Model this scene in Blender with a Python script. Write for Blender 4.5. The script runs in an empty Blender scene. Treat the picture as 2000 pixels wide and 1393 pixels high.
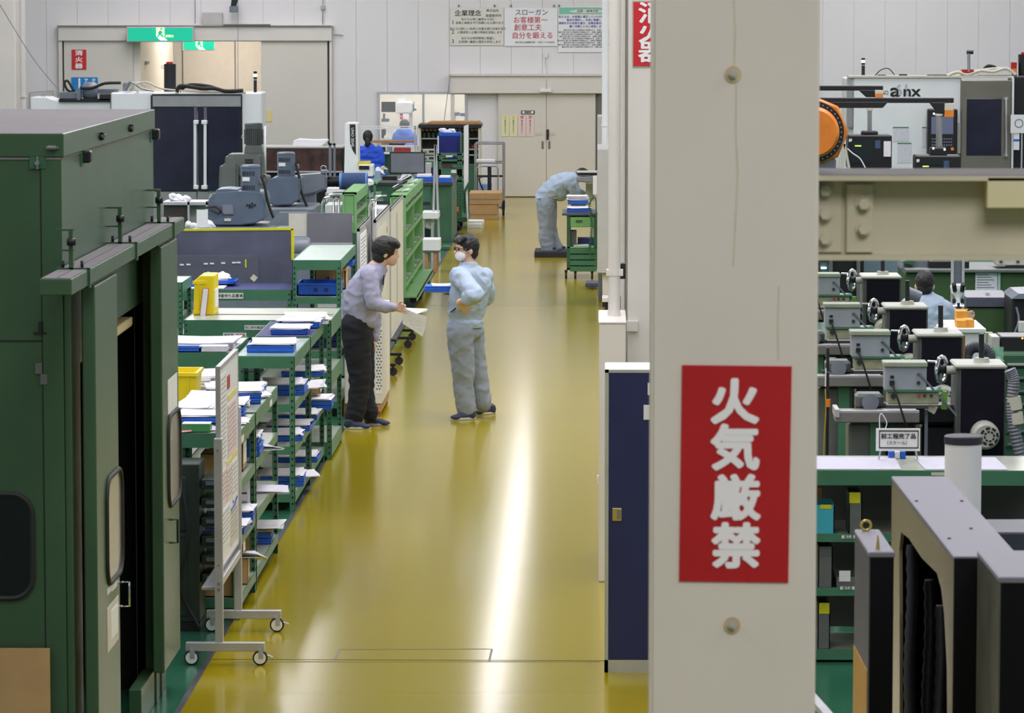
import bpy, bmesh, math, random
from math import sin, cos, pi, atan, tan, radians, sqrt
from mathutils import Vector, Matrix, noise, Euler
random.seed(7)
SC = bpy.context.scene
COL = SC.collection
# ------------------------------------------------------------------ camera
F, CX, CY, H = 7700.0, 1000.0, 696.5, 4.01
TH = atan(714.5 / F)
PSI = atan(171.0 / F * cos(TH))
FWD = Vector((-sin(PSI) * cos(TH), cos(PSI) * cos(TH), -sin(TH)))
RT = Vector((cos(PSI), sin(PSI), 0))
UP = RT.cross(FWD)
CAM = Vector((0, 0, H))
cd = bpy.data.cameras.new('camera'); cam = bpy.data.objects.new('camera', cd); COL.objects.link(cam)
cam.matrix_world = Matrix.Translation(CAM) @ Matrix((RT, UP, -FWD)).transposed().to_4x4()
cd.sensor_fit = 'HORIZONTAL'; cd.sensor_width = 36; cd.lens = F / 2000 * 36; cd.clip_start = .1; cd.clip_end = 300
cd.dof.use_dof = True; cd.dof.focus_distance = 37; cd.dof.aperture_fstop = 18
SC.camera = cam
# ------------------------------------------------------------------ world, exposure, lights
SC.view_settings.view_transform = 'Standard'; SC.view_settings.look = 'None'
SC.view_settings.gamma = 1; SC.view_settings.use_curve_mapping = False
SC.view_settings.exposure = 0.74
try: SC.cycles.use_denoising = True; SC.cycles.denoising_input_passes = 'RGB_ALBEDO'
except Exception: pass
SC.cycles.max_bounces = 6; SC.cycles.diffuse_bounces = 3; SC.cycles.glossy_bounces = 3; SC.cycles.transparent_max_bounces = 8
SC.cycles.sample_clamp_indirect = 6
SC.cycles.caustics_reflective = False; SC.cycles.caustics_refractive = False
w = bpy.data.worlds.new('world'); SC.world = w; w.use_nodes = True
w.node_tree.nodes['Background'].inputs[0].default_value = (.82, .88, 1, 1)
w.node_tree.nodes['Background'].inputs[1].default_value = .3
def lamp(name, x, y, z, sx, sy, power, col=(.988, .962, 1), rot=(0, 0, 0)):
    l = bpy.data.lights.new(name, 'AREA'); l.shape = 'RECTANGLE'; l.size = sx; l.size_y = sy
    l.energy = power; l.color = col
    o = bpy.data.objects.new(name, l); o.location = (x, y, z); o.rotation_euler = rot; COL.objects.link(o)
    return o
LZ = 5.0
for k, y in enumerate((49, 55, 61, 67, 73)):
    lamp('ceiling_or_fill_light', -1.38, y, LZ, .10, 4.6, 17)
for y, p in ((10, 210), (22, 170), (34, 300), (46, 370), (58, 400), (70, 330)):
    for x in (-7.0, 5.5):
        lamp('ceiling_or_fill_light', x, y, 7.6, 4, 9, p)
for y, p in ((16, 170), (25, 240), (37, 330)):  # overhead aisle lights; the nearest is added to brighten the booth side
    lamp('ceiling_or_fill_light', -.6, y, 7.6, 2.4, 7, p)
lamp('ceiling_or_fill_light', 1.6, 3.2, 7.4, 3, 4, 240)
# ------------------------------------------------------------------ helpers
def W(px, py, Y):
    d = FWD * F + RT * (px - CX) - UP * (py - CY)
    return CAM + d * (Y / d.y)
def G(px, py, z=0.0):
    d = FWD * F + RT * (px - CX) - UP * (py - CY)
    return CAM + d * ((z - H) / d.z)
def wx(px, Y, py=400): return W(px, py, Y).x
def wz(py, Y, px=1000): return W(px, py, Y).z
def lin(c):
    c = c / 255.0
    return c / 12.92 if c <= .04045 else ((c + .055) / 1.055) ** 2.4
MATS = {}
def pm(name, rgb, rough=.5, metal=0., var=.06, scale=6., bump=0., bscale=40., emit=0., alpha=1., coat=0., spec=.5):
    if name in MATS: return MATS[name]
    m = bpy.data.materials.new(name); m.use_nodes = True; nt = m.node_tree; b = nt.nodes['Principled BSDF']
    c = [lin(v) for v in rgb]
    tc = nt.nodes.new('ShaderNodeTexCoord')
    if var > 0:
        n = nt.nodes.new('ShaderNodeTexNoise'); n.inputs['Scale'].default_value = scale; n.inputs['Detail'].default_value = 4
        nt.links.new(tc.outputs['Object'], n.inputs['Vector'])
        r = nt.nodes.new('ShaderNodeValToRGB'); r.color_ramp.elements[0].position = .3; r.color_ramp.elements[1].position = .7
        r.color_ramp.elements[0].color = (*[v * (1 - var * 1.6) for v in c], 1)
        r.color_ramp.elements[1].color = (*[min(1, v * (1 + var)) for v in c], 1)
        nt.links.new(n.outputs['Fac'], r.inputs['Fac']); nt.links.new(r.outputs['Color'], b.inputs['Base Color'])
        mr = nt.nodes.new('ShaderNodeMapRange'); mr.inputs['To Min'].default_value = max(0, rough - .06); mr.inputs['To Max'].default_value = min(1, rough + .06)
        nt.links.new(n.outputs['Fac'], mr.inputs['Value']); nt.links.new(mr.outputs['Result'], b.inputs['Roughness'])
    else:
        b.inputs['Base Color'].default_value = (*c, 1); b.inputs['Roughness'].default_value = rough
    b.inputs['Metallic'].default_value = metal
    b.inputs['Specular IOR Level'].default_value = spec
    b.inputs['Coat Weight'].default_value = coat
    if bump > 0:
        n2 = nt.nodes.new('ShaderNodeTexNoise'); n2.inputs['Scale'].default_value = bscale; n2.inputs['Detail'].default_value = 3
        nt.links.new(tc.outputs['Object'], n2.inputs['Vector'])
        bp = nt.nodes.new('ShaderNodeBump'); bp.inputs['Strength'].default_value = bump; bp.inputs['Distance'].default_value = .01
        nt.links.new(n2.outputs['Fac'], bp.inputs['Height']); nt.links.new(bp.outputs['Normal'], b.inputs['Normal'])
    if emit > 0:
        b.inputs['Emission Color'].default_value = (*c, 1); b.inputs['Emission Strength'].default_value = emit
    if alpha < 1: b.inputs['Alpha'].default_value = alpha
    MATS[name] = m
    return m
class MB:
    def __init__(s): s.v = []; s.f = []; s.s = []
    def add(s, vs, fs, smooth=False):
        o = len(s.v); s.v += [Vector(p) for p in vs]; s.f += [[i + o for i in f] for f in fs]; s.s += [smooth] * len(fs); return s
    def box(s, x0, x1, y0, y1, z0, z1):
        if x0 > x1: x0, x1 = x1, x0
        if y0 > y1: y0, y1 = y1, y0
        if z0 > z1: z0, z1 = z1, z0
        return s.add([(x0,y0,z0),(x1,y0,z0),(x1,y1,z0),(x0,y1,z0),(x0,y0,z1),(x1,y0,z1),(x1,y1,z1),(x0,y1,z1)],
              [(0,3,2,1),(4,5,6,7),(0,1,5,4),(1,2,6,5),(2,3,7,6),(3,0,4,7)])
    def obox(s, c, sz, rot=(0,0,0)):
        R = Euler(rot).to_matrix(); c = Vector(c); o = len(s.v)
        t = MB().box(-sz[0]/2, sz[0]/2, -sz[1]/2, sz[1]/2, -sz[2]/2, sz[2]/2)
        return s.add([c + R @ p for p in t.v], t.f)
    def pbox(s, px0, px1, py0, py1, Y0, Y1):      # a box whose front face, at depth Y0, spans these image coordinates
        a = W(px0, (py0 + py1) / 2, Y0); b = W(px1, (py0 + py1) / 2, Y0)
        return s.box(a.x, b.x, Y0, Y1, W(px0, py1, Y0).z, W(px0, py0, Y0).z)
    def fbox(s, px0, px1, py0, Y0, Y1):           # the same, standing on the floor
        a = W(px0, py0, Y0); b = W(px1, py0, Y0)
        return s.box(a.x, b.x, Y0, Y1, 0, a.z)
    def bar(s, p0, p1, w, h=None):
        p0 = Vector(p0); p1 = Vector(p1); h = h or w; d = (p1 - p0).normalized()
        u = Vector((0,0,1)) if abs(d.z) < .9 else Vector((0,1,0))
        a = d.cross(u).normalized() * w / 2; b = a.cross(d).normalized() * h / 2
        vs = [p + sa * a + sb * b for p in (p0, p1) for sa, sb in ((-1,-1),(1,-1),(1,1),(-1,1))]
        return s.add(vs, [(0,1,2,3),(7,6,5,4),(0,4,5,1),(1,5,6,2),(2,6,7,3),(3,7,4,0)])
    def cyl(s, p0, p1, r0, r1=None, n=16, caps=True):
        p0 = Vector(p0); p1 = Vector(p1); r1 = r0 if r1 is None else r1; d = (p1 - p0).normalized()
        u = Vector((0,0,1)) if abs(d.z) < .9 else Vector((1,0,0))
        a = d.cross(u).normalized(); b = a.cross(d)
        vs = []
        for p, r in ((p0, r0), (p1, r1)):
            vs += [p + (a * cos(2*pi*i/n) + b * sin(2*pi*i/n)) * r for i in range(n)]
        s.add(vs, [(i, (i+1) % n, n + (i+1) % n, n + i) for i in range(n)], True)
        if caps:
            s.add(vs[:n], [tuple(reversed(range(n)))]); s.add(vs[n:], [tuple(range(n))])
        return s
    def tube(s, pts, r, n=8, sub=0):
        pts = [Vector(p) for p in pts]
        if sub:
            P = [pts[0]] + pts + [pts[-1]]; q = []
            for i in range(1, len(P) - 2):
                for k in range(sub):
                    t = k / sub; a, b, c, d = P[i-1], P[i], P[i+1], P[i+2]
                    q.append(.5 * ((2*b) + (c-a)*t + (2*a-5*b+4*c-d)*t*t + (3*b-a-3*c+d)*t*t*t))
            pts = q + [pts[-1]]
        N = len(pts); vs = []; pa = None
        for i, p in enumerate(pts):
            d = (pts[min(i+1, N-1)] - pts[max(i-1, 0)]).normalized()
            if pa is None:
                u = Vector((0,0,1)) if abs(d.z) < .9 else Vector((1,0,0)); a = d.cross(u).normalized()
            else: a = (pa - d * pa.dot(d)).normalized()
            pa = a; b = a.cross(d); rr = r[i] if isinstance(r, (list, tuple)) else r
            vs += [p + (a * cos(2*pi*k/n) + b * sin(2*pi*k/n)) * rr for k in range(n)]
        fs = [(j*n+k, j*n+(k+1) % n, (j+1)*n+(k+1) % n, (j+1)*n+k) for j in range(N-1) for k in range(n)]
        s.add(vs, fs, True)
        s.add(vs[:n], [tuple(reversed(range(n)))]); s.add(vs[-n:], [tuple(range(n))])
        return s
    def lathe(s, c, prof, axis='Z', n=24):
        c = Vector(c); vs = []
        for r, h in prof:
            for i in range(n):
                a = 2*pi*i/n
                vs.append(c + (Vector((r*cos(a), r*sin(a), h)) if axis == 'Z' else Vector((h, r*cos(a), r*sin(a))) if axis == 'X' else Vector((r*sin(a), h, r*cos(a)))))
        m = len(prof)
        s.add(vs, [(j*n+i, j*n+(i+1) % n, (j+1)*n+(i+1) % n, (j+1)*n+i) for j in range(m-1) for i in range(n)], True)
        s.add(vs[:n], [tuple(reversed(range(n)))]); s.add(vs[-n:], [tuple(range(n))])
        return s
    def torus(s, c, R, r, axis='Y', n=28, m=8, a0=0, a1=2*pi):
        c = Vector(c); pts = []
        full = abs(a1 - a0 - 2*pi) < 1e-6; N = n if full else n + 1; vs = []
        for i in range(N):
            a = a0 + (a1 - a0) * i / n
            for k in range(m):
                b = 2*pi*k/m; rr = R + r*cos(b); h = r*sin(b)
                v = {'Y': (rr*cos(a), h, rr*sin(a)), 'X': (h, rr*cos(a), rr*sin(a)), 'Z': (rr*cos(a), rr*sin(a), h)}[axis]
                vs.append(c + Vector(v))
        s.add(vs, [(i*m+k, i*m+(k+1) % m, ((i+1) % N)*m+(k+1) % m, ((i+1) % N)*m+k) for i in range(n) for k in range(m)], True)
        return s
    def ell(s, c, r, n=16, m=10, rot=None):
        c = Vector(c); R = Euler(rot).to_matrix() if rot else Matrix.Identity(3); vs = [c + R @ Vector((0, 0, -r[2]))]
        for j in range(1, m):
            t = -pi/2 + pi*j/m
            vs += [c + R @ Vector((r[0]*cos(t)*cos(2*pi*i/n), r[1]*cos(t)*sin(2*pi*i/n), r[2]*sin(t))) for i in range(n)]
        vs.append(c + R @ Vector((0, 0, r[2]))); L = len(vs) - 1
        fs = [(0, 1+(i+1) % n, 1+i) for i in range(n)] + [(1+j*n+i, 1+j*n+(i+1) % n, 1+(j+1)*n+(i+1) % n, 1+(j+1)*n+i) for j in range(m-2) for i in range(n)]
        fs += [(L, 1+(m-2)*n+i, 1+(m-2)*n+(i+1) % n) for i in range(n)]
        return s.add(vs, fs, True)
    def prism(s, pts, axis, a, b):               # polygon extruded along an axis; pts are the other two coordinates in order
        def mk(p, h):
            return {'X': (h, p[0], p[1]), 'Y': (p[0], h, p[1]), 'Z': (p[0], p[1], h)}[axis]
        n = len(pts); vs = [mk(p, a) for p in pts] + [mk(p, b) for p in pts]
        return s.add(vs, [tuple(range(n)), tuple(reversed(range(n, 2*n)))] + [(i, n+i, n+(i+1) % n, (i+1) % n) for i in range(n)])
    def sheet(s, c, w, d, rz=0, curl=.0, t=.0015, n=4):   # a sheet of paper lying flat, slightly curled
        c = Vector(c); R = Matrix.Rotation(rz, 3, 'Z'); top = []
        for j in range(n+1):
            for i in range(n+1):
                u = i/n - .5; v = j/n - .5
                top.append(c + R @ Vector((u*w, v*d, curl*((u*2)**2 * .6 + (v*2)**3 * .4) + .5*t)))
        bot = [p - Vector((0,0,t)) for p in top]; N = n+1; fs = []
        for j in range(n):
            for i in range(n):
                q = (j*N+i, j*N+i+1, (j+1)*N+i+1, (j+1)*N+i); fs.append(q); fs.append(tuple(k+N*N for k in reversed(q)))
        ring = [i for i in range(N)] + [j*N+n for j in range(1, N)] + [n*N+i for i in range(n-1, -1, -1)] + [j*N for j in range(n-1, 0, -1)]
        for a, b in zip(ring, ring[1:] + ring[:1]): fs.append((a, a+N*N, b+N*N, b))
        return s.add(top + bot, fs)
    def mesh(s, name, bevel=0, off=Vector((0,0,0)), seg=1):
        me = bpy.data.meshes.new(name)
        me.from_pydata([p - off for p in s.v], [], s.f); me.polygons.foreach_set('use_smooth', s.s)
        bm = bmesh.new(); bm.from_mesh(me)
        if any(s.s): bmesh.ops.remove_doubles(bm, verts=bm.verts, dist=1e-5)
        bmesh.ops.recalc_face_normals(bm, faces=bm.faces)
        if bevel:
            es = [e for e in bm.edges if len(e.link_faces) == 2 and e.calc_face_angle(0) > .6 and not (e.link_faces[0].smooth and e.link_faces[1].smooth)]
            if es: bmesh.ops.bevel(bm, geom=es, offset=bevel, segments=seg, affect='EDGES', clamp_overlap=True)
        for e in bm.edges:
            if len(e.link_faces) == 2 and e.calc_face_angle(0) > .7: e.smooth = False
        bm.to_mesh(me); bm.free(); me.update()
        return me
def origin(o):
    v = Vector((0,0,0))
    while o: v = v + Vector(o.location); o = o.parent
    return v
def tag(o, label=None, cat=None, group=None, kind=None):
    if label: o['label'] = label
    if cat: o['category'] = cat
    if group: o['group'] = group
    if kind: o['kind'] = kind
    return o
def thing(name, label, cat, loc, group=None):
    o = bpy.data.objects.new(name, None); o.empty_display_size = .1; COL.objects.link(o); o.location = loc
    return tag(o, label, cat, group)
def part(mb, name, mat, parent=None, bevel=0, label=None, kind=None, seg=1):
    off = origin(parent) if parent else Vector((0,0,0))
    me = mb.mesh(name, bevel, off, seg); me.materials.append(mat)
    o = bpy.data.objects.new(name, me); COL.objects.link(o)
    if parent: o.parent = parent
    if label: o['label'] = label
    if kind: o['kind'] = kind
    return o
def solo(mb, name, mat, label, cat, group=None, bevel=0, kind=None, seg=1):   # a thing that is one mesh, its origin at its base
    xs = [p.x for p in mb.v]; ys = [p.y for p in mb.v]; zs = [p.z for p in mb.v]
    loc = Vector(((min(xs)+max(xs))/2, (min(ys)+max(ys))/2, min(zs)))
    me = mb.mesh(name, bevel, loc, seg); me.materials.append(mat)
    o = bpy.data.objects.new(name, me); COL.objects.link(o); o.location = loc
    return tag(o, label, cat, group, kind)
def struct(mb, name, mat, parent=None, bevel=0):
    o = part(mb, name, mat, parent, bevel)
    if not parent: o['kind'] = 'structure'
    return o
def copytree(o, parent=None):
    c = o.copy(); COL.objects.link(c)
    if parent: c.parent = parent
    for ch in o.children: copytree(ch, c)
    return c
def txt(s, size, c, mat, parent, name='lettering', ax='front', bold=0., rot=0., sx=1., label=None, depth=.001):
    """flat lettering: centre c, facing the camera side (-Y), the aisle (+X) or the other way"""
    cu = bpy.data.curves.new('t', 'FONT'); cu.body = s; cu.size = size; cu.align_x = 'CENTER'; cu.align_y = 'CENTER'
    cu.extrude = depth; cu.resolution_u = 3
    o = bpy.data.objects.new('t', cu); COL.objects.link(o)
    dg = bpy.context.evaluated_depsgraph_get(); dg.update()
    me = bpy.data.meshes.new_from_object(o.evaluated_get(dg)); bpy.data.objects.remove(o)
    if bold:                                  # heavier strokes: the glyph repeated round a small circle
        bm = bmesh.new()
        for k in range(10):
            m2 = me.copy(); m2.transform(Matrix.Translation((bold * cos(k*pi/5), bold * sin(k*pi/5), k * 2e-5))); bm.from_mesh(m2)
            bpy.data.meshes.remove(m2)
        bm.from_mesh(me); bm.to_mesh(me); bm.free()
    M4 = Matrix.Rotation(rot, 4, 'Z') @ Matrix.Diagonal((sx, 1, 1, 1))
    R = {'front': Matrix.Rotation(pi/2, 4, 'X'), 'aisle': Matrix.Rotation(pi/2, 4, 'Z') @ Matrix.Rotation(pi/2, 4, 'X'), 'up': Matrix.Identity(4)}[ax]
    off = origin(parent) if parent else Vector((0,0,0))
    me.transform(Matrix.Translation(Vector(c) - off) @ R @ M4); me.materials.clear(); me.materials.append(mat)
    o = bpy.data.objects.new(name, me); COL.objects.link(o); o.parent = parent
    if label: o['label'] = label
    return o
# ------------------------------------------------------------------ materials
m_wall = pm('white_wall_paint', (226, 224, 226), .6, var=.015, scale=.7, bump=.05, bscale=3)
m_cream = pm('cream_paint', (220, 215, 209), .42, var=.03, scale=1.2)
m_creamdoor = pm('cream_door_paint', (214, 209, 200), .45, var=.02, scale=.8)
m_groove = pm('dark_joint', (120, 118, 116), .8, var=0)
m_white = pm('white_enamel', (232, 234, 238), .35, var=.02, scale=2)
m_black = pm('black_plastic', (24, 25, 30), .4, var=.1)
m_blackmetal = pm('black_metal', (20, 21, 28), .45, .2, var=.12, scale=9)
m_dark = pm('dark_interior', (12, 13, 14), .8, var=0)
m_steel = pm('brushed_steel', (165, 166, 170), .32, .85, var=.06, scale=4)
m_chrome = pm('chrome', (220, 222, 226), .12, 1., var=0)
m_alu = pm('aluminium', (190, 190, 196), .38, .6, var=.04)
m_glassdk = pm('dark_window_glass', (28, 28, 54), .12, 0, var=.2, scale=2, spec=.6)
m_booth = pm('booth_green_paint', (56, 86, 60), .34, var=.09, scale=1.6, bump=.06, bscale=5)
m_boothtop = pm('dusty_grey_roof', (112, 108, 112), .8, var=.06, scale=2)
m_green = pm('shelf_green_paint', (66, 118, 90), .38, var=.07, scale=4)
m_ltgreen = pm('light_green_paint', (118, 172, 108), .45, var=.07, scale=4)
m_dkgreen = pm('machine_dark_green', (48, 92, 66), .45, var=.1, scale=4)
m_deck = pm('worn_shelf_top', (160, 166, 152), .3, .1, var=.1, scale=3)
m_paper = pm('white_paper', (236, 235, 240), .75, var=.015)
m_paper2 = pm('printed_paper', (214, 213, 224), .75, var=.05, scale=30)
m_blue = pm('blue_plastic_tray', (34, 98, 206), .4, var=.06, scale=8)
m_dkblue = pm('navy_mat', (34, 38, 100), .6, var=.08)
m_yellow = pm('yellow_plastic_bin', (238, 214, 20), .38, var=.03)
m_cardb = pm('cardboard', (176, 142, 98), .8, var=.07, scale=6)
m_rubber = pm('black_rubber', (26, 26, 28), .7, var=.05)
m_grey = pm('machine_grey_paint', (112, 120, 132), .4, var=.08, scale=5)
m_bluegrey = pm('motor_blue_grey_paint', (88, 102, 120), .42, var=.08, scale=6)
m_olgrey = pm('old_machine_grey', (92, 98, 96), .5, var=.12, scale=5)
m_beige = pm('instrument_beige', (176, 178, 168), .5, var=.06)
m_red = pm('red_sign_paint', (178, 8, 22), .45, var=.03)
m_signwhite = pm('white_lettering', (240, 238, 240), .6, var=0)
m_ink = pm('black_ink', (30, 30, 36), .7, var=0)
m_inkblue = pm('blue_ink', (60, 70, 160), .7, var=0)
m_inkred = pm('red_ink', (190, 70, 80), .7, var=0)
m_tape = pm('yellow_tape', (205, 200, 10), .5, var=.04)
m_labelw = pm('white_label', (228, 228, 226), .6, var=.02)
m_wood = pm('plain_wood', (176, 132, 84), .6, var=.1, scale=10)
m_orange = pm('orange_machine_paint', (226, 128, 38), .38, var=.05)
# ================================================================== the setting
YB = 77.0                                   # the back wall
XL, XR, ZC = -12.0, 12.0, 8.2
def floor_mat():
    m = bpy.data.materials.new('yellow_epoxy_floor'); m.use_nodes = True; nt = m.node_tree; b = nt.nodes['Principled BSDF']
    tc = nt.nodes.new('ShaderNodeTexCoord')
    b.inputs['Base Color'].default_value = (lin(155), lin(138), lin(4), 1)
    b.inputs['Roughness'].default_value = .15
    return m
m_floor = floor_mat()
m_gfloor = pm('green_epoxy_floor', (40, 98, 74), .2, var=.1, scale=1.2, bump=.08, bscale=5)
fl = struct(MB().box(XL, XR, -4, 84, -.2, -.01), 'floor', m_gfloor)
# the yellow aisle laid on the green floor: it is built up of slabs between the casting joints
XA = -2.33
cuts = [-4]
for py in (1290, 597, 466): cuts.append(G(900, py).y)
cuts.append(YB)
for a, b in zip(cuts, cuts[1:]):
    struct(MB().box(XA, .95, a + .012, b - .012, -.01, 0), 'floor_slab', m_floor, fl)
# bright green floor lanes
struct(MB().box(.95, XR, -4, YB, -.01, 0), 'green_lane', m_gfloor, fl)
struct(MB().box(XL, XA - .035, -4, YB, -.01, 0), 'green_lane', m_gfloor, fl)
m_line = pm('dark_border_line', (38, 42, 52), .5, var=.05)
struct(MB().box(XA - .035, XA, -4, YB, -.01, .001), 'border_line', m_line, fl)
# steel pit covers in the aisle near the whiteboard
jm = MB()
def jl(p, q, w=.012):
    a = G(*p); b = G(*q); jm.bar((a.x, a.y, .001), (b.x, b.y, .001), w, .002)
jl((440, 1293), (652, 1293)); jl((652, 1293), (663, 1269)); jl((663, 1269), (958, 1268), .007); jl((955, 1293), (961, 1268)); jl((652, 1293), (1172, 1293), .006)
struct(jm, 'pit_cover_joint', m_groove, fl)
struct(MB().box(XL, XR, -4, 84, ZC, ZC + .2), 'ceiling', pm('ceiling_panel', (205, 205, 205), .7, var=.02))
struct(MB().box(XL - .2, XL, -4, 84, -.2, ZC), 'wall_left', m_wall)
struct(MB().box(XR, XR + .2, -4, 84, -.2, ZC), 'wall_right', m_wall)
struct(MB().box(XL, XR, -4.2, -4, -.2, ZC), 'wall_front', m_wall)
struct(MB().box(XL, XR, 84, 84.2, -.2, ZC), 'wall_outer', pm('warm_corridor_wall', (244, 234, 222), .6, var=.02))
# ---- back wall: steel panels with joints, cut round the openings
X = lambda px, py=300: W(px, py, YB).x
Z = lambda py, px=700: W(px, py, YB).z
ops = [(X(118), X(650), 0, Z(51)), (X(741), X(911), 1.0, Z(182)), (X(882), X(1172), 0, Z(146))]
opn = [(X(262), X(512), 0, Z(81)), (X(741), X(911), 1.0, Z(182))]
bw = MB()                                   # the core of the wall behind the panels, with the two open holes
xs = sorted([XL, XR] + [v for o in opn for v in o[:2]])
for a, b in zip(xs, xs[1:]):
    cut = [o for o in opn if o[0] <= (a+b)/2 <= o[1]]
    if not cut: bw.box(a, b, YB, YB + .12, 0, ZC)
    else:
        o = cut[0]; bw.box(a, b, YB, YB + .12, o[3], ZC)
        if o[2] > 0: bw.box(a, b, YB, YB + .12, 0, o[2])
wb = struct(bw, 'wall_back', m_wall)
x = XL
while x < XR:
    x1 = x + .605; segs = sorted({x, x1} | {v for o in ops for v in o[:2] if x < v < x1})
    for a, b in zip(segs, segs[1:]):
        cut = sorted((o[2], o[3]) for o in ops if o[0] - 1e-6 <= (a+b)/2 <= o[1] + 1e-6)
        z = 0.0; spans = []
        for c0, c1 in cut:
            if c0 > z: spans.append((z, c0))
            z = max(z, c1)
        spans.append((z, ZC))
        for z0, z1 in spans:
            if z1 - z0 > .05 and b - a > .03:
                struct(MB().box(a + (.003 if a == x else 0), b - (.003 if b == x1 else 0), YB - .014, YB, z0, z1), 'wall_panel', m_wall, wb)
    x = x1
# ---- the wide sliding door at the left (open in the middle)
m_dgap = pm('dark_gap', (74, 70, 66), .7, var=0)
d1 = struct(MB().box(X(118), X(650), YB - .16, YB, Z(80), Z(52)), 'door_1', m_cream, None, .01)
struct(MB().box(X(117), X(652), YB - .2, YB, Z(52), Z(49)), 'rail_cover', m_creamdoor, d1)
for a, b in ((118, 125), (645, 650)): struct(MB().box(X(a), X(b), YB - .12, YB, 0, Z(80)), 'jamb', m_cream, d1)
for a, b in ((125, 128), (641, 645)): struct(MB().box(X(a), X(b), YB - .05, YB, 0, Z(80)), 'dark_gap', m_dgap, d1)
for a, b in ((128, 262), (512, 641)): struct(MB().box(X(a), X(b), YB - .09, YB - .03, 0, Z(80)), 'door_leaf', m_creamdoor, d1, .006)
struct(MB().box(X(117), X(650), YB - .21, YB - .2, Z(51.2), Z(49.8)), 'rail_slot', m_groove, d1)
# ---- corridor behind it
cw = struct(MB().box(X(262), X(275), YB + .12, YB + 6, 0, 4.2).box(X(512), X(520), YB + .12, YB + 6, 0, 4.2).box(X(262), X(520), YB + .12, YB + 6, 4.2, 4.4), 'trim_1', pm('corridor_paint', (244, 236, 224), .6, var=.02))
lamp('corridor_light', X(390), YB + 4.2, 4.1, 1.6, 2.4, 58, (1, .95, .90))
pmb = MB()
for px in (285, 396, 462): pmb.box(X(px) - .006, X(px) + .006, 83.97, 84, 0, 5)
struct(pmb, 'wall_joint', m_groove, bpy.data.objects['wall_outer'])
cp = thing('drain_pipe', 'cream drain pipe with side branch inside the open corridor doorway', 'pipe', (wx(276, 78), 78, 0))
part(MB().cyl((wx(283, 78), 78, 0), (wx(283, 78), 78, 4.1), .045, n=14), 'pipe', m_cream, cp)
part(MB().prism([(wx(264, 78), wz(60, 78)), (wx(282, 78), wz(60, 78)), (wx(280, 78), wz(110, 78)), (wx(271, 78), wz(112, 78))], 'Y', 77.8, 78.1), 'hopper', m_cream, cp)
part(MB().pbox(264, 288, 120, 126, 77.8, 78.2), 'bracket', m_beige, cp)
# ---- sliding double door in the middle
d2 = struct(MB().box(X(881), X(1176), YB - .24, YB, Z(182), Z(148)), 'door_2', m_cream, None, .01)
struct(MB().box(X(879), X(1176), YB - .28, YB, Z(148), Z(144)), 'rail_cover', m_creamdoor, d2)
struct(MB().box(X(881), X(888), YB - .2, YB - .05, 0, Z(182)), 'jamb', m_cream, d2)
struct(MB().box(X(912), X(973), YB - .04, YB, 0, Z(182)), 'side_panel', m_wall, d2)
struct(MB().box(X(1163), X(1176), YB - .05, YB, 0, Z(182)), 'side_panel', m_groove, d2)
for a, b, hx in ((973, 1067, 1060), (1067.6, 1163, 1073)):
    lf = struct(MB().box(X(a), X(b), YB - .14, YB - .06, 0.01, Z(182)), 'door_leaf', m_creamdoor, d2, .008)
    struct(MB().box(X(hx - 2), X(hx + 2), YB - .15, YB - .135, Z(290), Z(275)), 'recessed_pull', m_groove, lf, .004)
lk = MB().box(X(1068), X(1072), YB - .17, YB - .13, Z(272), Z(252))
struct(lk, 'lock_plate', m_blackmetal, d2, .004)
struct(MB().box(X(1055), X(1077), YB - .3, YB - .24, Z(179), Z(173)), 'motion_sensor', m_white, d2, .006)
# ---- the observation window and the measuring room behind it
w1 = MB()
for a, b, c, e in ((738, 742, 180, 320), (825, 829, 182, 320), (908, 913, 182, 320)): w1.box(X(a), X(b), YB - .06, YB + .06, Z(e), Z(c))
w1.box(X(738), X(913), YB - .07, YB + .06, Z(184), Z(179))
wf = struct(w1, 'window_1', m_alu)
m_glass = pm('window_glass', (230, 235, 240), .03, var=0, alpha=.12)
for a, b in ((742, 825), (829, 908)): struct(MB().box(X(a), X(b), YB + .01, YB + .02, 1.0, Z(184)), 'pane', m_glass, wf)
m_lab = pm('measuring_room_wall', (240, 236, 228), .6, var=.01)
struct(MB().box(X(700), X(960), 81.5, 81.6, 0, 4).box(X(700), X(701), YB + .12, 81.5, 0, 4).box(X(959), X(960), YB + .12, 81.5, 0, 4).box(X(700), X(960), YB + .12, 81.6, 4, 4.1), 'trim_2', m_lab)
lamp('measuring_room_light', X(825), YB + 2.2, 3.9, 1.6, 2.6, 62, (1, .98, .95))
# ================================================================== near pillar, beam, column, cabinets on the right
YP = 9.0
p = thing('steel_pillar', 'broad cream steel pillar standing right in front carrying the vertical red sign', 'pillar', (wx(1435, YP), YP, 0))
xa, xb = wx(1272.5, YP, 700), wx(1597, YP, 700)
m_pillar = pm('aged_cream_pillar_paint', (218, 212, 201), .42, var=.035, scale=1.6, bump=.04, bscale=7)
part(MB().box(xa, xb, YP, YP + .38, 0, ZC - .01), 'column', m_pillar, p, .006, seg=2)
m_rust = pm('rust_trace', (196, 176, 140), .6, var=.1, scale=20)
for q in ((1432, 145), (1430, 1221)):
    c = W(q[0], q[1], YP)
    part(MB().cyl((c.x, YP - .004, c.z), (c.x, YP, c.z), .019, n=24), 'washer', m_rust, p)
    part(MB().cyl((c.x, YP - .012, c.z), (c.x, YP - .003, c.z), .011, n=6).cyl((c.x, YP - .018, c.z), (c.x, YP - .012, c.z), .005, n=10), 'bolt', m_beige, p)
m_streak = pm('faint_rust_streak', (202, 188, 162), .5, var=.1, scale=12)
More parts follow.
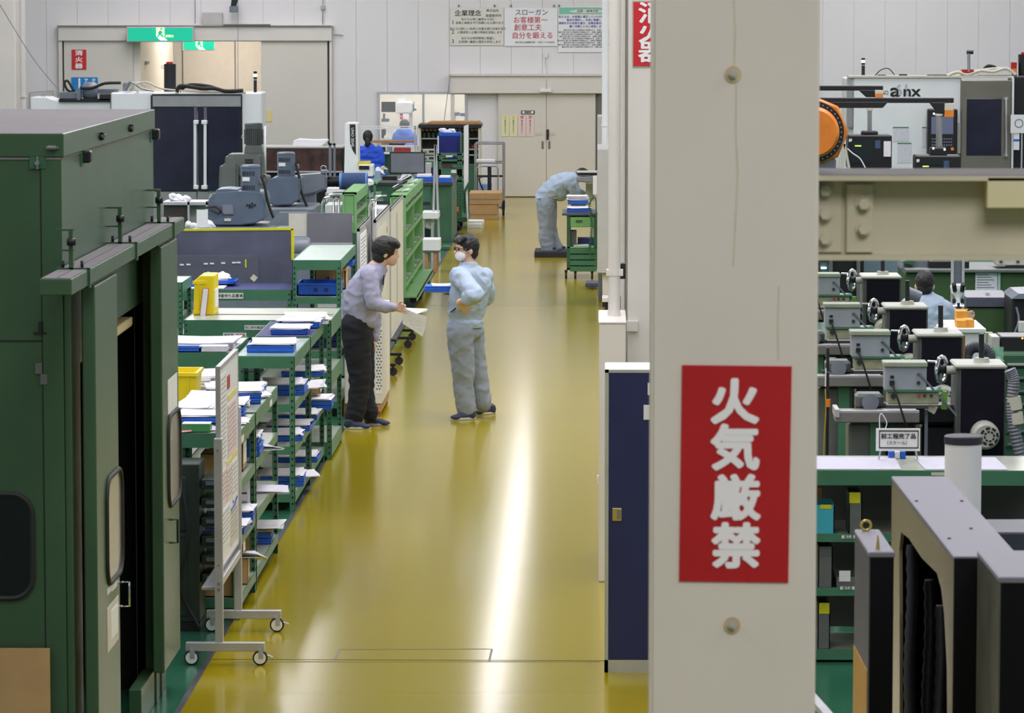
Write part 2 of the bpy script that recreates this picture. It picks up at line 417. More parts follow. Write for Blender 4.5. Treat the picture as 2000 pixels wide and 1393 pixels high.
for pts in (((1433, 0), (1436, 60), (1434, 128)), ((1438, 165), (1437, 260), (1441, 340), (1437, 420), (1432, 520)), ((1521, 560), (1519, 640), (1520, 706))):
    for (x0_, y0_), (x1_, y1_) in zip(pts, pts[1:]): part(MB().prism([(W(x0_ - 1.3, y0_, YP).x, W(x0_, y0_, YP).z), (W(x0_ + 1.3, y0_, YP).x, W(x0_, y0_, YP).z), (W(x1_ + 1.3, y1_, YP).x, W(x1_, y1_, YP).z), (W(x1_ - 1.3, y1_, YP).x, W(x1_, y1_, YP).z)], 'Y', YP - .0006, YP), 'rust_streak', m_streak, p)
s = thing('no_fire_sign', 'red vertical sign with four white characters on the front pillar', 'sign', W(1436, 1140, YP) - Vector((0, .003, 0)))
c0 = W(1436, 926, YP)
def rotpt(x, z, ang=radians(-.55)):
    return (c0.x + x * cos(ang) - z * sin(ang), c0.z + x * sin(ang) + z * cos(ang))
hw, hh = 107.5 * YP / F, 214 * YP / F
part(MB().prism([rotpt(-hw, -hh), rotpt(hw, -hh), rotpt(hw, hh), rotpt(-hw, hh)], 'Y', YP - .004, YP - .0002), 'sign_board', m_red, s)
for ch, py in (('火', 790), ('気', 880), ('厳', 978), ('禁', 1072)):
    c = W(1436 - (926 - py) * .0096, py, YP)
    txt(ch, .108, (c.x, YP - .0055, c.z), m_signwhite, s, 'character', bold=.0042, sx=1.05)
# crane girder joining the pillar from the right
g = thing('crane_girder', 'cream steel I-beam girder running right from the front pillar', 'beam', (wx(1800, YP), YP + .2, wz(497, YP)))
zt, zb = wz(343, YP), wz(501, YP)
xg0, xg1 = xb - .005, XR - .01
m_gird = pm('girder_cream_paint', (198, 192, 166), .45, var=.05, scale=3, bump=.04, bscale=9)
m_gtop = pm('dusty_flange_top', (96, 92, 96), .7, var=.12, scale=7)
part(MB().box(xg0, xg1, YP + .10, YP + .112, zb, zt), 'web', m_gird, g)
part(MB().box(xg0, xg1, YP + .02, YP + .36, zt - .012, zt), 'top_flange', m_gird, g)
part(MB().box(xg0, xg1, YP + .02, YP + .36, zt, zt + .0015), 'dusty_top', m_gtop, g)
part(MB().box(xg0, xg1, YP + .06, YP + .3, zb - .012, zb), 'bottom_flange', m_gird, g)
part(MB().box(wx(1658, YP), wx(1711, YP), YP + .085, YP + .1, zb + .004, wz(362, YP)), 'splice_plate', m_gird, g, .002)
part(MB().box(xg0, wx(1650, YP), YP + .09, YP + .1, zb + .004, zt - .012), 'end_plate', m_gird, g, .002)
for q, yy in (((1612, 372), .09), ((1612, 418), .09), ((1612, 466), .09), ((1687, 398), .085), ((1687, 447), .085)):
    c = W(q[0], q[1], YP + .08)
    part(MB().cyl((c.x, YP + yy - .005, c.z), (c.x, YP + yy, c.z), .019, n=20).cyl((c.x, YP + yy - .022, c.z), (c.x, YP + yy - .004, c.z), .0135, n=6), 'bolt', m_gird, g)
part(MB().pbox(1928, 2040, 346, 407, YP + .02, YP + .1), 'bracket_plate', pm('pale_yellow_plate', (214, 204, 162), .45, var=.03), g, .002)
# blue cabinet
YC = G(1225, 1314).y
xc0, xc1 = wx(1181, YC, 1000), wx(1181, YC, 1000) + .88
cb = thing('steel_cabinet', 'tall white steel cabinet with a navy blue door beside the aisle', 'cabinet', (xc0 + .44, YC + .2, 0))
zc = wz(722, YC)
part(MB().box(xc0, xc1, YC + .02, YC + .47, 0, zc), 'body', m_white, cb, .006)
m_navy = pm('navy_door_paint', (26, 34, 84), .5, var=.05, scale=3)
part(MB().box(xc0, xc0 + .022, YC, YC + .02, 0, zc).box(xc1 - .022, xc1, YC, YC + .02, 0, zc).box(xc0, xc1, YC, YC + .02, zc - .018, zc).box(xc0, xc1, YC, YC + .02, 0, .075), 'frame', m_beige, cb)
part(MB().box(xc0 + .024, xc0 + .438, YC + .002, YC + .022, .078, zc - .02), 'door', m_navy, cb, .002)
part(MB().box(xc0 + .442, xc1 - .024, YC + .002, YC + .022, .078, zc - .02), 'door', m_navy, cb, .002)
hn = part(MB().pbox(1196, 1214, 993, 1018, YC - .006, YC + .002), 'handle_plate', pm('brass', (190, 172, 92), .35, .6, var=.05), cb, .002)
part(MB().pbox(1205, 1212, 997, 1014, YC - .008, YC - .005), 'latch', m_groove, hn)
part(MB().pbox(1257, 1290, 791, 820, YC - .002, YC + .001), 'paper_label', m_labelw, cb)
part(MB().pbox(1265, 1292, 748, 772, YC - .003, YC + .001), 'paper_label', m_labelw, cb)
# beige duct box behind it, with the big down pipe
YD = 26.6
bx = thing('duct_box', 'tall cream duct box behind the blue cabinet with a pipe standing on it', 'box', (wx(1196, YD), YD + .5, 0))
zd = wz(632, YD)
part(MB().box(wx(1169.5, YD, 900), wx(1222, YD, 900), YD, YD + 1.0, 0, zd), 'casing', m_cream, bx, .006)
part(MB().box(wx(1169.5, YD, 900) - .004, wx(1222, YD, 900) + .002, YD - .004, YD + 1.004, zd, zd + .012), 'lid', m_cream, bx, .002)
part(MB().pbox(1166, 1170, 930, 945, YD + .1, YD + .16), 'catch', m_labelw, bx)
YQ = 27.1
dp = thing('down_pipe', 'thick cream vertical pipe standing on the duct box', 'pipe', (wx(1200, YQ), YQ, zd + .014))
part(MB().cyl((wx(1200, YQ), YQ, zd + .014), (wx(1200, YQ), YQ, ZC - .01), (wx(1212, YQ) - wx(1188, YQ)) / 2, n=28), 'pipe', m_cream, dp)
for py in (534, 614): part(MB().cyl((wx(1200, YQ), YQ, wz(py + 4, YQ)), (wx(1200, YQ), YQ, wz(py - 4, YQ)), .046, n=28), 'collar', m_cream, dp)
part(MB().pbox(1184, 1217, 527, 539, YQ - .03, YQ + .05), 'pipe_clamp', m_cream, dp)
part(MB().pbox(1210, 1222, 515, 545, YQ + .1, YQ + .2), 'clamp_base', m_black, dp)
# rear H column with the extinguisher sign
YR = 27.7
rc = thing('rear_column', 'cream H-shaped steel column behind the down pipe with a cut-off red sign', 'pillar', (wx(1290, YR), YR, 0))
xr0, xr1 = wx(1226, YR, 500), wx(1226, YR, 500) + .45
part(MB().box(xr0, xr1, YR, YR + .02, 0, ZC - .01).box(xr0, xr1, YR + .43, YR + .45, 0, ZC - .01).box((xr0+xr1)/2 - .008, (xr0+xr1)/2 + .008, YR + .02, YR + .43, 0, ZC - .01), 'column', m_cream, rc, .003)
part(MB().box(wx(1213, YR, 500), wx(1221, YR, 500), YR + .1, YR + .14, 0, ZC - .01), 'conduit', m_cream, rc, .004)
part(MB().box(wx(1221, YR, 500), wx(1226, YR, 500), YR + .12, YR + .43, 0, ZC - .01), 'flange', m_beige, rc)
part(MB().pbox(1224, 1246, 627, 648, YR - .04, YR + .0), 'gusset', m_cream, rc, .003)
s = thing('extinguisher_sign', 'red sign half hidden by the front pillar, on the rear column', 'sign', W(1275, 130, YR) - Vector((0, .02, 0)))
part(MB().pbox(1234.5, 1318, 1, 132, YR - .004, YR), 'backing', m_beige, s)
part(MB().pbox(1237, 1316, 4, 129, YR - .008, YR - .004), 'sign_board', pm('bright_red_sign_paint', (200, 34, 44), .45, var=.02), s)
for ch, py in (('消', 28), ('火', 66), ('器', 104)):
    c = W(1274, py, YR); txt(ch, .155, (c.x, YR - .0095, c.z), m_signwhite, s, 'character', bold=.004, sx=1.3)
# grey control cabinet against the right side further back, with the thin pipe
YM = 50.0
k = thing('control_cabinet', 'tall light grey control cabinet beyond the column, by the bending man', 'cabinet', (wx(1186, YM), YM + .5, 0))
m_ltgrey = pm('light_grey_enamel', (190, 188, 186), .45, var=.03)
part(MB().pbox(1166.5, 1330, 291, 534, YM, YM + 1.6), 'body', m_ltgrey, k, .01)
part(MB().pbox(1177, 1330, 534, 586, YM + .1, YM + 1.4), 'plinth', m_cream, k, .005)
part(MB().pbox(1168, 1176, 534, 585, YM + 1.0, YM + 1.5), 'foot_post', m_grey, k, .005)
part(MB().box(wx(1177, YM), wx(1330, YM), YM + .05, YM + 1.5, 0, wz(580, YM)), 'base', m_blackmetal, k)
ft = thing('swivel_caster', 'small black caster wheel under a cream shelf corner beside the down pipe', 'caster', (wx(1184, 48), 48, 0))
part(MB().cyl((wx(1181, 48), 48, .075), (wx(1185, 48), 48, .075), .075, n=20), 'wheel', m_rubber, ft)
part(MB().pbox(1176, 1190, 583, 590, 47.9, 48.4), 'plate', m_cream, ft)
part(MB().pbox(1182, 1190, 589, 606, 48, 48.1), 'fork', m_blackmetal, ft)
YT = 52
tp = thing('thin_pipe', 'thin white vertical pipe beside the thick down pipe, ending on the control cabinet', 'pipe', (wx(1181, YT), YT, wz(288, YT)))
part(MB().cyl((wx(1181, YT), YT, wz(286, YT)), (wx(1181, YT), YT, ZC - .01), .04, n=20), 'pipe', m_white, tp)
part(MB().cyl((wx(1181, YT), YT, wz(247, YT)), (wx(1181, YT), YT, wz(243, YT)), .05, n=20), 'collar', m_white, tp)
wd = MB().box(wx(1166.5, 60), wx(1176, 60), 60, 60.6, 0, wz(226, 60)); solo(wd, 'door_post_guard', m_ltgrey, 'narrow pale grey post standing right of the sliding door', 'post', bevel=.01)
# ================================================================== green machine booth at the left
XB, YB0, YB1 = -2.55, 18.65, 22.5
ZT = 4.01 - .2688 * 2.55
bo = thing('machine_booth', 'big dark green machine enclosure with sliding doors at the left', 'enclosure', (-3.6, 20.5, 0))
# walls of the booth: front, top, far, aisle side with its opening
yo0, yo1, zo = 19.25, 21.93, 2.28
part(MB().box(-5.6, XB, YB0, YB0 + .05, 0, ZT), 'front_panel', m_booth, bo)
part(MB().box(-5.6, XB, YB1 - .05, YB1, 0, ZT), 'rear_panel', m_booth, bo)
part(MB().box(XB - .05, XB, YB0 + .05, yo0, 0, zo).box(XB - .05, XB, yo1, YB1 - .05, 0, zo).box(XB - .05, XB, YB0 + .05, YB1 - .05, zo, ZT), 'side_panel', m_booth, bo)
part(MB().box(-5.6, XB, YB0, YB1, ZT - .0, ZT + .012), 'roof', m_boothtop, bo)
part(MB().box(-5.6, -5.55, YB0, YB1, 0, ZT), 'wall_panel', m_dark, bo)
part(MB().box(-5.5, XB - .06, YB1 - .07, YB1 - .055, 0, ZT - .05), 'shade_lining', m_dark, bo)  # added dark sheets put the interior shade into the booth's colour
part(MB().box(-5.5, XB - .06, YB0 + .06, YB0 + .07, 0, ZT - .05), 'shade_lining', m_dark, bo)
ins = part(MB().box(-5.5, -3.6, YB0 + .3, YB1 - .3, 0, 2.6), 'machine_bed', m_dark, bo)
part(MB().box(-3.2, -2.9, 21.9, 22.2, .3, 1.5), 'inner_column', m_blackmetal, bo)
part(MB().box(-2.75, -2.70, 21.2, 21.5, 1.25, 1.9), 'inner_window', pm('dim_glass', (70, 78, 80), .3, var=.1), bo, .04, seg=3)
# cap edge and its seams
cp = part(MB().box(-5.6, XB + .012, YB0 - .012, YB0, ZT - .1, ZT + .012).box(XB, XB + .012, YB0, YB1, ZT - .1, ZT + .012), 'cap', m_booth, bo, .004)
sm = MB()
sm.box(-5.6, XB, YB0 - .006, YB0, ZT - .112, ZT - .102).box(XB, XB + .004, YB0, YB1, ZT - .11, ZT - .102)
part(sm, 'cap_joint', m_groove, bo)
q = MB(); f = YB0 - .003
xs1 = wx(81, YB0, 500)
q.box(xs1 - .003, xs1 + .003, f, YB0, 0, ZT - .12); q.box(-5.6, xs1, f, YB0, wz(668, YB0) - .004, wz(668, YB0) + .004)
part(q, 'panel_joint', m_black, bo)
part(MB().box(xs1 + .003, XB, YB0 - .008, YB0, 0, ZT - .115), 'door_panel', m_booth, bo, .002)
# rounded rubber framed windows
def rrect(cx, cz, hw, hh, r, n=6):
    pts = []
    for sx, sz, a0 in ((1, 1, 0), (-1, 1, pi/2), (-1, -1, pi), (1, -1, 3*pi/2)):
        for i in range(n + 1):
            a = a0 + pi/2 * i / n; pts.append((cx + sx * (hw - r) + r * cos(a), cz + sz * (hh - r) + r * sin(a)))
    return pts
zc, zh = (wz(968, YB0) + wz(1172, YB0)) / 2, (wz(968, YB0) - wz(1172, YB0)) / 2
hw = .26; xc = wx(64, YB0, 1070) - hw
pts = rrect(xc, zc, hw, zh, .1)
fw = part(MB().tube([(p[0], f - .004, p[1]) for p in pts + [pts[0]]], .014, 6), 'window_frame', m_rubber, bo)
part(MB().prism(rrect(xc, zc, hw - .008, zh - .008, .095), 'Y', f - .004, f + .002), 'window_glass', pm('black_glass', (14, 15, 18), .15, var=0), fw)
# latches on the front
for px, py in ((74, 318),):
    c = W(px, py, YB0)
    part(MB().box(c.x - .04, c.x + .04, YB0 - .012, YB0, c.z - .03, c.z + .03), 'latch_plate', m_dkgreen, bo, .003)
    part(MB().cyl((c.x, YB0 - .03, c.z), (c.x, YB0 - .01, c.z), .011, n=12).box(c.x - .004, c.x + .004, YB0 - .02, YB0 - .01, c.z - .03, c.z + .03), 'latch_knob', m_steel, bo)
for px, py in ((76, 720), (86, 741)):
    c = W(px, py, YB0); part(MB().box(c.x - .017, c.x + .017, YB0 - .014, YB0, c.z - .026, c.z + .026), 'hinge', m_olgrey, bo, .003)
c = W(80, 640, YB0); part(MB().box(c.x - .035, c.x + .03, YB0 - .012, YB0 - .004, c.z - .03, c.z - .022).box(c.x - .008, c.x + .008, YB0 - .02, YB0, c.z - .03, c.z + .03), 'catch', m_black, bo)
c = W(103, 288, YB0); part(MB().cyl((c.x - .02, YB0 - .03, c.z), (c.x + .02, YB0 - .03, c.z), .012, n=12).box(c.x - .03, c.x + .03, YB0 - .02, YB0, c.z - .006, c.z + .006), 'toggle', m_steel, bo)
# small black lamps and toggles on the aisle face
for px, py in ((160, 306), (296, 262)):
    t = (XB - 0) / (px - 1171); y = -XB * F / (1171 - px); 
    c = W(px, py, y); part(MB().box(XB, XB + .045, y - .04, y + .04, c.z - .03, c.z + .03), 'limit_switch', m_black, bo, .008)
    part(MB().box(XB, XB + .006, y - .09, y + .02, c.z - .045, c.z + .04), 'switch_plate', m_dkgreen, bo)
for px, py in ((191, 266), (249, 250)):
    y = -XB * F / (1171 - px); c = W(px, py, y)
    part(MB().cyl((XB + .02, y - .07, c.z), (XB + .02, y + .09, c.z), .009, n=10).box(XB + .01, XB + .03, y - .03, y + .03, c.z - .02, c.z + .02), 'toggle', m_blackmetal, bo)
# the door rail
XR0, ZR = -2.40, 4.01 - .5445 * 2.40
yr0, yr1 = 17.85, 22.75
rl = part(MB().box(XR0 - .145, XR0, yr0, yr1, ZR - .075, ZR), 'door_rail', m_booth, bo, .004)
part(MB().box(XR0 - .14, XR0 - .075, yr0 + .01, yr1 - .01, ZR, ZR + .003).box(XR0 - .068, XR0 - .006, yr0 + .01, yr1 - .01, ZR, ZR + .003), 'rail_top', m_boothtop, rl)
for y in (18.45, 20.35, 22.15):
    br = MB()
    z = ZR + .003
    br.box(XR0 - .15, XR0 + .008, y - .02, y + .02, z, z + .008).box(XR0, XR0 + .01, y - .02, y + .02, ZR - .085, z + .006)
    br.box(XR0 - .09, XR0 - .07, y - .02, y + .02, z, z + .19).box(XB, XR0 - .07, y - .008, y + .008, z + .18, z + .19).box(XB, XR0 - .07, y - .008, y + .008, z + .085, z + .093)
    part(br, 'clamp_bracket', m_booth, rl)
    part(MB().cyl((XR0 - .095, y - .03, z + .13), (XR0 - .055, y - .03, z + .13), .018, n=8), 'wing_nut', m_blackmetal, rl)
    for xx in (.12, .03): part(MB().cyl((XR0 - xx, y, z), (XR0 - xx, y, z + .04), .008, n=6), 'bolt', m_blackmetal, rl)
# sliding doors
def bdoor(y0, y1, z0, name='sliding_door'):
    d = part(MB().box(XR0 - .075, XR0 - .01, y0, y1, z0, ZR - .1), name, m_booth, bo, .006)
    part(MB().box(XR0 - .05, XR0 - .03, y0 + .05, y1 - .02, ZR - .1, ZR - .07), 'hanger', m_blackmetal, d)
    return d
XD = XR0 - .01
yof = lambda px: -XD * F / (1171 - px) 
def oval(d, px0, px1, z0, z1):
    y0, y1 = yof(px0), yof(px1); pts = rrect((y0 + y1)/2, (z0 + z1)/2, (y1 - y0)/2, (z1 - z0)/2, .12)
    fr = part(MB().tube([(XD + .004, p[0], p[1]) for p in pts + [pts[0]]], .013, 6), 'window_frame', m_rubber, d)
    part(MB().prism(rrect((y0 + y1)/2, (z0 + z1)/2, (y1 - y0)/2 - .006, (z1 - z0)/2 - .006, .115), 'X', XD - .001, XD + .003), 'window_glass', pm('tan_reflecting_glass', (120, 112, 96), .2, var=.08, scale=1), fr)
d1b = bdoor(18.75, 19.62, .1)
zz = lambda px, py: W(px, py, yof(px)).z
oval(d1b, 199, 229, zz(213, 1130), zz(213, 926))
def handle(d, px, py0, py1, m):
    y = yof(px); z0, z1 = zz(px, py1), zz(px, py0)
    part(MB().tube([(XD, y, z1), (XD + .045, y, z1), (XD + .045, y, z0), (XD, y, z0)], .007, 8), 'handle', m, d)
handle(d1b, 226, 1137, 1184, m_chrome)
m_doc = pm('faded_document', (206, 200, 186), .7, var=.05)
def plate(d, px0, px1, py0, py1, m, name='notice', h=.003):
    y0, y1 = yof(px0), yof(px1); pc = (px0 + px1) / 2
    return part(MB().box(XD, XD + h, y0, y1, zz(pc, py1), zz(pc, py0)), name, m, d)
n1 = plate(d1b, 199, 221, 1176, 1262, m_doc); n2 = plate(d1b, 206, 219, 1186, 1242, m_labelw, h=.005)
plate(d1b, 200, 208, 1146, 1158, m_labelw, 'label'); plate(d1b, 209, 219, 1138, 1150, m_labelw, 'label')
d2b = bdoor(21.62, 22.45, .23)
oval(d2b, 322, 345, zz(333, 981), zz(333, 806))
handle(d2b, 325, 1015, 1060, m_blackmetal)
plate(d2b, 323, 341, 736, 802, m_labelw)
# ribs and frame posts behind the doors
for y0, y1, x0, x1 in ((18.66, 18.72, XB, XB + .035), (21.93, 21.99, XB - .05, XB + .06), (22.2, 22.26, XB, XB + .06)):
    part(MB().box(x0, x1, y0, y1, 0, ZR - .1), 'frame_post', m_booth, bo, .004)
part(MB().box(XB - .02, XB + .05, 21.27, 22.5, 0, .2), 'sill', m_booth, bo, .004)
part(MB().box(XB - .3, XB - .02, 19.3, 21.6, zo - .1, zo - .06).cyl((XB - .04, 19.3, zo - .1), (XB - .04, 21.6, zo - .1), .018, n=10), 'rolled_curtain', pm('yellowed_curtain', (206, 190, 140), .5, var=.05), bo)
cbm = MB().box(-4.4, wx(98, YB0 - .05, 1340), YB0 - .06, YB0 - .045, 0, wz(1270, YB0 - .05))
solo(cbm, 'cardboard_sheet', m_cardb, 'brown cardboard sheet leaning on the green enclosure, bottom left', 'cardboard')
# ================================================================== whiteboard on casters
def caster(parent, x, y, r=.045, big=True, brake=1):
    w_ = part(MB().cyl((x, y - .014, r), (x, y + .014, r), r, n=28), 'caster', m_rubber, parent, .003)
    part(MB().cyl((x, y - .018, r), (x, y + .018, r), r * .78, n=28), 'hub', m_white, w_)
    part(MB().box(x - .012, x + .012, y - .022, y + .022, r * 1.9, r * 2.2).box(x - .006, x + .02, y - .024, y - .019, r, r * 2.1), 'fork', m_alu, w_)
    if brake: part(MB().obox((x + .05, y, r * 1.25), (.05, .02, .008), (0, .35, 0)), 'brake', m_alu, w_)
bY0, bY1, bX = G(416, 1298).y, G(455, 1233).y, -2.262
wbd = thing('whiteboard', 'white freestanding whiteboard on casters covered with notices, nearest in the row', 'whiteboard', (bX, (bY0 + bY1)/2, 0))
zt0, zb0 = 1.775, .56
part(MB().box(bX - .012, bX + .008, bY0 + .03, bY1 - .02, zb0, zt0), 'board', m_white, wbd, .004)
fr = MB().box(bX - .016, bX + .012, bY0 + .028, bY1 - .018, zt0 - .012, zt0 + .01).box(bX - .016, bX + .012, bY0 + .028, bY1 - .018, zb0, zb0 + .018)
fr.box(bX - .016, bX + .012, bY0 + .024, bY0 + .034, zb0, zt0 + .01).box(bX - .016, bX + .012, bY1 - .024, bY1 - .014, zb0, zt0 + .01)
part(fr, 'edge_trim', m_alu, wbd)
for y, top in ((bY0, 1.36), (bY1, 1.42)):
    part(MB().box(bX - .024, bX + .024, y - .02, y + .025, .13, top), 'upright', m_alu, wbd, .003)
    part(MB().box(bX - .2, bX + .27, y - .025, y + .025, .082, .135), 'foot', m_alu, wbd, .003)
    caster(wbd, bX + .245, y - .02); caster(wbd, bX - .165, y - .02, brake=0)
part(MB().box(bX - .02, bX + .02, bY0, bY1, .47, .52), 'cross_rail', m_alu, wbd, .003)
part(MB().box(bX - .11, bX - .02, bY0 + .05, bY1 - .05, .44, .46), 'pen_tray', m_alu, wbd, .003)
for z in (1.29, .60, .49, .455): part(MB().cyl((bX - .0, bY0 - .024, z), (bX, bY0 - .018, z), .006 if z > .5 else .009, n=10), 'screw', m_steel, wbd)
bx1 = bX + .009
def yb(px): return -(bX + .01) * F / (1171 - px)
def note(y0, y1, z0, z1, m, nm='notice'): return part(MB().box(bx1, bx1 + .002, y0, y1, z0, z1), nm, m, wbd)
L = bY1 - bY0
U = lambda u: bY0 + .05 + u * (L - .1)
m_pink = pm('pale_pink_print', (226, 204, 204), .7, var=.04)
for u0, u1, z0, z1, m in ((.03, .33, 1.18, 1.72, m_labelw), (.42, .9, 1.18, 1.5, m_pink), (.36, .62, .92, 1.12, m_pink), (.66, .95, .88, 1.12, m_labelw), (.06, .5, .66, .9, m_labelw), (.52, .95, .62, .84, m_doc if 'm_doc' in globals() else m_paper2), (.03, .33, .93, 1.14, m_pink)):
    n = note(U(u0), U(u1), z0, z1, m)
    ln = MB(); k = int((z1 - z0) / .028)
    for i in range(1, k):
        z = z1 - i * .028; ln.box(bx1 + .0015, bx1 + .003, U(u0) + .02, U(u1) - .02 - random.random() * .1 * (u1 - u0), z, z + .006)
    part(ln, 'text_lines', pm('grey_ink', (150, 150, 160), .7, var=0), n, kind='stuff')
for u0, u1, z in ((.42, .95, 1.53), (.36, .66, 1.135), (.68, .95, 1.14)):
    note(U(u0), U(u1), z, z + .03, pm('yellow_strip', (222, 214, 120), .6, var=.03), 'yellow_strip')
note(U(.4), U(.55), 1.6, 1.68, pm('red_tag', (176, 60, 56), .6, var=.1), 'red_label')
note(U(.7), U(.72), .86, .88, m_inkblue, 'magnet')
part(MB().tube([(bx1 + .003, U(.55), .84), (bx1 + .003, U(.75), .845), (bx1 + .003, U(.92), .875)], .004, 5, sub=3), 'blue_line', m_inkblue, wbd)
# ================================================================== slotted-angle racks
def angle_post(r, x, y, z0, z1, sx, sy, m=m_green, w_=.04):
    pmb = MB().box(x, x + sx * w_, y, y + sy * .004, z0, z1).box(x, x + sx * .004, y, y + sy * w_, z0, z1)
    p_ = part(pmb, 'post', m, r)
    h = MB(); z = z0 + .05
    while z < z1 - .03:
        h.box(x + sx * (w_/2 - .006), x + sx * (w_/2 + .006), y - .001 if sy > 0 else y - .005, y + .005 if sy > 0 else y + .001, z, z + .016)
        h.box(x - .001 if sx > 0 else x - .005, x + .005 if sx > 0 else x + .001, y + sy * (w_/2 - .006), y + sy * (w_/2 + .006), z, z + .016)
        z += .05
    part(h, 'slot_holes', m_dark, p_, kind='stuff')
def rack(label, x0, x1, y0, y1, ztop, levels, topmat=None, m=m_green, lip=.06, posts=True, over=0.0, cat='shelf'):
    r = thing('steel_rack', label, cat, ((x0 + x1)/2, (y0 + y1)/2, 0))
    if posts:
        for x, sx in ((x0, 1), (x1, -1)):
            for y, sy in ((y0, 1), (y1, -1)): angle_post(r, x, y, 0, ztop + over, sx, sy, m)
    for z in levels + [ztop]:
        t = z == ztop
        d = part(MB().box(x0 + .005, x1 - .005, y0 + .005, y1 - .005, z - .012, z), 'shelf_board', topmat if (t and topmat) else m_deck, r)
        lp = lip + (.03 if t else 0)
        e = MB()
        for a in ((x0 + .004, x1 - .004, y0 + .001, y0 + .006), (x0 + .004, x1 - .004, y1 - .006, y1 - .001), (x1 - .006, x1 + .001, y0 + .004, y1 - .004), (x0 - .001, x0 + .006, y0 + .004, y1 - .004)):
            e.box(a[0], a[1], a[2], a[3], z - lp, z + .004)
        part(e, 'shelf_edge', m, d)
    return r
SX0, SX1 = -2.76, -2.292
A1 = rack('green slotted steel rack nearest the camera, behind the white notice board', SX0, SX1, 24.9, 26.1, 1.2, [.14, .52, .87])
A2 = rack('green slotted steel rack, second from the camera, loaded with papers and cartons', SX0, SX1, 26.16, 27.95, 1.2, [.14, .52, .87])
B1 = rack('green slotted steel rack with a clear sheet on top and one tray pile', SX0 - .04, -2.345, 30.2, 31.85, 1.2, [.13, .5, .83], m_deck)
part(MB().box(SX0 - .03, -2.352, 30.22, 31.6, 1.2, 1.206), 'clear_sheet', pm('greenish_clear_sheet', (150, 188, 184), .15, var=.1, scale=2), B1)
B2 = rack('green slotted steel rack with a navy mat on its top', SX0 - .04, -2.345, 31.92, 33.45, 1.2, [.13, .5, .83])
part(MB().box(SX0 - .03, -2.35, 31.95, 33.4, 1.201, 1.206), 'navy_mat', m_dkblue, B2)
Cc = rack('long green steel bench rack with a bare metal top carrying the tall yellow bin', -3.55, -2.29, 33.55, 34.9, 1.2, [.15, .75], m_deck, lip=.12)
part(MB().box(-3.53, -2.31, 34.15, 34.17, 1.2, 1.205), 'joint', m_groove, Cc)
Dd = rack('taller green slotted rack with a pale top beside the leaning man', -2.888, -2.432, 37.0, 39.3, 1.48, [.14, .62, 1.13], pm('pale_green_top', (176, 192, 184), .3, var=.06, scale=3))
Ee = rack('green bench rack with navy mat in front of the dark screen', -4.0, -2.90, 37.0, 37.85, 1.2, [.5, .95], m_dkblue, lip=.07)
E1 = rack('green steel rack back to back with the others, papers on its wide lip', -3.7, -2.85, 30.5, 31.9, 1.2, [.2, .7], m_deck, lip=.09)
Ff = rack('green steel rack carrying the small yellow bin behind the booth', -3.5, -2.84, 27.0, 29.0, 1.1, [.2, .7], m_deck)
Gg = rack('small green rack with white top at the far left behind the booth', -4.4, -3.77, 35.5, 36.3, 1.38, [.4, .9], m_white)
def rack_label(r, px, py, Y, s, w_=None, m=m_labelw, ink=m_ink, size=.03):
    c = W(px, py, Y); n = len(s); wd = n * size * .95 + .02
    l = part(MB().box(c.x - wd/2, c.x + wd/2, Y - .004, Y + .002, c.z - size*.75, c.z + size*.75), 'shelf_label', m, r)
    txt(s, size, (c.x, Y - .0055, c.z), ink, l, 'lettering')
rack_label(Cc, 505, 640, 33.55, '加工待ち製品置き場', size=.026)
rack_label(Cc, 447, 655, 33.55, '測定具', size=.028); rack_label(Cc, 470, 655, 33.55, '返却品', size=.028, ink=m_red)
rack_label(Ee, 449, 578, 37.0, '検査待ち品置場', size=.035)
# oval labels on the aisle side of the near racks
for y in (25.2, 27.4): part(MB().box(SX1 + .001, SX1 + .003, y - .12, y + .05, 1.12, 1.16), 'shelf_label', m_labelw, A1 if y < 26 else A2)
# small upright post pair at the end of the long bench
kc = thing('equipment_cabinet', 'dark green equipment cabinet in shadow behind the whiteboard legs', 'cabinet', (-2.85, 24.6, 0))
m_shade = pm('shaded_grey_green', (40, 52, 48), .5, var=.1)  # shade of the rack interior is put into this dark colour
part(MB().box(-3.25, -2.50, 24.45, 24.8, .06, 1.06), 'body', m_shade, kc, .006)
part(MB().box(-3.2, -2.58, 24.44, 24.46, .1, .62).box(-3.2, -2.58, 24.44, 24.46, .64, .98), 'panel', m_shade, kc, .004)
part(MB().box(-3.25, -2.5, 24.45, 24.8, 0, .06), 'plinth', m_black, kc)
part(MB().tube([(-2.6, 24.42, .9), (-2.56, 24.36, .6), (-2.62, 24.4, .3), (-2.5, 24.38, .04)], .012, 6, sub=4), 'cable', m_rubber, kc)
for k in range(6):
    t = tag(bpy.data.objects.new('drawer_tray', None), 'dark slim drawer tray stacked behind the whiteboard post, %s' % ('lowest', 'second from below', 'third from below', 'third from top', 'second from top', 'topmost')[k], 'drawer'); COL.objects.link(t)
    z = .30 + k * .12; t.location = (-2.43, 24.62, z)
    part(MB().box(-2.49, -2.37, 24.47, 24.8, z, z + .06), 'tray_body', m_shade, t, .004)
    part(MB().box(-2.46, -2.40, 24.462, 24.47, z + .025, z + .05), 'tray_label', m_grey, t)
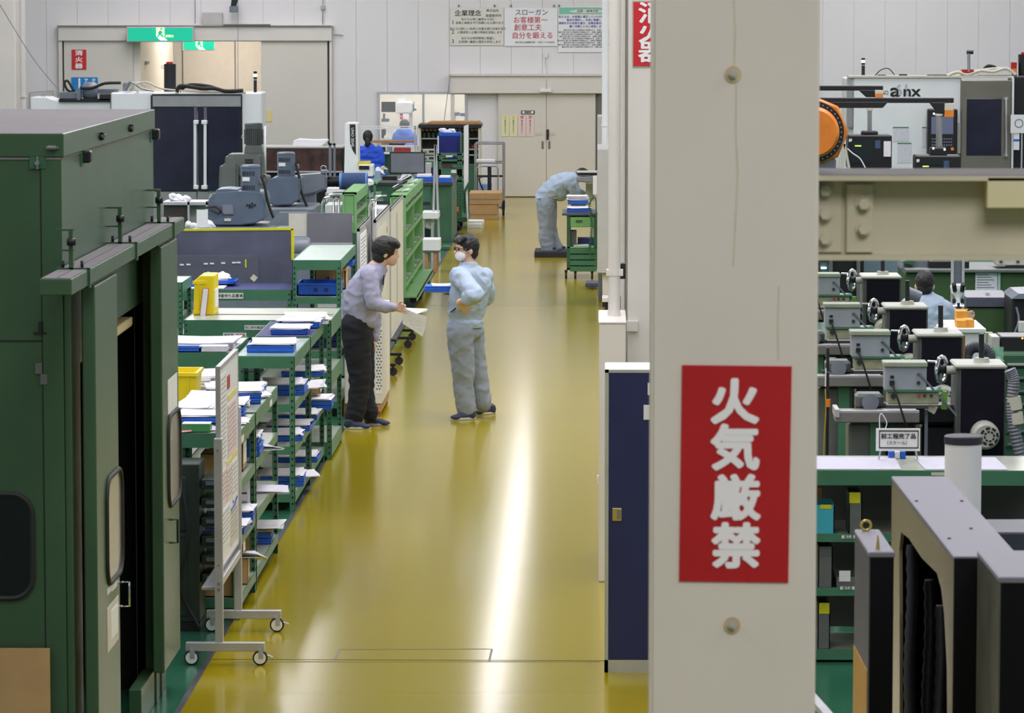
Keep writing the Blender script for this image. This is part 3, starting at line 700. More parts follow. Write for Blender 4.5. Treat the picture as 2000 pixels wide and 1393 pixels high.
# ================================================================== paper trays and paper stacks
TRAYG = 'blue plastic document trays on the green racks'
def tray(x, y, z, label, w_=.34, d_=.26, h=.05, rz=0., m=m_blue, name='document_tray', group=None):
    t = thing(name, label, 'tray', (x, y, z), group)
    R = Matrix.Rotation(rz, 3, 'Z')
    mb = MB().box(-w_/2, w_/2, -d_/2, d_/2, 0, .004)
    for a in ((-w_/2, w_/2, -d_/2, -d_/2 + .006), (-w_/2, w_/2, d_/2 - .006, d_/2), (-w_/2, -w_/2 + .006, -d_/2, d_/2), (w_/2 - .006, w_/2, -d_/2, d_/2)): mb.box(*a, 0, h)
    mb.box(-w_/2 - .006, w_/2 + .006, -d_/2 - .006, -d_/2, h - .012, h).box(-w_/2 - .006, w_/2 + .006, d_/2, d_/2 + .006, h - .012, h).box(-w_/2 - .006, -w_/2, -d_/2, d_/2, h - .012, h).box(w_/2, w_/2 + .006, -d_/2, d_/2, h - .012, h)
    mb.v = [R @ p + Vector((x, y, z)) for p in mb.v]
    part(mb, 'tray_body', m, t)
    return t
def papers(x, y, z, label, w_=.3, d_=.22, n=6, rz=0., curl=.008, t=.003, group=None, name='paper_stack', m=None, spread=.02, rnd=.12):
    r = thing(name, label, 'papers', (x, y, z), group)
    for k in range(n):
        mb = MB().sheet((x + random.uniform(-spread, spread), y + random.uniform(-spread, spread), z + t * (k + .6)), w_, d_, rz + random.uniform(-rnd, rnd), curl * (k + 1) / n * random.uniform(.3, 1.4) if k else 0, t * .8)
        part(mb, 'sheet', m or (m_paper if k % 3 else m_paper2), r)
    return r
def stack(x, y, z, where, n=2, rz=0., w_=.34, d_=.26, top=True, h=.034):
    """n nested trays and a paper pile on top"""
    for k in range(n):
        pos = '' if n == 1 else (', bottom one' if k == 0 else ', top one' if k == n - 1 else ', middle one')
        tray(x + random.uniform(-.008, .008), y, z + .001 + k * (h + .003), 'blue document tray %s%s' % (where, pos), w_, d_, h, rz)
    zt = z + .002 + n * (h + .003)
    if top: papers(x, y, zt, 'paper pile on blue trays ' + where, w_ - .02, d_, 5, rz)
def carton(x, y, z, w_, d_, h, label, rz=0, open_=False, m=m_cardb):
    t = thing('carton', label, 'box', (x, y, z)); R = Matrix.Rotation(rz, 3, 'Z')
    mb = MB().box(-w_/2, w_/2, -d_/2, d_/2, 0, .005)
    for a in ((-w_/2, w_/2, -d_/2, -d_/2 + .005), (-w_/2, w_/2, d_/2 - .005, d_/2), (-w_/2, -w_/2 + .005, -d_/2, d_/2), (w_/2 - .005, w_/2, -d_/2, d_/2)): mb.box(*a, 0, h)
    if not open_: mb.box(-w_/2, w_/2, -d_/2, -.003, h - .005, h).box(-w_/2, w_/2, .003, d_/2, h - .005, h)
    mb.v = [R @ p + Vector((x, y, z)) for p in mb.v]; part(mb, 'carton_body', m, t)
    lb = MB().box(-w_*.3, w_*.1, -d_/2 - .002, -d_/2, h*.3, h*.8).box(w_/2, w_/2 + .002, -d_*.3, d_*.3, h*.2, h*.9); lb.v = [R @ p + Vector((x, y, z)) for p in lb.v]
    part(MB().add(lb.v[8:], lb.f[:6]), 'paper_label', m_labelw, t)
    return t
# --- top of racks A1 / A2
ztp = 1.205
stack(-2.56, 25.35, ztp + .03, 'behind the whiteboard on the nearest rack top', 1, .05, .34, .3)
stack(-2.53, 25.95, ztp, 'on the middle of the near rack tops', 2, .04, .38, .32)
papers(-2.44, 25.55, ztp, 'loose papers right of the whiteboard on the nearest rack top', .3, .3, 4, .1)
papers(-2.62, 25.2, ztp, 'white papers lying low behind the whiteboard beside a green box', .3, .34, 5, -.1)
papers(-2.64, 25.75, ztp, 'tall white paper pile behind the whiteboard on the nearest rack top', .22, .36, 12, .02, .02, .008)
solo(MB().box(-2.66, -2.48, 24.96, 25.09, ztp, ztp + .05), 'file_box', pm('green_box_paint', (62, 140, 80), .5, var=.03), 'small green file box behind the lower left of the whiteboard', 'box', bevel=.003)
part(MB().box(-2.66, -2.48, 24.96, 25.09, ztp + .0505, ztp + .053), 'lid', m_paper2, bpy.data.objects['file_box'])
papers(-2.7, 25.0, ztp, 'pink and yellow slips at the left end of the nearest rack top', .16, .2, 4, .5, .02, m=pm('pink_slip', (226, 150, 160), .7, var=.1), name='slip_pile')
stack(-2.42, 26.85, ztp, 'at the aisle edge of the second rack top', 2, .1, .2, .3)
stack(-2.55, 27.45, ztp, 'at the far end of the second rack top', 1, .02, .4, .4)
papers(-2.60, 26.75, ztp, 'broad white paper pile on the second rack top', .42, .6, 8, .02, .02, .006)
papers(-2.42, 27.2, ztp, 'papers curling over the aisle edge of the second rack top', .22, .3, 5, .2, .02, .004)
# --- lower shelves of A1/A2
for (x, y, lev, n, wh) in ((-2.45, 25.85, .14, 0, ''), (-2.45, 26.6, .87, 3, 'on the upper shelf of the second rack'), (-2.42, 25.75, .52, 2, 'on the middle shelf of the nearest rack'),
                           (-2.45, 27.55, .14, 2, 'on the bottom shelf of the second rack'), (-2.5, 26.55, .52, 1, 'on the middle shelf of the second rack'), (-2.42, 25.3, .52, 1, 'by the near post on the nearest rack middle shelf'),
                           (-2.40, 25.9, .70, 0, '')):
    if n: stack(x, y, lev + .001, wh, n, random.uniform(-.06, .06), .3, .34, True, .038)
papers(-2.36, 26.95, .872, 'white slips hanging over the upper shelf edge of the second rack', .3, .34, 4, .5, -.05, .004)
papers(-2.38, 27.45, .522, 'big printed sheet sticking out of the second rack', .36, .44, 3, .1, -.03, m=m_paper2)
papers(-2.38, 27.5, .26, 'curled sheets on top of the trays on the second rack bottom shelf', .34, .4, 3, .05, .03)
carton(-2.44, 25.75, .875, .22, .3, .2, 'open brown carton on the upper shelf of the nearest rack', open_=True)
carton(-2.44, 25.2, .875, .22, .3, .18, 'closed brown carton near the whiteboard on the nearest rack', 0)
carton(-2.42, 25.65, .145, .24, .32, .17, 'brown carton on the bottom shelf of the nearest rack', .05)
carton(-2.44, 26.5, .145, .2, .2, .2, 'upright carton on the bottom shelf of the second rack')
carton(-2.46, 25.1, .145, .26, .3, .16, 'brown carton half hidden by the whiteboard foot post')
papers(-2.36, 25.62, .32, 'white sheets drooping off the lowest carton on the nearest rack', .3, .3, 3, .3, -.05)
carton(-2.4, 25.55, .34, .16, .2, .1, 'small carton standing on the drooping sheets')
solo(MB().box(-2.34, -2.325, 26.0, 26.06, .56, .78), 'paper_slip', m_paper, 'narrow white slip hanging beside the near green post', 'paper')
# --- B racks
stack(-2.56, 30.75, 1.208, 'on the clear sheet', 1, .03, .36, .5, True, .05)
stack(-2.53, 32.3, 1.208, 'at the near end of the navy mat', 1, .02, .3, .4)
stack(-2.50, 32.95, 1.208, 'in the middle of the navy mat', 1, .0, .34, .5, True, .045)
papers(-2.47, 33.25, 1.208, 'thick white paper pile at the far end of the navy mat', .34, .4, 12, .05, .01, .006)
for (x, y, lev, n, wh) in ((-2.5, 30.9, .13, 2, 'on the bottom shelf under the clear sheet'), (-2.5, 30.8, .5, 1, 'on the middle shelf under the clear sheet'), (-2.48, 31.5, .5, 1, 'far along the middle shelf under the clear sheet'),
                           (-2.5, 31.1, .83, 2, 'on the upper shelf under the clear sheet'), (-2.45, 32.6, .83, 1, 'on the upper shelf under the navy mat'), (-2.42, 33.1, .5, 2, 'sticking out of the middle shelf under the navy mat'),
                           (-2.5, 32.5, .13, 1, 'on the bottom shelf under the navy mat'), (-2.48, 32.3, .5, 1, 'on the middle shelf under the navy mat')):
    stack(x, y, lev + .001, wh, n, random.uniform(-.05, .05), .34, .42, True, .036)
papers(-2.4, 31.65, .832, 'loose papers at the aisle edge under the clear sheet', .34, .5, 5, .1, .02)
papers(-2.4, 31.45, .132, 'papers poking into the aisle below the clear sheet rack', .3, .3, 3, .3, .02)
carton(-2.43, 33.15, .62, .16, .2, .1, 'brown carton lid behind the trays under the navy mat', open_=True)
# --- left racks
papers(-3.18, 31.0, 1.205, 'wide white paper pile on the rack left of the clear sheet', .62, .5, 7, 0, .015, .008)
tray(-3.35, 30.66, 1.206, 'blue document tray at the front edge of the rack left of the clear sheet', .5, .2, .04)
solo(MB().box(-3.12, -2.9, 30.56, 30.72, 1.205, 1.25), 'book', m_paper2, 'thick grey bound book beside the wide paper pile', 'book', bevel=.003)
papers(-3.05, 29.0 - .35, 1.105, 'white sheets behind the small yellow bin', .5, .5, 6, 0, .01, .02)
papers(-2.96, 28.0, 1.105, 'single sheet under the right side of the small yellow bin', .2, .3, 2, .3)
# yellow bins
def bin_(c, w_, d_, h, label, rz=0, mat=m_yellow, lipw=.02, name='parts_bin', cat='bin', rib=True):
    t = thing(name, label, cat, c); R = Matrix.Rotation(rz, 3, 'Z'); mb = MB()
    tw, td = w_/2, d_/2; bw, bd = tw * .88, td * .88; wall = .01
    o = [(-bw,-bd,0),(bw,-bd,0),(bw,bd,0),(-bw,bd,0),(-tw,-td,h),(tw,-td,h),(tw,td,h),(-tw,td,h)]
    i = [(-bw+wall,-bd+wall,wall),(bw-wall,-bd+wall,wall),(bw-wall,bd-wall,wall),(-bw+wall,bd-wall,wall),(-tw+wall,-td+wall,h),(tw-wall,-td+wall,h),(tw-wall,td-wall,h),(-tw+wall,td-wall,h)]
    mb.add(o + i, [(0,3,2,1),(0,1,5,4),(1,2,6,5),(2,3,7,6),(3,0,4,7),(8,9,10,11),(8,12,13,9),(9,13,14,10),(10,14,15,11),(11,15,12,8),(4,5,13,12),(5,6,14,13),(6,7,15,14),(7,4,12,15)])
    mb.v = [R @ p + Vector(c) for p in mb.v]; part(mb, 'bin_body', mat, t)
    rm = MB()
    for a in ((-tw-lipw*.5, tw+lipw*.5, -td-lipw*.5, -td), (-tw-lipw*.5, tw+lipw*.5, td, td+lipw*.5), (-tw-lipw*.5, -tw, -td, td), (tw, tw+lipw*.5, -td, td)): rm.box(*a, h-.025, h)
    if rib: rm.box(-tw*.5, -tw*.44, -td-.006, -bd*.98, h*.15, h*.95).box(tw*.44, tw*.5, -td-.006, -bd*.98, h*.15, h*.95)
    rm.v = [R @ p + Vector(c) for p in rm.v]; part(rm, 'rim', mat, t)
    return t
bb = bin_((wx(355, 27.9), 27.95, 1.105), .22, .42, .21, 'open yellow plastic bin on the rack behind the booth, lower of the two')
c = W(397, 622, 34.25)
yb2 = thing('parts_bin', 'yellow plastic bin standing on its end on the bare metal bench', 'bin', (c.x, 34.3, 1.201))
yx0, yx1 = wx(376, 34.1), wx(417, 34.1)
part(MB().prism([(yx0, 1.201), (yx0 + .01, 1.5), (yx0 + .06, 1.545), (yx1, 1.545), (yx1, 1.201)], 'Y', 34.1, 34.5), 'bin_body', m_yellow, yb2, .006)
part(MB().box(yx0 - .004, yx0 + .11, 34.09, 34.1, 1.21, 1.24).box(yx0 - .004, yx0 + .11, 34.09, 34.1, 1.47, 1.5).box(yx0 + .04, yx0 + .05, 34.085, 34.1, 1.24, 1.47), 'rim', m_yellow, yb2, .002)
part(MB().box(yx1 - .002, yx1 + .008, 34.12, 34.4, 1.26, 1.42), 'side_label', m_labelw, yb2)
tg = part(MB().obox((yx0 + .10, 34.06, 1.315), (.045, .004, .24), (0, .12, 0)), 'hanging_tag', m_labelw, yb2)
part(MB().obox((yx0 + .10, 34.063, 1.315), (.055, .004, .25), (0, .12, 0)), 'tag_border', m_inkred, tg)
solo(MB().box(wx(368, 37.2), wx(437, 37.2), 37.1, 37.5, 1.203, 1.21), 'paper_sheet', m_paper, 'white sheet under the blue tray by the dark screen', 'papers')
tray(wx(428, 37.5), 37.6, 1.22, 'blue document tray on the navy bench in front of the dark screen', .3, .3, .035)
papers(wx(426, 37.5), 37.55, 1.258, 'crumpled white papers in the tray before the dark screen', .16, .2, 5, .4, .03, .008)
tray(wx(370, 37.5), 37.4, 1.212, 'pale blue tray at the left end of the navy bench', .3, .3, .03)
# black holders in the bench rack
for px, w_, h, nm in ((386, .09, .16, 'black cylindrical holder under the bare metal bench'), (412, .12, .1, 'black tool head lying under the bare metal bench'), (424, .05, .15, 'slim black holder standing under the bare metal bench')):
    solo(MB().lathe((wx(px, 33.8), 33.85, .955), [(w_*.5, 0), (w_*.5, h*.4), (w_*.36, h*.5), (w_*.42, h)], n=16), 'tool_holder', m_black, nm, 'tool')
solo(MB().box(-3.4, -3.14, 33.7, 34.0, .753, .95), 'tool_board', pm('dark_brown_board', (84, 48, 40), .6, var=.1), 'brown wooden block under the tool holders', 'board', bevel=.004)
solo(MB().box(-3.12, -2.9, 33.62, 33.95, .755, 1.04), 'grey_box', m_olgrey, 'grey steel box under the labels of the bare metal bench', 'box', bevel=.004)
# rack D contents
def crate(c, w_, d_, h, label, mat=m_blue):
    t = thing('plastic_crate', label, 'crate', c); x, y, z = c
    mb = MB().box(x-w_/2, x+w_/2, y-d_/2, y+d_/2, z, z+.01)
    for a in ((x-w_/2, x+w_/2, y-d_/2, y-d_/2+.012), (x-w_/2, x+w_/2, y+d_/2-.012, y+d_/2), (x-w_/2, x-w_/2+.012, y-d_/2, y+d_/2), (x+w_/2-.012, x+w_/2, y-d_/2, y+d_/2)): mb.box(*a, z, z+h)
    part(mb, 'crate_body', mat, t)
    rb = MB()
    for k in range(9): xx = x - w_/2 + w_ * (k + .5) / 9; rb.box(xx - .004, xx + .004, y - d_/2 - .008, y - d_/2, z + .02, z + h - .03)
    rb.box(x-w_/2-.01, x+w_/2+.01, y-d_/2-.01, y-d_/2, z+h-.02, z+h).box(x+w_/2, x+w_/2+.01, y-d_/2, y+d_/2, z+h-.02, z+h)
    part(rb, 'ribs', mat, t, kind='stuff')
    part(MB().box(x-.04, x-.005, y-d_/2-.012, y-d_/2-.008, z+h*.35, z+h*.6).box(x+.06, x+.095, y-d_/2-.012, y-d_/2-.008, z+h*.35, z+h*.6), 'handle_hole', m_dkblue, t, kind='stuff')
crate((-2.66, 37.45, 1.132), .40, .5, .12, 'blue slatted crate on the middle shelf of the tall rack, lower one')
crate((-2.6, 38.2, 1.132), .3, .4, .2, 'cardboard coloured low box behind the blue crate on the tall rack', m_cardb)
tray(-2.58, 38.9, 1.3, 'blue tray under the pale top of the tall rack', .3, .3, .05)
solo(MB().cyl((-2.58, 38.9, 1.132), (-2.58, 38.9, 1.298), .1, n=16), 'support_block', m_olgrey, 'grey round block holding the rear tray of the tall rack', 'block')
for k in range(3): tray(-2.66, 37.6, .622 + k * .06, 'dark blue tray on the low shelf of the tall rack, %s of three' % ('bottom', 'middle', 'top')[k], .36, .4, .055, m=m_dkblue)
# ================================================================== middle left: screen, machines, boards, light green racks
def pxt(name, label, cat, px, py, Y, group=None):      # a thing whose base sits where the photograph shows it
    return thing(name, label, cat, W(px, py, Y), group)
YS = 38.4
sc = pxt('splash_screen', 'wide dark translucent screen edged with yellow tape behind the navy bench', 'screen', 460, 565, YS)
m_screen = pm('smoky_screen', (98, 100, 122), .22, var=.25, scale=1.6, alpha=.86)
part(MB().pbox(340, 573, 449, 572, YS, YS + .01), 'screen_sheet', m_screen, sc)
tp_ = MB(); a = W(340, 451.5, YS); b = W(573, 447, YS); c_ = W(573, 572, YS)
part(MB().prism([(a.x, a.z), (b.x, b.z - .012), (b.x, b.z + .012), (a.x, a.z + .02)], 'Y', YS - .006, YS + .014), 'tape_edge', m_tape, sc)
part(MB().box(b.x - .022, b.x + .006, YS - .006, YS + .014, wz(508, YS), b.z), 'tape_edge', m_tape, sc)
part(MB().pbox(340, 505, 498, 572, YS - .012, YS - .006), 'inner_sheet', pm('clear_film', (120, 124, 140), .15, var=.05, alpha=.35), sc)
part(MB().pbox(478.5, 481.5, 507, 523, YS - .016, YS - .012), 'yellow_tag', m_tape, sc)
c = W(496, 543, YS); part(MB().obox((c.x, YS - .014, c.z), (.055, .003, .055), (0, .7, 0)), 'tan_sticker', m_doc, sc)
for px in (355, 368, 402, 414, 436, 457, 466): part(MB().pbox(px - 4, px + 4, 516 - (px - 350) * .04, 519 - (px - 350) * .04, YS - .016, YS - .012), 'white_mark', m_labelw, sc)
# floor stand of the screen
part(MB().fbox(345, 352, 449, YS + .02, YS + .05).fbox(560, 566, 452, YS + .02, YS + .05), 'stand_post', m_green, sc)
# grey tube of the next machine
t = pxt('grey_spindle_motor', 'grey horizontal motor cylinder with a round hole beside the yellow tape', 'motor', 590, 500, 40.5)
a = W(560, 482, 40.5); b = W(606, 482, 40.5)
part(MB().lathe((a.x, 40.5, a.z), [(.10, 0), (.10, b.x - a.x - .02), (.085, b.x - a.x)], 'X', 24), 'housing', m_grey, t)
part(MB().lathe((b.x, 40.46, b.z), [(.03, .0), (.03, .004)], 'X', 16), 'bore', m_black, t)
part(MB().fbox(556, 612, 497, 40.3, 40.9), 'base', m_grey, t, .01)
# machine beds that carry the gear motors
t = pxt('machine_bed', 'broad grey machine bed under the gear motors', 'machine', 500, 445, 42.5)
t.location.z = 0
part(MB().fbox(372, 600, 447, 43.3, 44.8), 'bed', m_grey, t, .02)
part(MB().fbox(515, 612, 406, 45.6, 46.8), 'bed', m_grey, t, .02)
part(MB().fbox(600, 668, 425, 43.4, 43.5), 'side_guard', m_ltgrey, t, .004)
part(MB().prism([(W(x, y, 43.2).x, W(x, y, 43.2).z) for x, y in ((520, 441), (545, 415), (600, 415), (600, 441))], 'Y', 43.2, 43.3), 'guard_plate', m_grey, t)
# grey leaning panels in front of the bed
t = pxt('splash_guard', 'grey steel panel standing behind the tall rack, its left part papered', 'panel', 628, 484, 41.3)
part(MB().pbox(600, 688, 416, 476, 41.3, 41.33), 'sheet', pm('dull_grey_sheet', (128, 128, 138), .35, .4, var=.12, scale=2), t, .003)
part(MB().pbox(564, 600, 417, 462, 41.32, 41.34), 'papered_part', pm('yellowed_paper', (196, 194, 184), .6, var=.06), t)
part(MB().pbox(602, 688, 475, 483, 41.26, 41.34), 'lower_bar', m_alu, t, .003)
lg = MB().fbox(606, 611, 480, 41.34, 41.38).fbox(680, 685, 480, 41.34, 41.38); part(lg, 'stand_leg', m_alu, t)
# ---- gear motor units
def vents(mb, px0, px1, py0, py1, Y, n):
    for k in range(n):
        x = px0 + (px1 - px0) * (k + .5) / n; mb.pbox(x - (px1 - px0) / n * .27, x + (px1 - px0) / n * .27, py0, py1, Y - .008, Y + .03)
def gearmotor(name, label, cx, Y, top, bot, r, bases, cable):
    t = pxt(name, label, 'motor', cx, bot + 60, Y)
    a = W(cx, bot, Y); b = W(cx, top, Y); R = r * Y / F; h = b.z - a.z
    mo = part(MB().lathe((a.x, Y, a.z), [(R * .96, 0), (R * .96, h * .04), (R, h * .05), (R, h * .9)], n=28), 'motor_housing', m_bluegrey, t)
    part(MB().lathe((a.x, Y, a.z + h * .9), [(R * 1.04, 0), (R * 1.04, h * .05), (R * .9, h * .1)], n=28), 'motor_cap', m_bluegrey, mo)
    v = MB()
    for z0, z1 in ((.62, .78), (.12, .28)):
        for k in range(7):
            an = radians(-90 + (k - 3.2) * 12 - 8); c = Vector((a.x + R * cos(an), Y + R * sin(an), a.z))
            v.obox((c.x, c.y, a.z + h * (z0 + z1) / 2), (.010, .008, h * (z1 - z0)), (0, 0, an + pi/2))
    part(v, 'vent_slots', m_black, mo, kind='stuff')
    pl = MB().pbox(cx - r * .85, cx - r * .1, top + (bot - top) * .44, top + (bot - top) * .58, Y - R * 1.01, Y - R * .9)
    part(pl, 'name_plate', m_labelw, mo)
    part(MB().pbox(cx + r * .8, cx + r * 1.4, top + (bot - top) * .5, top + (bot - top) * .7, Y - R * .3, Y + .05), 'terminal_box', m_grey, mo, .008)
    for nm, pts, d0, d1, mt in bases:
        P = [(W(x, y, Y + d0).x, W(x, y, Y + d0).z) for x, y in pts]
        part(MB().prism(P, 'Y', Y + d0, Y + d1), nm, mt, t, .012, seg=2)
    part(MB().tube([W(*q, Y - .12) for q in cable], .016, 7, sub=5), 'cable', m_rubber, t)
    return t
g1 = gearmotor('gear_motor', 'nearest blue-grey gear motor with vent slots above the yellow tape', 489.5, 44.0, 322, 377, 19,
  [('gearbox', [(406, 392), (418, 377), (468, 374), (512, 377), (517, 392), (517, 428), (500, 436), (470, 440), (420, 440), (406, 434)], -.28, .5, m_bluegrey),
   ('gearbox_cover', [(419, 392), (421, 371), (440, 369), (466, 371), (466, 392)], -.2, .4, m_bluegrey),
   ('motor_flange', [(466, 388), (466, 379), (512, 379), (514, 388)], -.24, .36, m_bluegrey),
   ('side_cover', [(432, 400), (456, 400), (458, 420), (434, 420)], -.31, -.27, m_grey)],
  [(510, 345), (516, 360), (522, 390), (532, 420), (545, 446)])
part(MB().pbox(438, 451, 427, 432, 43.70, 43.73), 'name_plate', m_doc, g1)
v = MB()
for k, (dx, dy) in enumerate(((0, 0), (5, -3), (5, 3), (10, 0), (-5, 0), (0, 4))): v.pbox(486 + dx, 489 + dx, 399 + dy, 402 + dy, 43.70, 43.73)
part(v, 'cover_holes', m_black, g1, kind='stuff')
part(MB().tube([W(402, 406, 43.68), W(420, 404, 43.66), W(430, 410, 43.66), W(428, 417, 43.66), W(412, 409, 43.66)], .014, 6, sub=4), 'handle_rod', m_blackmetal, g1)
g2 = gearmotor('gear_motor', 'second blue-grey gear motor, right of and behind the nearest one', 559, 46.0, 297, 345, 17.5,
  [('gearbox', [(519, 362), (530, 348), (584, 348), (586, 370), (584, 390), (570, 400), (535, 402), (519, 392)], -.25, .45, m_bluegrey),
   ('motor_flange', [(536, 352), (537, 346), (582, 346), (583, 352)], -.22, .34, m_bluegrey)],
  [(577, 318), (584, 345), (588, 372), (598, 400), (606, 418)])
# radial arm with the blue canister
ar = pxt('spindle_arm', 'tapered grey horizontal machine arm ending in a dark shaft', 'machine', 610, 388, 47)
P = [(W(x, y, 47).x, W(x, y, 47).z) for x, y in ((580, 341), (628, 338), (640, 342), (640, 368), (620, 376), (580, 384))]
part(MB().prism(P, 'Y', 46.8, 47.2), 'arm', m_grey, ar, .02, seg=2)
part(MB().cyl(W(638, 355, 47), W(668, 354, 47), .062, n=20), 'shaft', m_blackmetal, ar)
part(MB().torus(W(632, 329, 46.9), .032, .007, 'Y'), 'eye_ring', m_steel, ar)
part(MB().pbox(626, 638, 333, 340, 46.85, 47.1), 'ring_boss', m_grey, ar, .01)
part(MB().pbox(586, 615, 378, 442, 46.85, 47.15).fbox(582, 622, 430, 46.81, 47.3), 'column', m_grey, ar, .01)
bl = pxt('blue_canister', 'blue foam-covered canister with open end on the dark shaft', 'canister', 693, 373, 47)
a = W(668, 354, 47); b = W(716, 355, 47)
part(MB().cyl(a, b, .10, .108, n=28), 'sleeve', pm('denim_blue_foam', (56, 78, 122), .85, var=.12, scale=30), bl)
part(MB().cyl(a - Vector((.03, 0, 0)), a, .098, n=28), 'blue_band', pm('light_blue_band', (92, 142, 208), .5, var=.03), bl)
part(MB().torus(b, .105, .012, 'X', n=32), 'rim', pm('light_blue_band', (92, 142, 208)), bl)
part(MB().cyl(b, b + Vector((.004, 0, 0)), .096, n=28), 'mouth', m_dark, bl)
# back fin motor machine
Y3 = 52.0
fm = pxt('fin_motor_machine', 'grey-green old machine head with a tall finned motor', 'machine', 478, 372, Y3); fm.location.z = 0
a = W(495.5, 284, Y3); b = W(495.5, 240, Y3); R = 17.5 * Y3 / F; h = b.z - a.z
part(MB().lathe((a.x, Y3, a.z), [(R * .9, 0), (R * .9, h * .72), (R, h * .73), (R, h * .95), (R * .85, h)], n=28), 'motor_housing', pm('dark_olive_motor', (70, 76, 78), .5, var=.08), fm)
fn = MB()
for k in range(28):
    an = 2 * pi * k / 28; fn.obox((a.x + R * .95 * cos(an), Y3 + R * .95 * sin(an), a.z + h * .38), (.03, .006, h * .66), (0, 0, an))
part(fn, 'cooling_fins', m_olgrey, fm, kind='stuff')
for px in (475, 517): part(MB().torus(W(px, 268, Y3), .022, .005, 'Y', n=16), 'eye_bolt', m_steel, fm)
part(MB().prism([(W(x, y, Y3).x, W(x, y, Y3).z) for x, y in ((480, 284), (511, 284), (514, 300), (478, 300))], 'Y', Y3 - .12, Y3 + .12), 'neck', m_olgrey, fm, .01)
part(MB().prism([(W(x, y, Y3).x, W(x, y, Y3).z) for x, y in ((443, 310), (445, 300), (517, 299), (517, 345), (443, 345))], 'Y', Y3 - .3, Y3 + .3), 'head', m_olgrey, fm, .03, seg=2)
part(MB().prism([(W(x, y, Y3).x, W(x, y, Y3).z) for x, y in ((434, 324), (437, 318), (470, 318), (470, 380), (432, 380))], 'Y', Y3 - .4, Y3 + .1), 'gear_case', m_olgrey, fm, .03, seg=2)
part(MB().fbox(436, 522, 345, Y3 - .2, Y3 + .4), 'base', m_olgrey, fm, .02)
part(MB().pbox(478, 494, 311, 313, Y3 - .32, Y3 - .3).pbox(478, 494, 316, 318, Y3 - .32, Y3 - .3), 'vent_slots', m_black, fm, kind='stuff')
part(MB().cyl(W(518, 338, Y3 - .2), W(518, 246, Y3 - .2), .012, n=8), 'conduit', m_white, fm)
# ---- bench things left
t = pxt('aluminium_frame_table', 'aluminium framed table with black board beside the green enclosure', 'table', 345, 440, 50); t.location.z = 0
for px in (368, 404): part(MB().fbox(px - 2, px + 2, 392, 50, 50.08), 'frame_leg', m_alu, t)
part(MB().pbox(318, 410, 394, 401, 50, 50.5), 'table_top', m_alu, t, .004)
part(MB().pbox(320, 366, 401, 445, 50.06, 50.1), 'black_panel', pm('brown_black_board', (52, 46, 44), .5, var=.1), t)
part(MB().pbox(407, 410, 401, 445, 50.02, 50.06).pbox(370, 402, 401, 445, 50.3, 50.32), 'side_panel', m_ltgrey, t)
t2 = pxt('paper_document_stand', 'small white sheet standing on the machine bed left of the gear motor', 'paper', 395, 444, 43.4)
part(MB().pbox(384, 406, 410, 444, 43.4, 43.42), 'sheet', m_white, t2)
cl = thing('white_cloth', 'crumpled white cloth bundle lying on the aluminium framed table', 'cloth', W(348, 394, 50.2))
def crumple(mb, px, py, Y, rx, rz, n, seed):
    random.seed(seed)
    for k in range(n): mb.ell(W(px + random.uniform(-rx, rx), py + random.uniform(-rz, rz) , Y), (random.uniform(.03, .07), random.uniform(.03, .06), random.uniform(.02, .04)), 8, 6, rot=(random.random(), random.random(), random.random()))
    return mb
part(crumple(MB(), 348, 388, 50.2, 20, 4, 16, 3), 'cloth_fold', m_paper, cl, kind='stuff')
cl = thing('white_rag', 'white rags scattered at the foot of the nearest gear motor', 'cloth', W(390, 444, 43.6))
part(crumple(MB(), 392, 440, 43.6, 24, 3, 18, 5), 'rag_fold', m_paper, cl, kind='stuff')
# ---- white bin box with chrome rails
def railcart(label, px0, px1, py0, py1, Y, d, bars, box=None):
    t = pxt('chrome_rail_cart', label, 'cart', (px0 + px1) / 2, py1, Y); t.location.z = 0
    x0, x1 = wx(px0, Y), wx(px1, Y); zt = wz(py0, Y)
    for yy in (Y, Y + d):
        part(MB().tube([(x0, yy, .1), (x0, yy, zt - .08), (x0 + .03, yy, zt - .02), (x0 + .1, yy, zt), (x1, yy, zt)], .017, 8), 'rail', m_chrome, t)
    for f_ in bars: x = x0 + (x1 - x0) * f_; part(MB().cyl((x, Y, .3), (x, Y, zt), .012, n=8), 'upright', m_chrome, t)
    if box: part(MB().box(x0 + .03, x1 + .02, Y + .03, Y + d, zt - box[1], zt - box[0]), 'tray_box', m_white, t, .006)
    part(MB().box(x0, x1 + .05, Y, Y + d, .12, .15), 'deck', m_alu, t)
    for a_ in (x0 + .05, x1): part(MB().cyl((a_, Y, .06), (a_ + .03, Y, .06), .06, n=16), 'wheel', m_rubber, t)
railcart('chrome railed cart with white box left of the light green rack', 629, 664, 384, 420, 45.5, .7, (.65, .95), (.1, .5))
railcart('chrome railed cart between the two light green racks', 722, 748, 389, 480, 48.6, .9, (.45,), (.12, .5))
t = pxt('paper_pile', 'white papers lying behind the chrome rail by the blue canister', 'papers', 650, 377, 47.6)
part(MB().pbox(638, 670, 368, 377, 47.6, 47.9), 'sheet_pile', m_paper, t)
part(MB().box(wx(636, 47.6), wx(672, 47.6), 47.55, 48, 0, wz(377, 47.6)), 'stand', m_ltgrey, t)
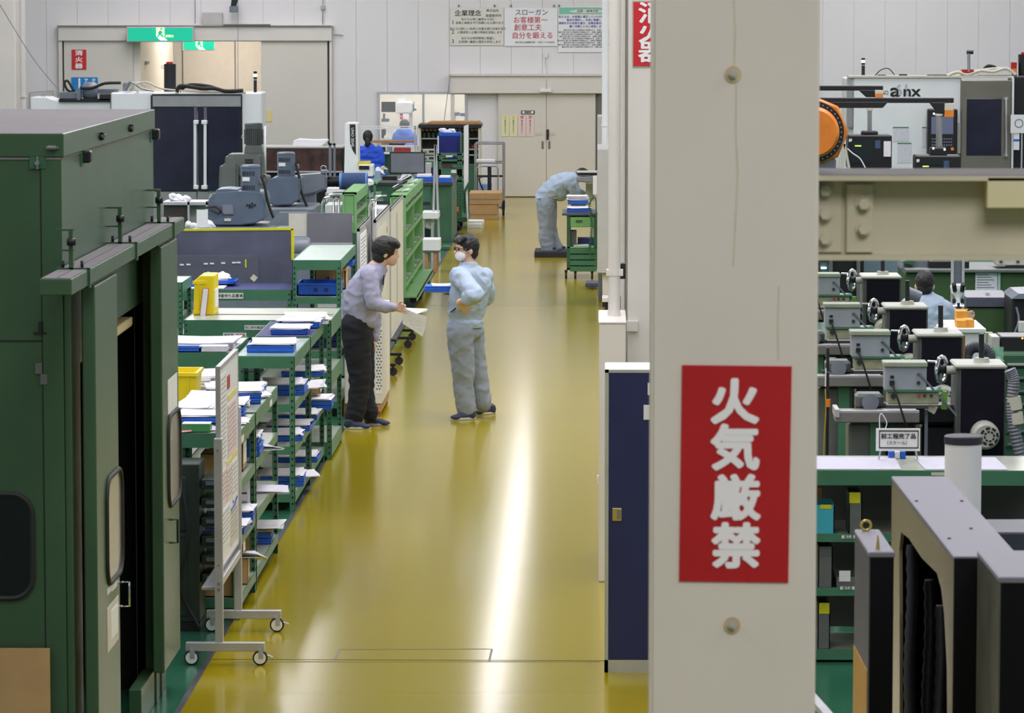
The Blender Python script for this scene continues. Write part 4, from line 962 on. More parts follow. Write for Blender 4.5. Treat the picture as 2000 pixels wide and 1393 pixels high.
# ---- light green perforated racks
def lgrack(label, x0, x1, y0, y1, z0, z1, nsh, nm='perforated_rack', face=(.28, .40)):
    t = thing(nm, label, 'rack', ((x0 + x1)/2, y0, z0))
    part(MB().box(x0, x1, y0 + .02, y0 + .03, z0, z1).box(x0, x0 + .02, y0, y0 + .04, z0, z1).box(x1 - .03, x1, y0, y0 + .04, z0, z1).box(x0, x1, y0, y0 + .04, z1 - .03, z1), 'end_panel', m_ltgreen, t, .002)
    part(MB().box(x0, x0 + .01, y0 + .04, y1, z0, z1), 'back_panel', m_ltgreen, t)
    part(MB().box(x0, x1, y1 - .03, y1, z0, z1), 'end_panel', m_ltgreen, t, .002)
    part(MB().box(x0, x1, y0, y1, z1 - .02, z1).box(x1 - .004, x1 + .004, y0, y1, z1 - .12, z1), 'top_rail', m_ltgreen, t, .002)
    for k in range(nsh):
        z = z0 + (z1 - z0) * (k + .3) / nsh
        s_ = part(MB().box(x0 + .01, x1 - .005, y0 + .04, y1 - .03, z, z + .01).box(x1 - .012, x1 - .002, y0 + .04, y1 - .03, z, z + .05), 'shelf', m_ltgreen, t)
        for kk in range(3):
            yy = y0 + .2 + kk * (y1 - y0 - .4) / 2
            part(MB().box(x0 + .05, x1 - .03, yy, yy + .18, z + .011, z + .05), 'parts_box', m_ltgrey, s_)
    h = MB()
    for i in range(8):
        for j in range(4): xx = x0 + .03 + (x1 - x0 - .07) * (i + .5) / 8; zz_ = z0 + (z1 - z0) * (face[0] + (face[1] - face[0]) * j / 3); h.box(xx - .004, xx + .004, y0 + .016, y0 + .021, zz_ - .005, zz_ + .005)
    part(h, 'perforation', m_labelw, t, kind='stuff')
    h = MB()
    for i in range(8):
        for j in range(4): yy = y0 + .5 + i * .1; zz_ = z1 - .2 - j * .035; h.box(x0 + .011, x0 + .014, yy, yy + .04, zz_, zz_ + .015)
    part(h, 'side_perforation', m_dark, t, kind='stuff')
    return t
YR2 = 49.3
xr = wx(793, YR2, 480); xl = wx(762, YR2, 480)
r2 = lgrack('long light green perforated rack on casters beside the aisle', xl, xr, YR2, 51.4, .2, wz(382, YR2), 4)
r2b = lgrack('light green rack section right behind the long perforated rack', xl, xr + .0, 51.45, 54.0, .2, wz(382, YR2) - .01, 4)
for t_, (ya, yb_) in ((r2, (YR2, 51.4)), (r2b, (51.45, 54))):
    part(MB().box(xl - .1, xr + .14, ya, yb_, .17, .2).box(xr + .13, xr + .14, ya, yb_, .13, .2), 'deck', m_ltgreen, t_, .003)
    for yy in (ya + .12, yb_ - .12):
        cs = part(MB().cyl((xr + .06, yy, .06), (xr + .1, yy, .06), .06, n=18), 'wheel', m_rubber, t_)
        part(MB().box(xr + .04, xr + .12, yy - .02, yy + .02, .1, .17), 'fork', m_blackmetal, cs)
YR1 = 44.6
xr1_, xl1 = wx(697, YR1, 420), wx(669, YR1, 420)
r1 = lgrack('light green perforated rack under the blue canister', xl1, xr1_, YR1, 46.6, wz(456, YR1), wz(376, YR1), 3)
part(MB().box(xl1, xr1_, YR1, 46.6, 0, wz(456, YR1)), 'pedestal', m_dkgreen, r1)
solo(crumple(MB(), 722, 356, 49.5, 3, 3, 6, 8), 'paper_lump', m_paper, 'white crumpled paper on the green shelf behind the blue canister', 'papers')
t = pxt('green_side_rack', 'mid green shelf rack just right of the blue canister', 'rack', 730, 356, 50.5); t.location.z = 0
x0, x1 = wx(716, 50.5), wx(734, 50.5)
for k in range(3): part(MB().box(x0, x1, 50.5, 52, wz(362 + k * 26, 50.5), wz(360 + k * 26, 50.5)), 'shelf', m_green, t)
part(MB().box(x0, x0 + .03, 50.5, 50.53, 0, wz(356, 50.5)).box(x1 - .03, x1, 50.5, 50.53, 0, wz(356, 50.5)), 'post', m_green, t)
# telephones / black terminals on top of the rack
for k, (px, py, Y) in enumerate(((772, 374, 50.2), (781, 366, 51.4), (790, 358, 52.6))):
    t = thing('desk_terminal', 'small black and chrome clip device on the long light green rack, %s' % ('nearest', 'middle one', 'furthest')[k], 'device', (xr - .12, Y, wz(382, YR2) + .002))
    z = t.location.z
    part(MB().obox((xr - .14, Y, z + .05), (.13, .2, .03), (0, -.5, 0)), 'device_body', m_black, t, .005)
    part(MB().obox((xr - .17, Y - .02, z + .075), (.09, .07, .015), (0, -.5, 0)), 'chrome_clip', m_chrome, t, .003)
    part(MB().obox((xr - .05, Y + .05, z + .02), (.1, .22, .02), (0, -.3, .0)), 'white_pad', m_white, t, .003)
# ---- notice boards along the aisle
def board(label, x, y0, y1, z0, z1, feet, inner=m_doc, mt=m_alu, tray=True, cols=2):
    t = thing('notice_board', label, 'board', (x, (y0 + y1)/2, 0))
    part(MB().box(x - .02, x - .005, y0 + .02, y1 - .02, z0, z1), 'panel', inner, t)
    fr_ = MB().box(x - .03, x, y0, y0 + .05, z0, z1).box(x - .03, x, y1 - .05, y1, z0, z1).box(x - .03, x, y0, y1, z1 - .04, z1).box(x - .03, x, y0, y1, z0, z0 + .05)
    part(fr_, 'frame', mt, t, .003)
    if cols > 1: part(MB().box(x - .028, x - .001, (y0 + y1)/2 - .03, (y0 + y1)/2 + .03, z0, z1), 'mullion', mt, t)
    if tray: part(MB().box(x - .02, x + .05, y0 + .05, y1 - .05, z0 - .02, z0 + .03), 'tray', m_blackmetal, t, .003)
    for fy in feet:
        part(MB().box(x - .3, x + .18, fy - .02, fy + .02, .1, .13), 'foot', m_blackmetal, t, .003)
        part(MB().box(x - .045, x - .015, fy - .02, fy + .02, .1, z1 - .05), 'stand_post', m_alu, t)
        for xx in (x + .15, x - .27):
            cs = part(MB().cyl((xx, fy - .015, .045), (xx, fy + .015, .045), .045, n=18), 'caster', m_rubber, t)
            part(MB().box(xx - .012, xx + .012, fy - .022, fy + .022, .06, .1), 'fork', m_blackmetal, cs)
    return t
XN = -2.30
m_bwhite = pm('cream_board', (226, 222, 206), .5, var=.03)
nb1 = board('grey framed notice board with white sheets, nearer of the aisle pair', XN, 40.6, 43.3, .13, 1.66, (41.0, 42.2), m_cream, cols=1)
part(MB().box(XN - .004, XN, 41.0, 42.7, .55, 1.52), 'poster', m_bwhite, nb1)
part(MB().box(XN - .004, XN + .002, 42.6, 42.68, 1.4, 1.46), 'magnet', m_red, nb1)
nb2 = board('cream notice board in grey frame, farther of the aisle pair', XN, 43.45, 46.3, .13, 1.62, (44.2, 45.2), m_bwhite, cols=1)
part(MB().box(XN - .002, XN + .004, 44.8, 44.83, .4, 1.5), 'joint', m_alu, nb2)
nb0 = board('grey framed notice board behind the tall rack, partly behind the leaning man', -2.40, 39.45, 41.4, .3, 1.64, (39.7,), m_ltgrey, cols=1, tray=False)
part(MB().box(-2.403, -2.398, 39.55, 40.6, .9, 1.56), 'paper_notice', m_paper, nb0)
ln = MB()
for k in range(16): z = 1.5 - k * .036; ln.box(-2.398, -2.396, 39.62, 40.5 - (k % 3) * .12, z, z + .01)
part(ln, 'text_lines', pm('grey_ink', (150, 150, 160)), nb0, kind='stuff')
part(MB().box(-2.403, -2.398, 40.7, 41.3, .9, 1.5), 'paper_notice', m_paper2, nb0)
# cream cabinet on a wooden skid with perforated strip
t = thing('cream_cabinet', 'low cream cabinet with a perforated strip on a wooden skid behind the leaning man', 'cabinet', (-2.2, 37.6, 0))
part(MB().box(-2.40, -2.045, 37.0, 38.4, .12, 1.0), 'body', m_cream, t, .01)
part(MB().box(-2.41, -2.06, 37.05, 37.15, 0, .12).box(-2.41, -2.06, 38.2, 38.3, 0, .12).box(-2.12, -2.05, 37.0, 38.38, .05, .115), 'skid', m_wood, t)
st = MB()
for i in range(24):
    for j in range(2): st.box(-2.10 + j * .026 + (i % 2) * .012, -2.086 + j * .026 + (i % 2) * .012, 36.996, 37.002, .26 + i * .029, .272 + i * .029)
part(MB().box(-2.108, -2.048, 36.998, 37.0, .22, .98), 'perforated_strip', m_white, t); part(st, 'perforation', m_olgrey, t, kind='stuff')
# ================================================================== far left and centre: machines and furniture before the back wall
def poly(pts, Y0, Y1): return MB().prism([(W(x, y, Y0).x, W(x, y, Y0).z) for x, y in pts], 'Y', Y0, Y1)
# white column and pipes at the far left
t = pxt('white_column', 'broad cream column cut by the left edge of the frame', 'pillar', 15, 240, 74); t.location.z = 0
part(MB().box(wx(-40, 74, 100), wx(30, 74, 100), 74, 74.6, 0, ZC - .01), 'column', m_cream, t, .02)
t = pxt('rain_pipe', 'tall cream pipe left of the wide doorway', 'pipe', 45, 240, 75); t.location.z = 0
part(MB().cyl((wx(45, 75), 75, 0), (wx(45, 75), 75, ZC - .01), .085, n=20), 'pipe', m_cream, t)
part(MB().cyl((wx(45, 75), 75, wz(191, 75)), (wx(45, 75), 75, wz(187, 75)), .10, n=20).pbox(36, 47, 187, 191, 74.9, 75.2), 'collar', m_cream, t)
t = thing('hanging_cable', 'thin grey cable sloping down to the left white machine', 'cable', W(115, 176, 72))
part(MB().tube([W(-20, -24, 74), W(30, 60, 73), W(70, 122, 72.6), W(115, 176, 72)], .008, 5, sub=4), 'cable', m_grey, t)
t = thing('wall_conduit', 'thin bent conduit on the wall left of the white machine', 'conduit', W(80, 215, YB - .1))
part(MB().tube([W(58, 240, YB - .08), W(58, 181, YB - .08), W(104, 177, YB - .08), W(104, 200, YB - .08)], .012, 6), 'conduit', m_beige, t)
# machining centre at the left
Y0 = 68.6
mc = pxt('machining_centre', 'large white machining centre with dark double doors at the back left', 'machine', 360, 330, Y0); mc.location.z = 0
part(poly([(216, 181), (511, 181), (513, 430), (216, 430)], Y0, Y0 + .9), 'body', m_white, mc, .02)
part(MB().pbox(60, 216, 216, 430, Y0 + .1, Y0 + .9), 'side_body', m_white, mc, .02)
part(poly([(95, 192), (118, 199), (216, 199), (216, 218), (60, 218), (60, 190), (92, 190)], Y0 + .12, Y0 + .9), 'side_body', m_white, mc, .01)
dr = thing('x', None, None, (0, 0, 0)); bpy.data.objects.remove(dr)
hd = part(MB().pbox(298, 470, 186, 209, Y0 - .12, Y0), 'door_header', m_steel, mc, .01)
part(MB().pbox(297, 471, 184, 187, Y0 - .14, Y0), 'header_lip', m_black, hd)
for a, b in ((299, 384.5), (387, 469)):
    dd = part(MB().pbox(a, b, 209, 373, Y0 - .1, Y0), 'door', m_glassdk, mc, .006)
    hx = 380 if a < 300 else 399
    part(MB().pbox(hx - 1, hx + 4 if a < 300 else hx + 5, 209, 240, Y0 - .12, Y0 - .1), 'door_edge', pm('purple_grey_trim', (90, 88, 110), .4, var=.05), dd)
    hb = part(MB().cyl(W(hx + (1 if a < 300 else 1.5), 240, Y0 - .22), W(hx + (1 if a < 300 else 1.5), 366, Y0 - .22), .028, n=14), 'handle', m_white, dd)
    for py in (239, 366): part(MB().pbox(hx - 2.5 if a < 300 else hx - 6, hx + 7 if a < 300 else hx + 5, py - 4, py + 4, Y0 - .26, Y0 - .1), 'handle_end', m_white, hb, .01)
part(MB().pbox(298, 384, 374, 430, Y0 - .05, Y0).pbox(386, 407, 374, 430, Y0 - .05, Y0), 'lower_panel', m_steel, mc, .004)
for a in (470, 295): part(MB().pbox(a, a + 3.5, 186, 374, Y0 - .02, Y0), 'door_gap', m_black, mc)
part(MB().pbox(216, 217, 181, 216, Y0 - .01, Y0), 'panel_seam', m_groove, mc)
hz = MB()
hz.tube([W(345, 180, Y0), W(352, 168, Y0), W(375, 170, Y0), W(395, 173, Y0), W(420, 173, Y0), W(440, 178, Y0), W(475, 177, Y0)], .035, 7, sub=4)
part(hz, 'hose', m_rubber, mc)
part(MB().tube([W(350, 178, Y0 + .1), W(370, 166, Y0 + .1), W(410, 169, Y0 + .1), W(430, 178, Y0 + .1)], .03, 7, sub=4), 'hose', m_rubber, mc)
part(MB().tube([W(270, 180, Y0), W(262, 168, Y0), W(285, 160, Y0), W(312, 172, Y0), W(350, 177, Y0), W(400, 179, Y0), W(480, 180, Y0)], .018, 6, sub=4), 'hose', m_doc, mc)
part(MB().tube([W(245, 175, Y0), W(255, 160, Y0), W(275, 172, Y0), W(300, 178, Y0)], .018, 6, sub=4), 'hose', m_steel, mc)
part(MB().tube([W(250, 178, Y0 + .1), W(262, 162, Y0 + .1), W(282, 166, Y0 + .1), W(288, 178, Y0 + .1)], .02, 6, sub=4), 'hose', m_doc, mc)
part(MB().pbox(240, 256, 162, 178, Y0 + .2, Y0 + .5), 'cable_box', m_grey, mc, .01)
pu = part(MB().lathe(W(163, 178, Y0 + .3), [(.12, 0), (.16, .05), (.16, .2), (.12, .25)], 'X', 20), 'coolant_pump', m_grey, mc)
part(MB().pbox(116, 152, 180, 193, Y0 + .1, Y0 + .6).pbox(150, 156, 172, 196, Y0, Y0 + .3), 'pump_frame', m_grey, mc, .006)
part(MB().pbox(115, 216, 193, 199, Y0 + .05, Y0 + .3), 'pump_base', m_blackmetal, mc)
part(MB().tube([W(146, 181, Y0 + .2), W(132, 176, Y0 + .2), W(126, 162, Y0 + .2), W(132, 158, Y0 + .2), W(140, 170, Y0 + .2), W(146, 180, Y0 + .2)], .022, 7, sub=5), 'pump_hose', m_rubber, mc)
part(MB().tube([W(156, 172, Y0 + .1), W(180, 172, Y0 + .1), W(205, 163, Y0 + .1), W(236, 162, Y0 + .1)], .026, 7, sub=4), 'pump_hose', m_rubber, mc)
part(MB().pbox(194, 216, 184, 197, Y0 + .05, Y0 + .3), 'motor', m_black, mc, .01)
part(MB().pbox(190, 230, 174, 183, Y0 + .4, Y0 + .6), 'grey_duct', m_grey, mc, .004)
part(MB().torus(W(84, 188, Y0 + .2), .025, .006, 'Y', n=16), 'eye_bolt', m_grey, mc)
def stacklight(label, px, py0, py1, Y, lit, w_=3.2):
    t = pxt('signal_tower', label, 'signal light', px, py1, Y); n = 4; h = (py1 - py0) / 10
    part(MB().cyl(W(px, py1, Y), W(px, py0 + h * 4.2, Y), w_ * Y / F, n=14), 'pole', m_black, t)
    for k in range(3):
        m = pm('lit_signal', (210, 255, 235), .4, var=0, emit=2.5) if k == lit else m_black
        part(MB().cyl(W(px, py0 + h * (1.35 * k + 1.1), Y), W(px, py0 + h * (1.35 * k + .1), Y), w_ * 1.08 * Y / F, n=14), 'lens', m, t)
        part(MB().cyl(W(px, py0 + h * (1.35 * k + 1.4), Y), W(px, py0 + h * (1.35 * k + 1.1), Y), w_ * .8 * Y / F, n=12), 'spacer', m_labelw, t)
stacklight('signal tower on the left white machine, middle lens glowing white-green', 498.5, 139, 181, Y0 + .3, 1)
t = pxt('beacon_drum', 'dark cylinder with red cap standing on the left white machine', 'beacon', 332, 181, Y0 + .8)
part(MB().cyl(W(332, 178.5, Y0 + .8), W(332, 125, Y0 + .8), .105, n=24), 'drum', m_blackmetal, t)
part(MB().cyl(W(331, 125, Y0 + .8), W(331, 121, Y0 + .8), .06, n=20), 'red_cap', m_red, t)
part(MB().torus(W(318, 131, Y0 + .8), .025, .005, 'Y', n=14), 'ring', m_grey, t)
# signs on the wide doorway
s = thing('exit_sign', 'lit green and white emergency exit sign hanging over the doorway, larger of two', 'sign', W(312, 81, YB - .42))
m_exit = pm('exit_green', (0, 146, 116), .4, var=0, emit=.75); m_exw = pm('exit_white', (190, 240, 215), .4, var=0, emit=1.0); m_exy = pm('exit_yellowgreen', (214, 244, 150), .4, var=0, emit=1.0)
YE = YB - .42
part(MB().pbox(247, 378.5, 52, 82, YE, YE + .1), 'casing', m_ltgrey, s, .008)
part(MB().pbox(250, 376, 54.5, 80, YE - .006, YE), 'green_face', m_exit, s)
def exitman(s, cx, cy, k, Y):
    part(MB().pbox(cx - 8*k, cx + 8*k, cy - 13*k, cy + 4*k, Y - .010, Y - .006), 'door_picture', m_exy, s)
    part(poly([(cx - 8*k, cy + 4*k), (cx + 6*k, cy + 4*k), (cx + 14*k, cy + 12*k), (cx, cy + 12*k)], Y - .0101, Y - .006), 'door_picture', m_exw, s)
    part(poly([(cx - 5*k, cy - 2*k), (cx - 1*k, cy - 8*k), (cx + 3*k, cy - 6*k), (cx + 6*k, cy - 3*k), (cx + 2*k, cy - 2*k), (cx + 7*k, cy + 5*k), (cx + 4*k, cy + 6*k), (cx, cy + 1*k), (cx - 5*k, cy + 6*k), (cx - 7*k, cy + 5*k), (cx - 3*k, cy)], Y - .012, Y - .0105), 'running_figure', m_exit, s)
    part(MB().lathe(W(cx + 2*k, cy - 10.5*k, Y - .012), [(2.2*k * Y / F, 0), (2.2*k * Y / F, .002)], 'Y', 12), 'figure_head', m_exit, s)
exitman(s, 313, 67, 1.0, YE)
txt('非常口', .055, W(331, 71, YE - .008), m_exy, s, 'lettering', bold=.001)
for a in (268, 354): part(MB().pbox(a, a + 4, 57, 66, YE + .1, YB - .155), 'hanger', m_alu, s)
YE2 = 82.0
s = thing('exit_sign', 'smaller green exit sign in the corridor, below and right of the larger one', 'sign', W(388, 98, YE2))
part(MB().pbox(356.5, 420, 80, 99, YE2, YE2 + .1), 'casing', m_ltgrey, s, .006)
part(MB().pbox(358.5, 418, 81, 97, YE2 - .006, YE2), 'green_face', m_exit, s)
exitman(s, 389, 87, .85, YE2)
part(MB().box(wx(388, YE2) - .01, wx(388, YE2) + .01, YE2 + .04, YE2 + .06, wz(80, YE2), 4.2), 'hanger', m_alu, s)
# wall signs
def wallsign(nm, label, px0, px1, py0, py1, Y, m, cat='sign', th=.006):
    s = pxt(nm, label, cat, (px0 + px1)/2, py1, Y); part(MB().pbox(px0, px1, py0, py1, Y - th, Y), 'board', m, s); return s
YL = YB - .095
s = wallsign('fire_extinguisher_sign', 'small red sign with three white characters on the left door leaf', 140, 168.5, 97, 136, YL, pm('bright_red_sign_paint', (200, 34, 44)))
for ch, py in (('消', 104), ('火', 117), ('器', 129.5)):
    txt(ch, .105, W(154, py, YL - .008), m_signwhite, s, 'character', bold=.004, sx=1.45)
s = wallsign('blue_notice', 'blue sign with white katakana below the small red sign', 139.5, 191, 151, 190, YL, pm('bright_blue_sign', (20, 130, 205), .5, var=.02))
for ch, px, py, k in (('ア', 168, 158, .09), ('テ', 183, 158, .09), ('ウ', 168, 171, .09), ('イ', 183, 171, .09)): txt(ch, k, W(px, py, YL - .008), m_signwhite, s, 'character', bold=.003)
part(MB().pbox(153, 157, 153, 184, YL - .009, YL - .006), 'white_arrow', m_signwhite, s)
wallsign('yellow_note', 'pale yellow sheet on the right leaf of the wide doorway', 514, 531, 216, 238, YL, pm('pale_yellow_paper', (226, 208, 142), .7, var=.03), 'notice')
# electrical bits above the doors
t = pxt('junction_box', 'small pale junction box on the doorway rail', 'box', 414, 49, YB - .03)
part(MB().pbox(395, 434, 24.5, 49, YB - .2, YB - .03), 'box_body', m_ltgrey, t, .01)
part(MB().tube([W(381, -30, YB - .05), W(381, 46, YB - .05)], .006, 5), 'cable', m_grey, t)
part(MB().pbox(436, 528, 47, 50, YB - .24, YB - .2), 'black_cable', m_groove, t)
t = pxt('camera_arm', 'dark slim arm with a grey end fitting at the top of the back wall', 'fitting', 456, 24, YB - .3)
part(poly([(453, -8), (466, -8), (461, 12), (450, 18)], YB - .34, YB - .26), 'arm', m_blackmetal, t)
part(MB().pbox(448, 464, 12, 24, YB - .36, YB - .2), 'fitting_body', m_grey, t, .01)
part(MB().tube([W(464.5, -20, YB - .3), W(465, 350, YB - .3)], .005, 5), 'pull_cord', m_grey, t)
t = pxt('wall_conduit', 'thin vertical conduit with clamps above the right end of the doorway', 'conduit', 630, 46, YB - .04)
part(MB().cyl(W(630, 46, YB - .05), W(630, -20, YB - .05), .01, n=8), 'conduit', m_beige, t)
part(MB().pbox(626, 634, 11, 18, YB - .08, YB - .03), 'clamp', m_beige, t)
t = pxt('cable_duct_piece', 'tiny grey hook on the wall right of the wide doorway', 'fitting', 660, 70, YB - .04)
part(MB().cyl(W(652, 68, YB - .06), W(670, 69, YB - .06), .008, n=8), 'hook', m_grey, t)
t = pxt('door_switch', 'small white switch with a cable above the double door', 'switch', 1066, 112, YB - .04)
part(MB().pbox(1064, 1069, 103, 112, YB - .06, YB - .025), 'box', m_white, t)
part(MB().tube([W(1066, 112, YB - .05), W(1065, 125, YB - .05), W(1068, 138, YB - .2), W(1067, 175, YB - .26)], .006, 5, sub=3), 'cable', m_beige, t)
t = pxt('pull_string', 'thin cord hanging in front of the observation window', 'cord', 872, 240, YB - .6)
part(MB().tube([W(880, 146, YB - .3), W(872, 200, YB - .4), W(867, 240, YB - .6)], .006, 5, sub=3), 'cord', m_grey, t)
# posters
YO = YB - .03
s = wallsign('philosophy_poster', 'cream poster with three numbered handwritten rules, leftmost above the door', 879.5, 984, 14, 88.5, YO, pm('cream_poster', (222, 220, 212), .7, var=.02), 'poster')
txt('企業理念', .125, W(914, 26.5, YO - .008), m_ink, s, 'heading', bold=.0012, sx=1.05)
txt('株式会社', .062, W(962, 21, YO - .008), m_ink, s, 'company'); txt('南雲製作所', .062, W(964, 31, YO - .008), m_ink, s, 'company')
for k, (n, a, b, ya) in enumerate((('1', '私たちは常に顧客を大切に', '品質と納期を守り信頼に応え続けます', 38), ('2', '私たちは新しい技術と改善を続け未来を拓き', '人間成長と企業の発展を目指します', 56.5), ('3', '私たちは地球環境に配慮し', 'お客様へ最高の満足を約束します', 75))):
    txt(n, .11, W(884.5, ya + 6, YO - .008), m_ink, s, 'numeral')
    txt(a, .055, W(934, ya, YO - .008), m_ink, s, 'text_line'); txt(b, .055, W(937, ya + 7, YO - .008), m_ink, s, 'text_line')
s = wallsign('slogan_poster', 'white poster with red brush lettering, middle one above the door', 985, 1089, 15.5, 90, YO - .002, m_paper, 'poster')
txt('スローガン', .13, W(1038, 25, YO - .010), m_ink, s, 'heading')
for st_, px, py in (('お客様第一', 1036, 40), ('創意工夫', 1031, 54.5), ('自分を鍛える', 1040, 70)): txt(st_, .135, W(px, py, YO - .010), m_inkred, s, 'slogan_line', bold=.001, sx=1.0)
txt('株式会社 南雲製作所　平成二十六年四月', .042, W(1045, 83, YO - .010), m_ink, s, 'text_line')
s = wallsign('policy_poster', 'white poster with green header and blue lines, rightmost above the door', 1090, 1178, 13, 102, YO, m_paper, 'poster')
part(MB().pbox(1092, 1176, 14.5, 28, YO - .008, YO - .006), 'green_header', pm('poster_green', (132, 200, 176), .7, var=.06), s)
part(MB().lathe(W(1148, 22, YO - .010), [(.36, 0), (.36, .001)], 'Y', 24), 'header_oval', pm('cream_poster', (222, 220, 212)), s).scale = (1, 1, 1)
ov = s.children[-1]; ov.scale = (1, 1, .11); ov.location.z = (W(1148, 22, YO).z - s.location.z) * (1 - .11)
txt('品質・環境方針', .06, W(1148, 22, YO - .011), m_ink, s, 'heading')
for k, st_ in enumerate(('私たちは、お客様に満足していただける', '製品を提供し、社会に貢献します', '環境を守る技術を磨き、品質改善を進め', '働く仲間とともに成長します')): txt(st_, .052, W(1138 + (k % 2) * 8, 33 + k * 6.3, YO - .008), m_inkblue, s, 'text_line', bold=.0006)
for k in range(9): txt('基本方針に基づき全員参加で取組みます　' + '目標と実績' * (1 + k % 2), .034, W(1142 - (k % 3) * 2, 59 + k * 4.1, YO - .008), m_ink, s, 'small_text_line')
for px, nm in ((896, 'left upper edge of the cream poster'), (966, 'right upper edge of the cream poster'), (998, 'left upper edge of the red-lettered poster'), (1082, 'right upper edge of the red-lettered poster'), (1092, 'left upper edge of the green-headed poster')):
    solo(MB().pbox(px - 1.2, px + 1.2, 9, 14, YO - .01, YO + .005), 'poster_clip', m_groove, 'tiny dark clip at the ' + nm, 'clip', 'clips holding the posters above the door')
# signs on the sliding door
YG = YB - .145
s = wallsign('door_plate', 'small dark framed plate on the sliding door', 1018, 1044, 216, 223, YG, m_ink, 'sign'); part(MB().pbox(1020, 1042, 217, 222, YG - .008, YG - .006), 'plate', m_labelw, s)
txt('検査室', .045, W(1031, 219.5, YG - .01), m_ink, s, bold=.001)
for k, (a, b, m, nm) in enumerate(((979.5, 994, pm('pale_yellow_notice', (228, 226, 180), .7, var=.02), 'leftmost pale yellow'), (995.5, 1010, pm('pale_yellow_notice', (228, 226, 180)), 'second pale yellow'), (1012, 1027, pm('pale_pink_notice', (232, 206, 206), .7, var=.02), 'left pale pink'), (1028, 1043, pm('pale_pink_notice', (232, 206, 206)), 'rightmost pale pink'))):
    s = wallsign('door_notice', nm + ' notice sheet on the sliding door', a, b, 225, 266.5, YG, m, 'notice', .003)
    txt(('注', '注', '禁', '禁')[k], .07, W((a + b)/2, 229.5, YG - .005), (m_tape, m_tape, m_inkred, m_inkred)[k], s, 'heading')
    for i in range(7): txt('関係者以外立入りを禁止'[i], .035, W((a + b)/2, 236 + i * 4, YG - .005), m_olgrey, s, 'character')
for a in (1046, 1073): wallsign('door_label', 'faint grey strip label %s of the door joint' % ('left' if a < 1060 else 'right'), a, a + 12, 259, 264, YG, m_doc, 'label', .003)
# low glass fronted cabinet with a white top, left of centre
YK = 73.2
t = pxt('display_cabinet', 'low dark glass-fronted cabinet with painted-in reddish reflections and pale top', 'cabinet', 593, 336, YK); t.location.z = 0
part(MB().fbox(516, 669, 289, YK, YK + .7), 'body', m_dark, t)
part(MB().pbox(515, 670, 285.5, 290, YK - .04, YK + .75), 'top', m_ltgrey, t, .01)
part(MB().pbox(518, 668, 290, 334, YK - .02, YK - .01), 'front_glass', pm('reddish_reflecting_glass', (74, 44, 40), .15, var=.5, scale=5, spec=.8), t)  # coppery reflections are put into the glass colour
part(MB().pbox(516, 669, 334, 337, YK - .04, YK), 'lower_rail', m_ltgrey, t)
t = pxt('covered_device', 'white covered low device on the dark glass-fronted cabinet', 'device', 600, 285.5, YK + .3)
part(poly([(572, 285.5), (573, 275), (583, 271), (612, 273), (638, 272), (640, 276), (628, 285.5)], YK + .2, YK + .6), 'cover', m_white, t, .01)
t = pxt('grey_post', 'dark grey slotted post right of the glass-fronted cabinet', 'post', 649, 345, 63); t.location.z = 0
part(MB().fbox(642, 647, 280, 63, 63.05).fbox(651, 655, 280, 63, 63.05).pbox(642, 655, 280, 284, 63, 63.05), 'frame', m_grey, t)
# white instrument column with black badge
YU = 62.0
t = pxt('presetter_column', 'white upright instrument column with black lettered badge', 'instrument', 686, 345, YU); t.location.z = 0
part(poly([(674, 243), (676, 240), (697, 240), (699, 243), (700, 350), (672, 350)], YU, YU + .5).box(wx(672, YU), wx(700, YU), YU, YU + .5, 0, wz(349, YU)), 'column', m_white, t, .006)
bd_ = part(poly([(683, 243), (694, 243), (695, 303), (689, 294), (684, 280)], YU - .008, YU), 'badge', m_black, t)
txt('UNO 20|40', .062, W(688.5, 268, YU - .010), m_signwhite, t, 'lettering', rot=-pi/2)
part(MB().pbox(700, 728, 322, 345, YU - .1, YU + .4), 'instrument_base', m_white, t, .01)
part(MB().pbox(699, 722, 316, 323, YU - .05, YU + .3), 'yellow_top', pm('yellow_file', (206, 196, 70), .6, var=.05), t)
part(MB().pbox(701, 721, 324, 331, YU - .12, YU - .1), 'dark_slot', m_blackmetal, t)
# long dark green desk with monitor and trays
YDk = 63.0
dk = pxt('workshop_desk', 'dark topped green desk with monitor and trays before the back wall', 'desk', 800, 440, YDk); dk.location.z = 0
zt_ = wz(357, YDk)
part(MB().box(wx(716, YDk), wx(884, YDk), YDk, YDk + 2.6, zt_ - .05, zt_), 'desktop', pm('dark_desktop', (48, 54, 62), .4, var=.08), dk, .006)
part(MB().fbox(840, 882, 362, YDk + .05, YDk + 2.4), 'side_cabinet', m_dkgreen, dk, .006)
part(MB().fbox(700, 724, 362, YDk + .05, YDk + 2.4), 'side_cabinet', m_ltgrey, dk, .006)
part(MB().pbox(722, 842, 400, 404, YDk + .3, YDk + 1.2), 'lower_shelf', m_grey, dk)
part(MB().pbox(722, 842, 362, 372, YDk + .02, YDk + .05), 'apron', m_dkgreen, dk)
part(MB().fbox(722, 840, 420, YDk + 1.3, YDk + 1.4), 'back_board', m_dkgreen, dk)
mo = pxt('monitor', 'wide flat monitor with reflected light put into its grey screen colour', 'monitor', 796, 357, YDk + .8)
YMo = YDk + .8
mo.location.z = zt_
part(MB().pbox(761, 830, 297, 340, YMo, YMo + .05), 'bezel', m_black, mo, .006)
part(MB().pbox(763.5, 828, 299.5, 337, YMo - .004, YMo), 'display', pm('reflecting_display', (176, 178, 190), .12, .7, var=.03), mo)  # reflected light is put into the pale display colour
zs = wz(340, YMo)
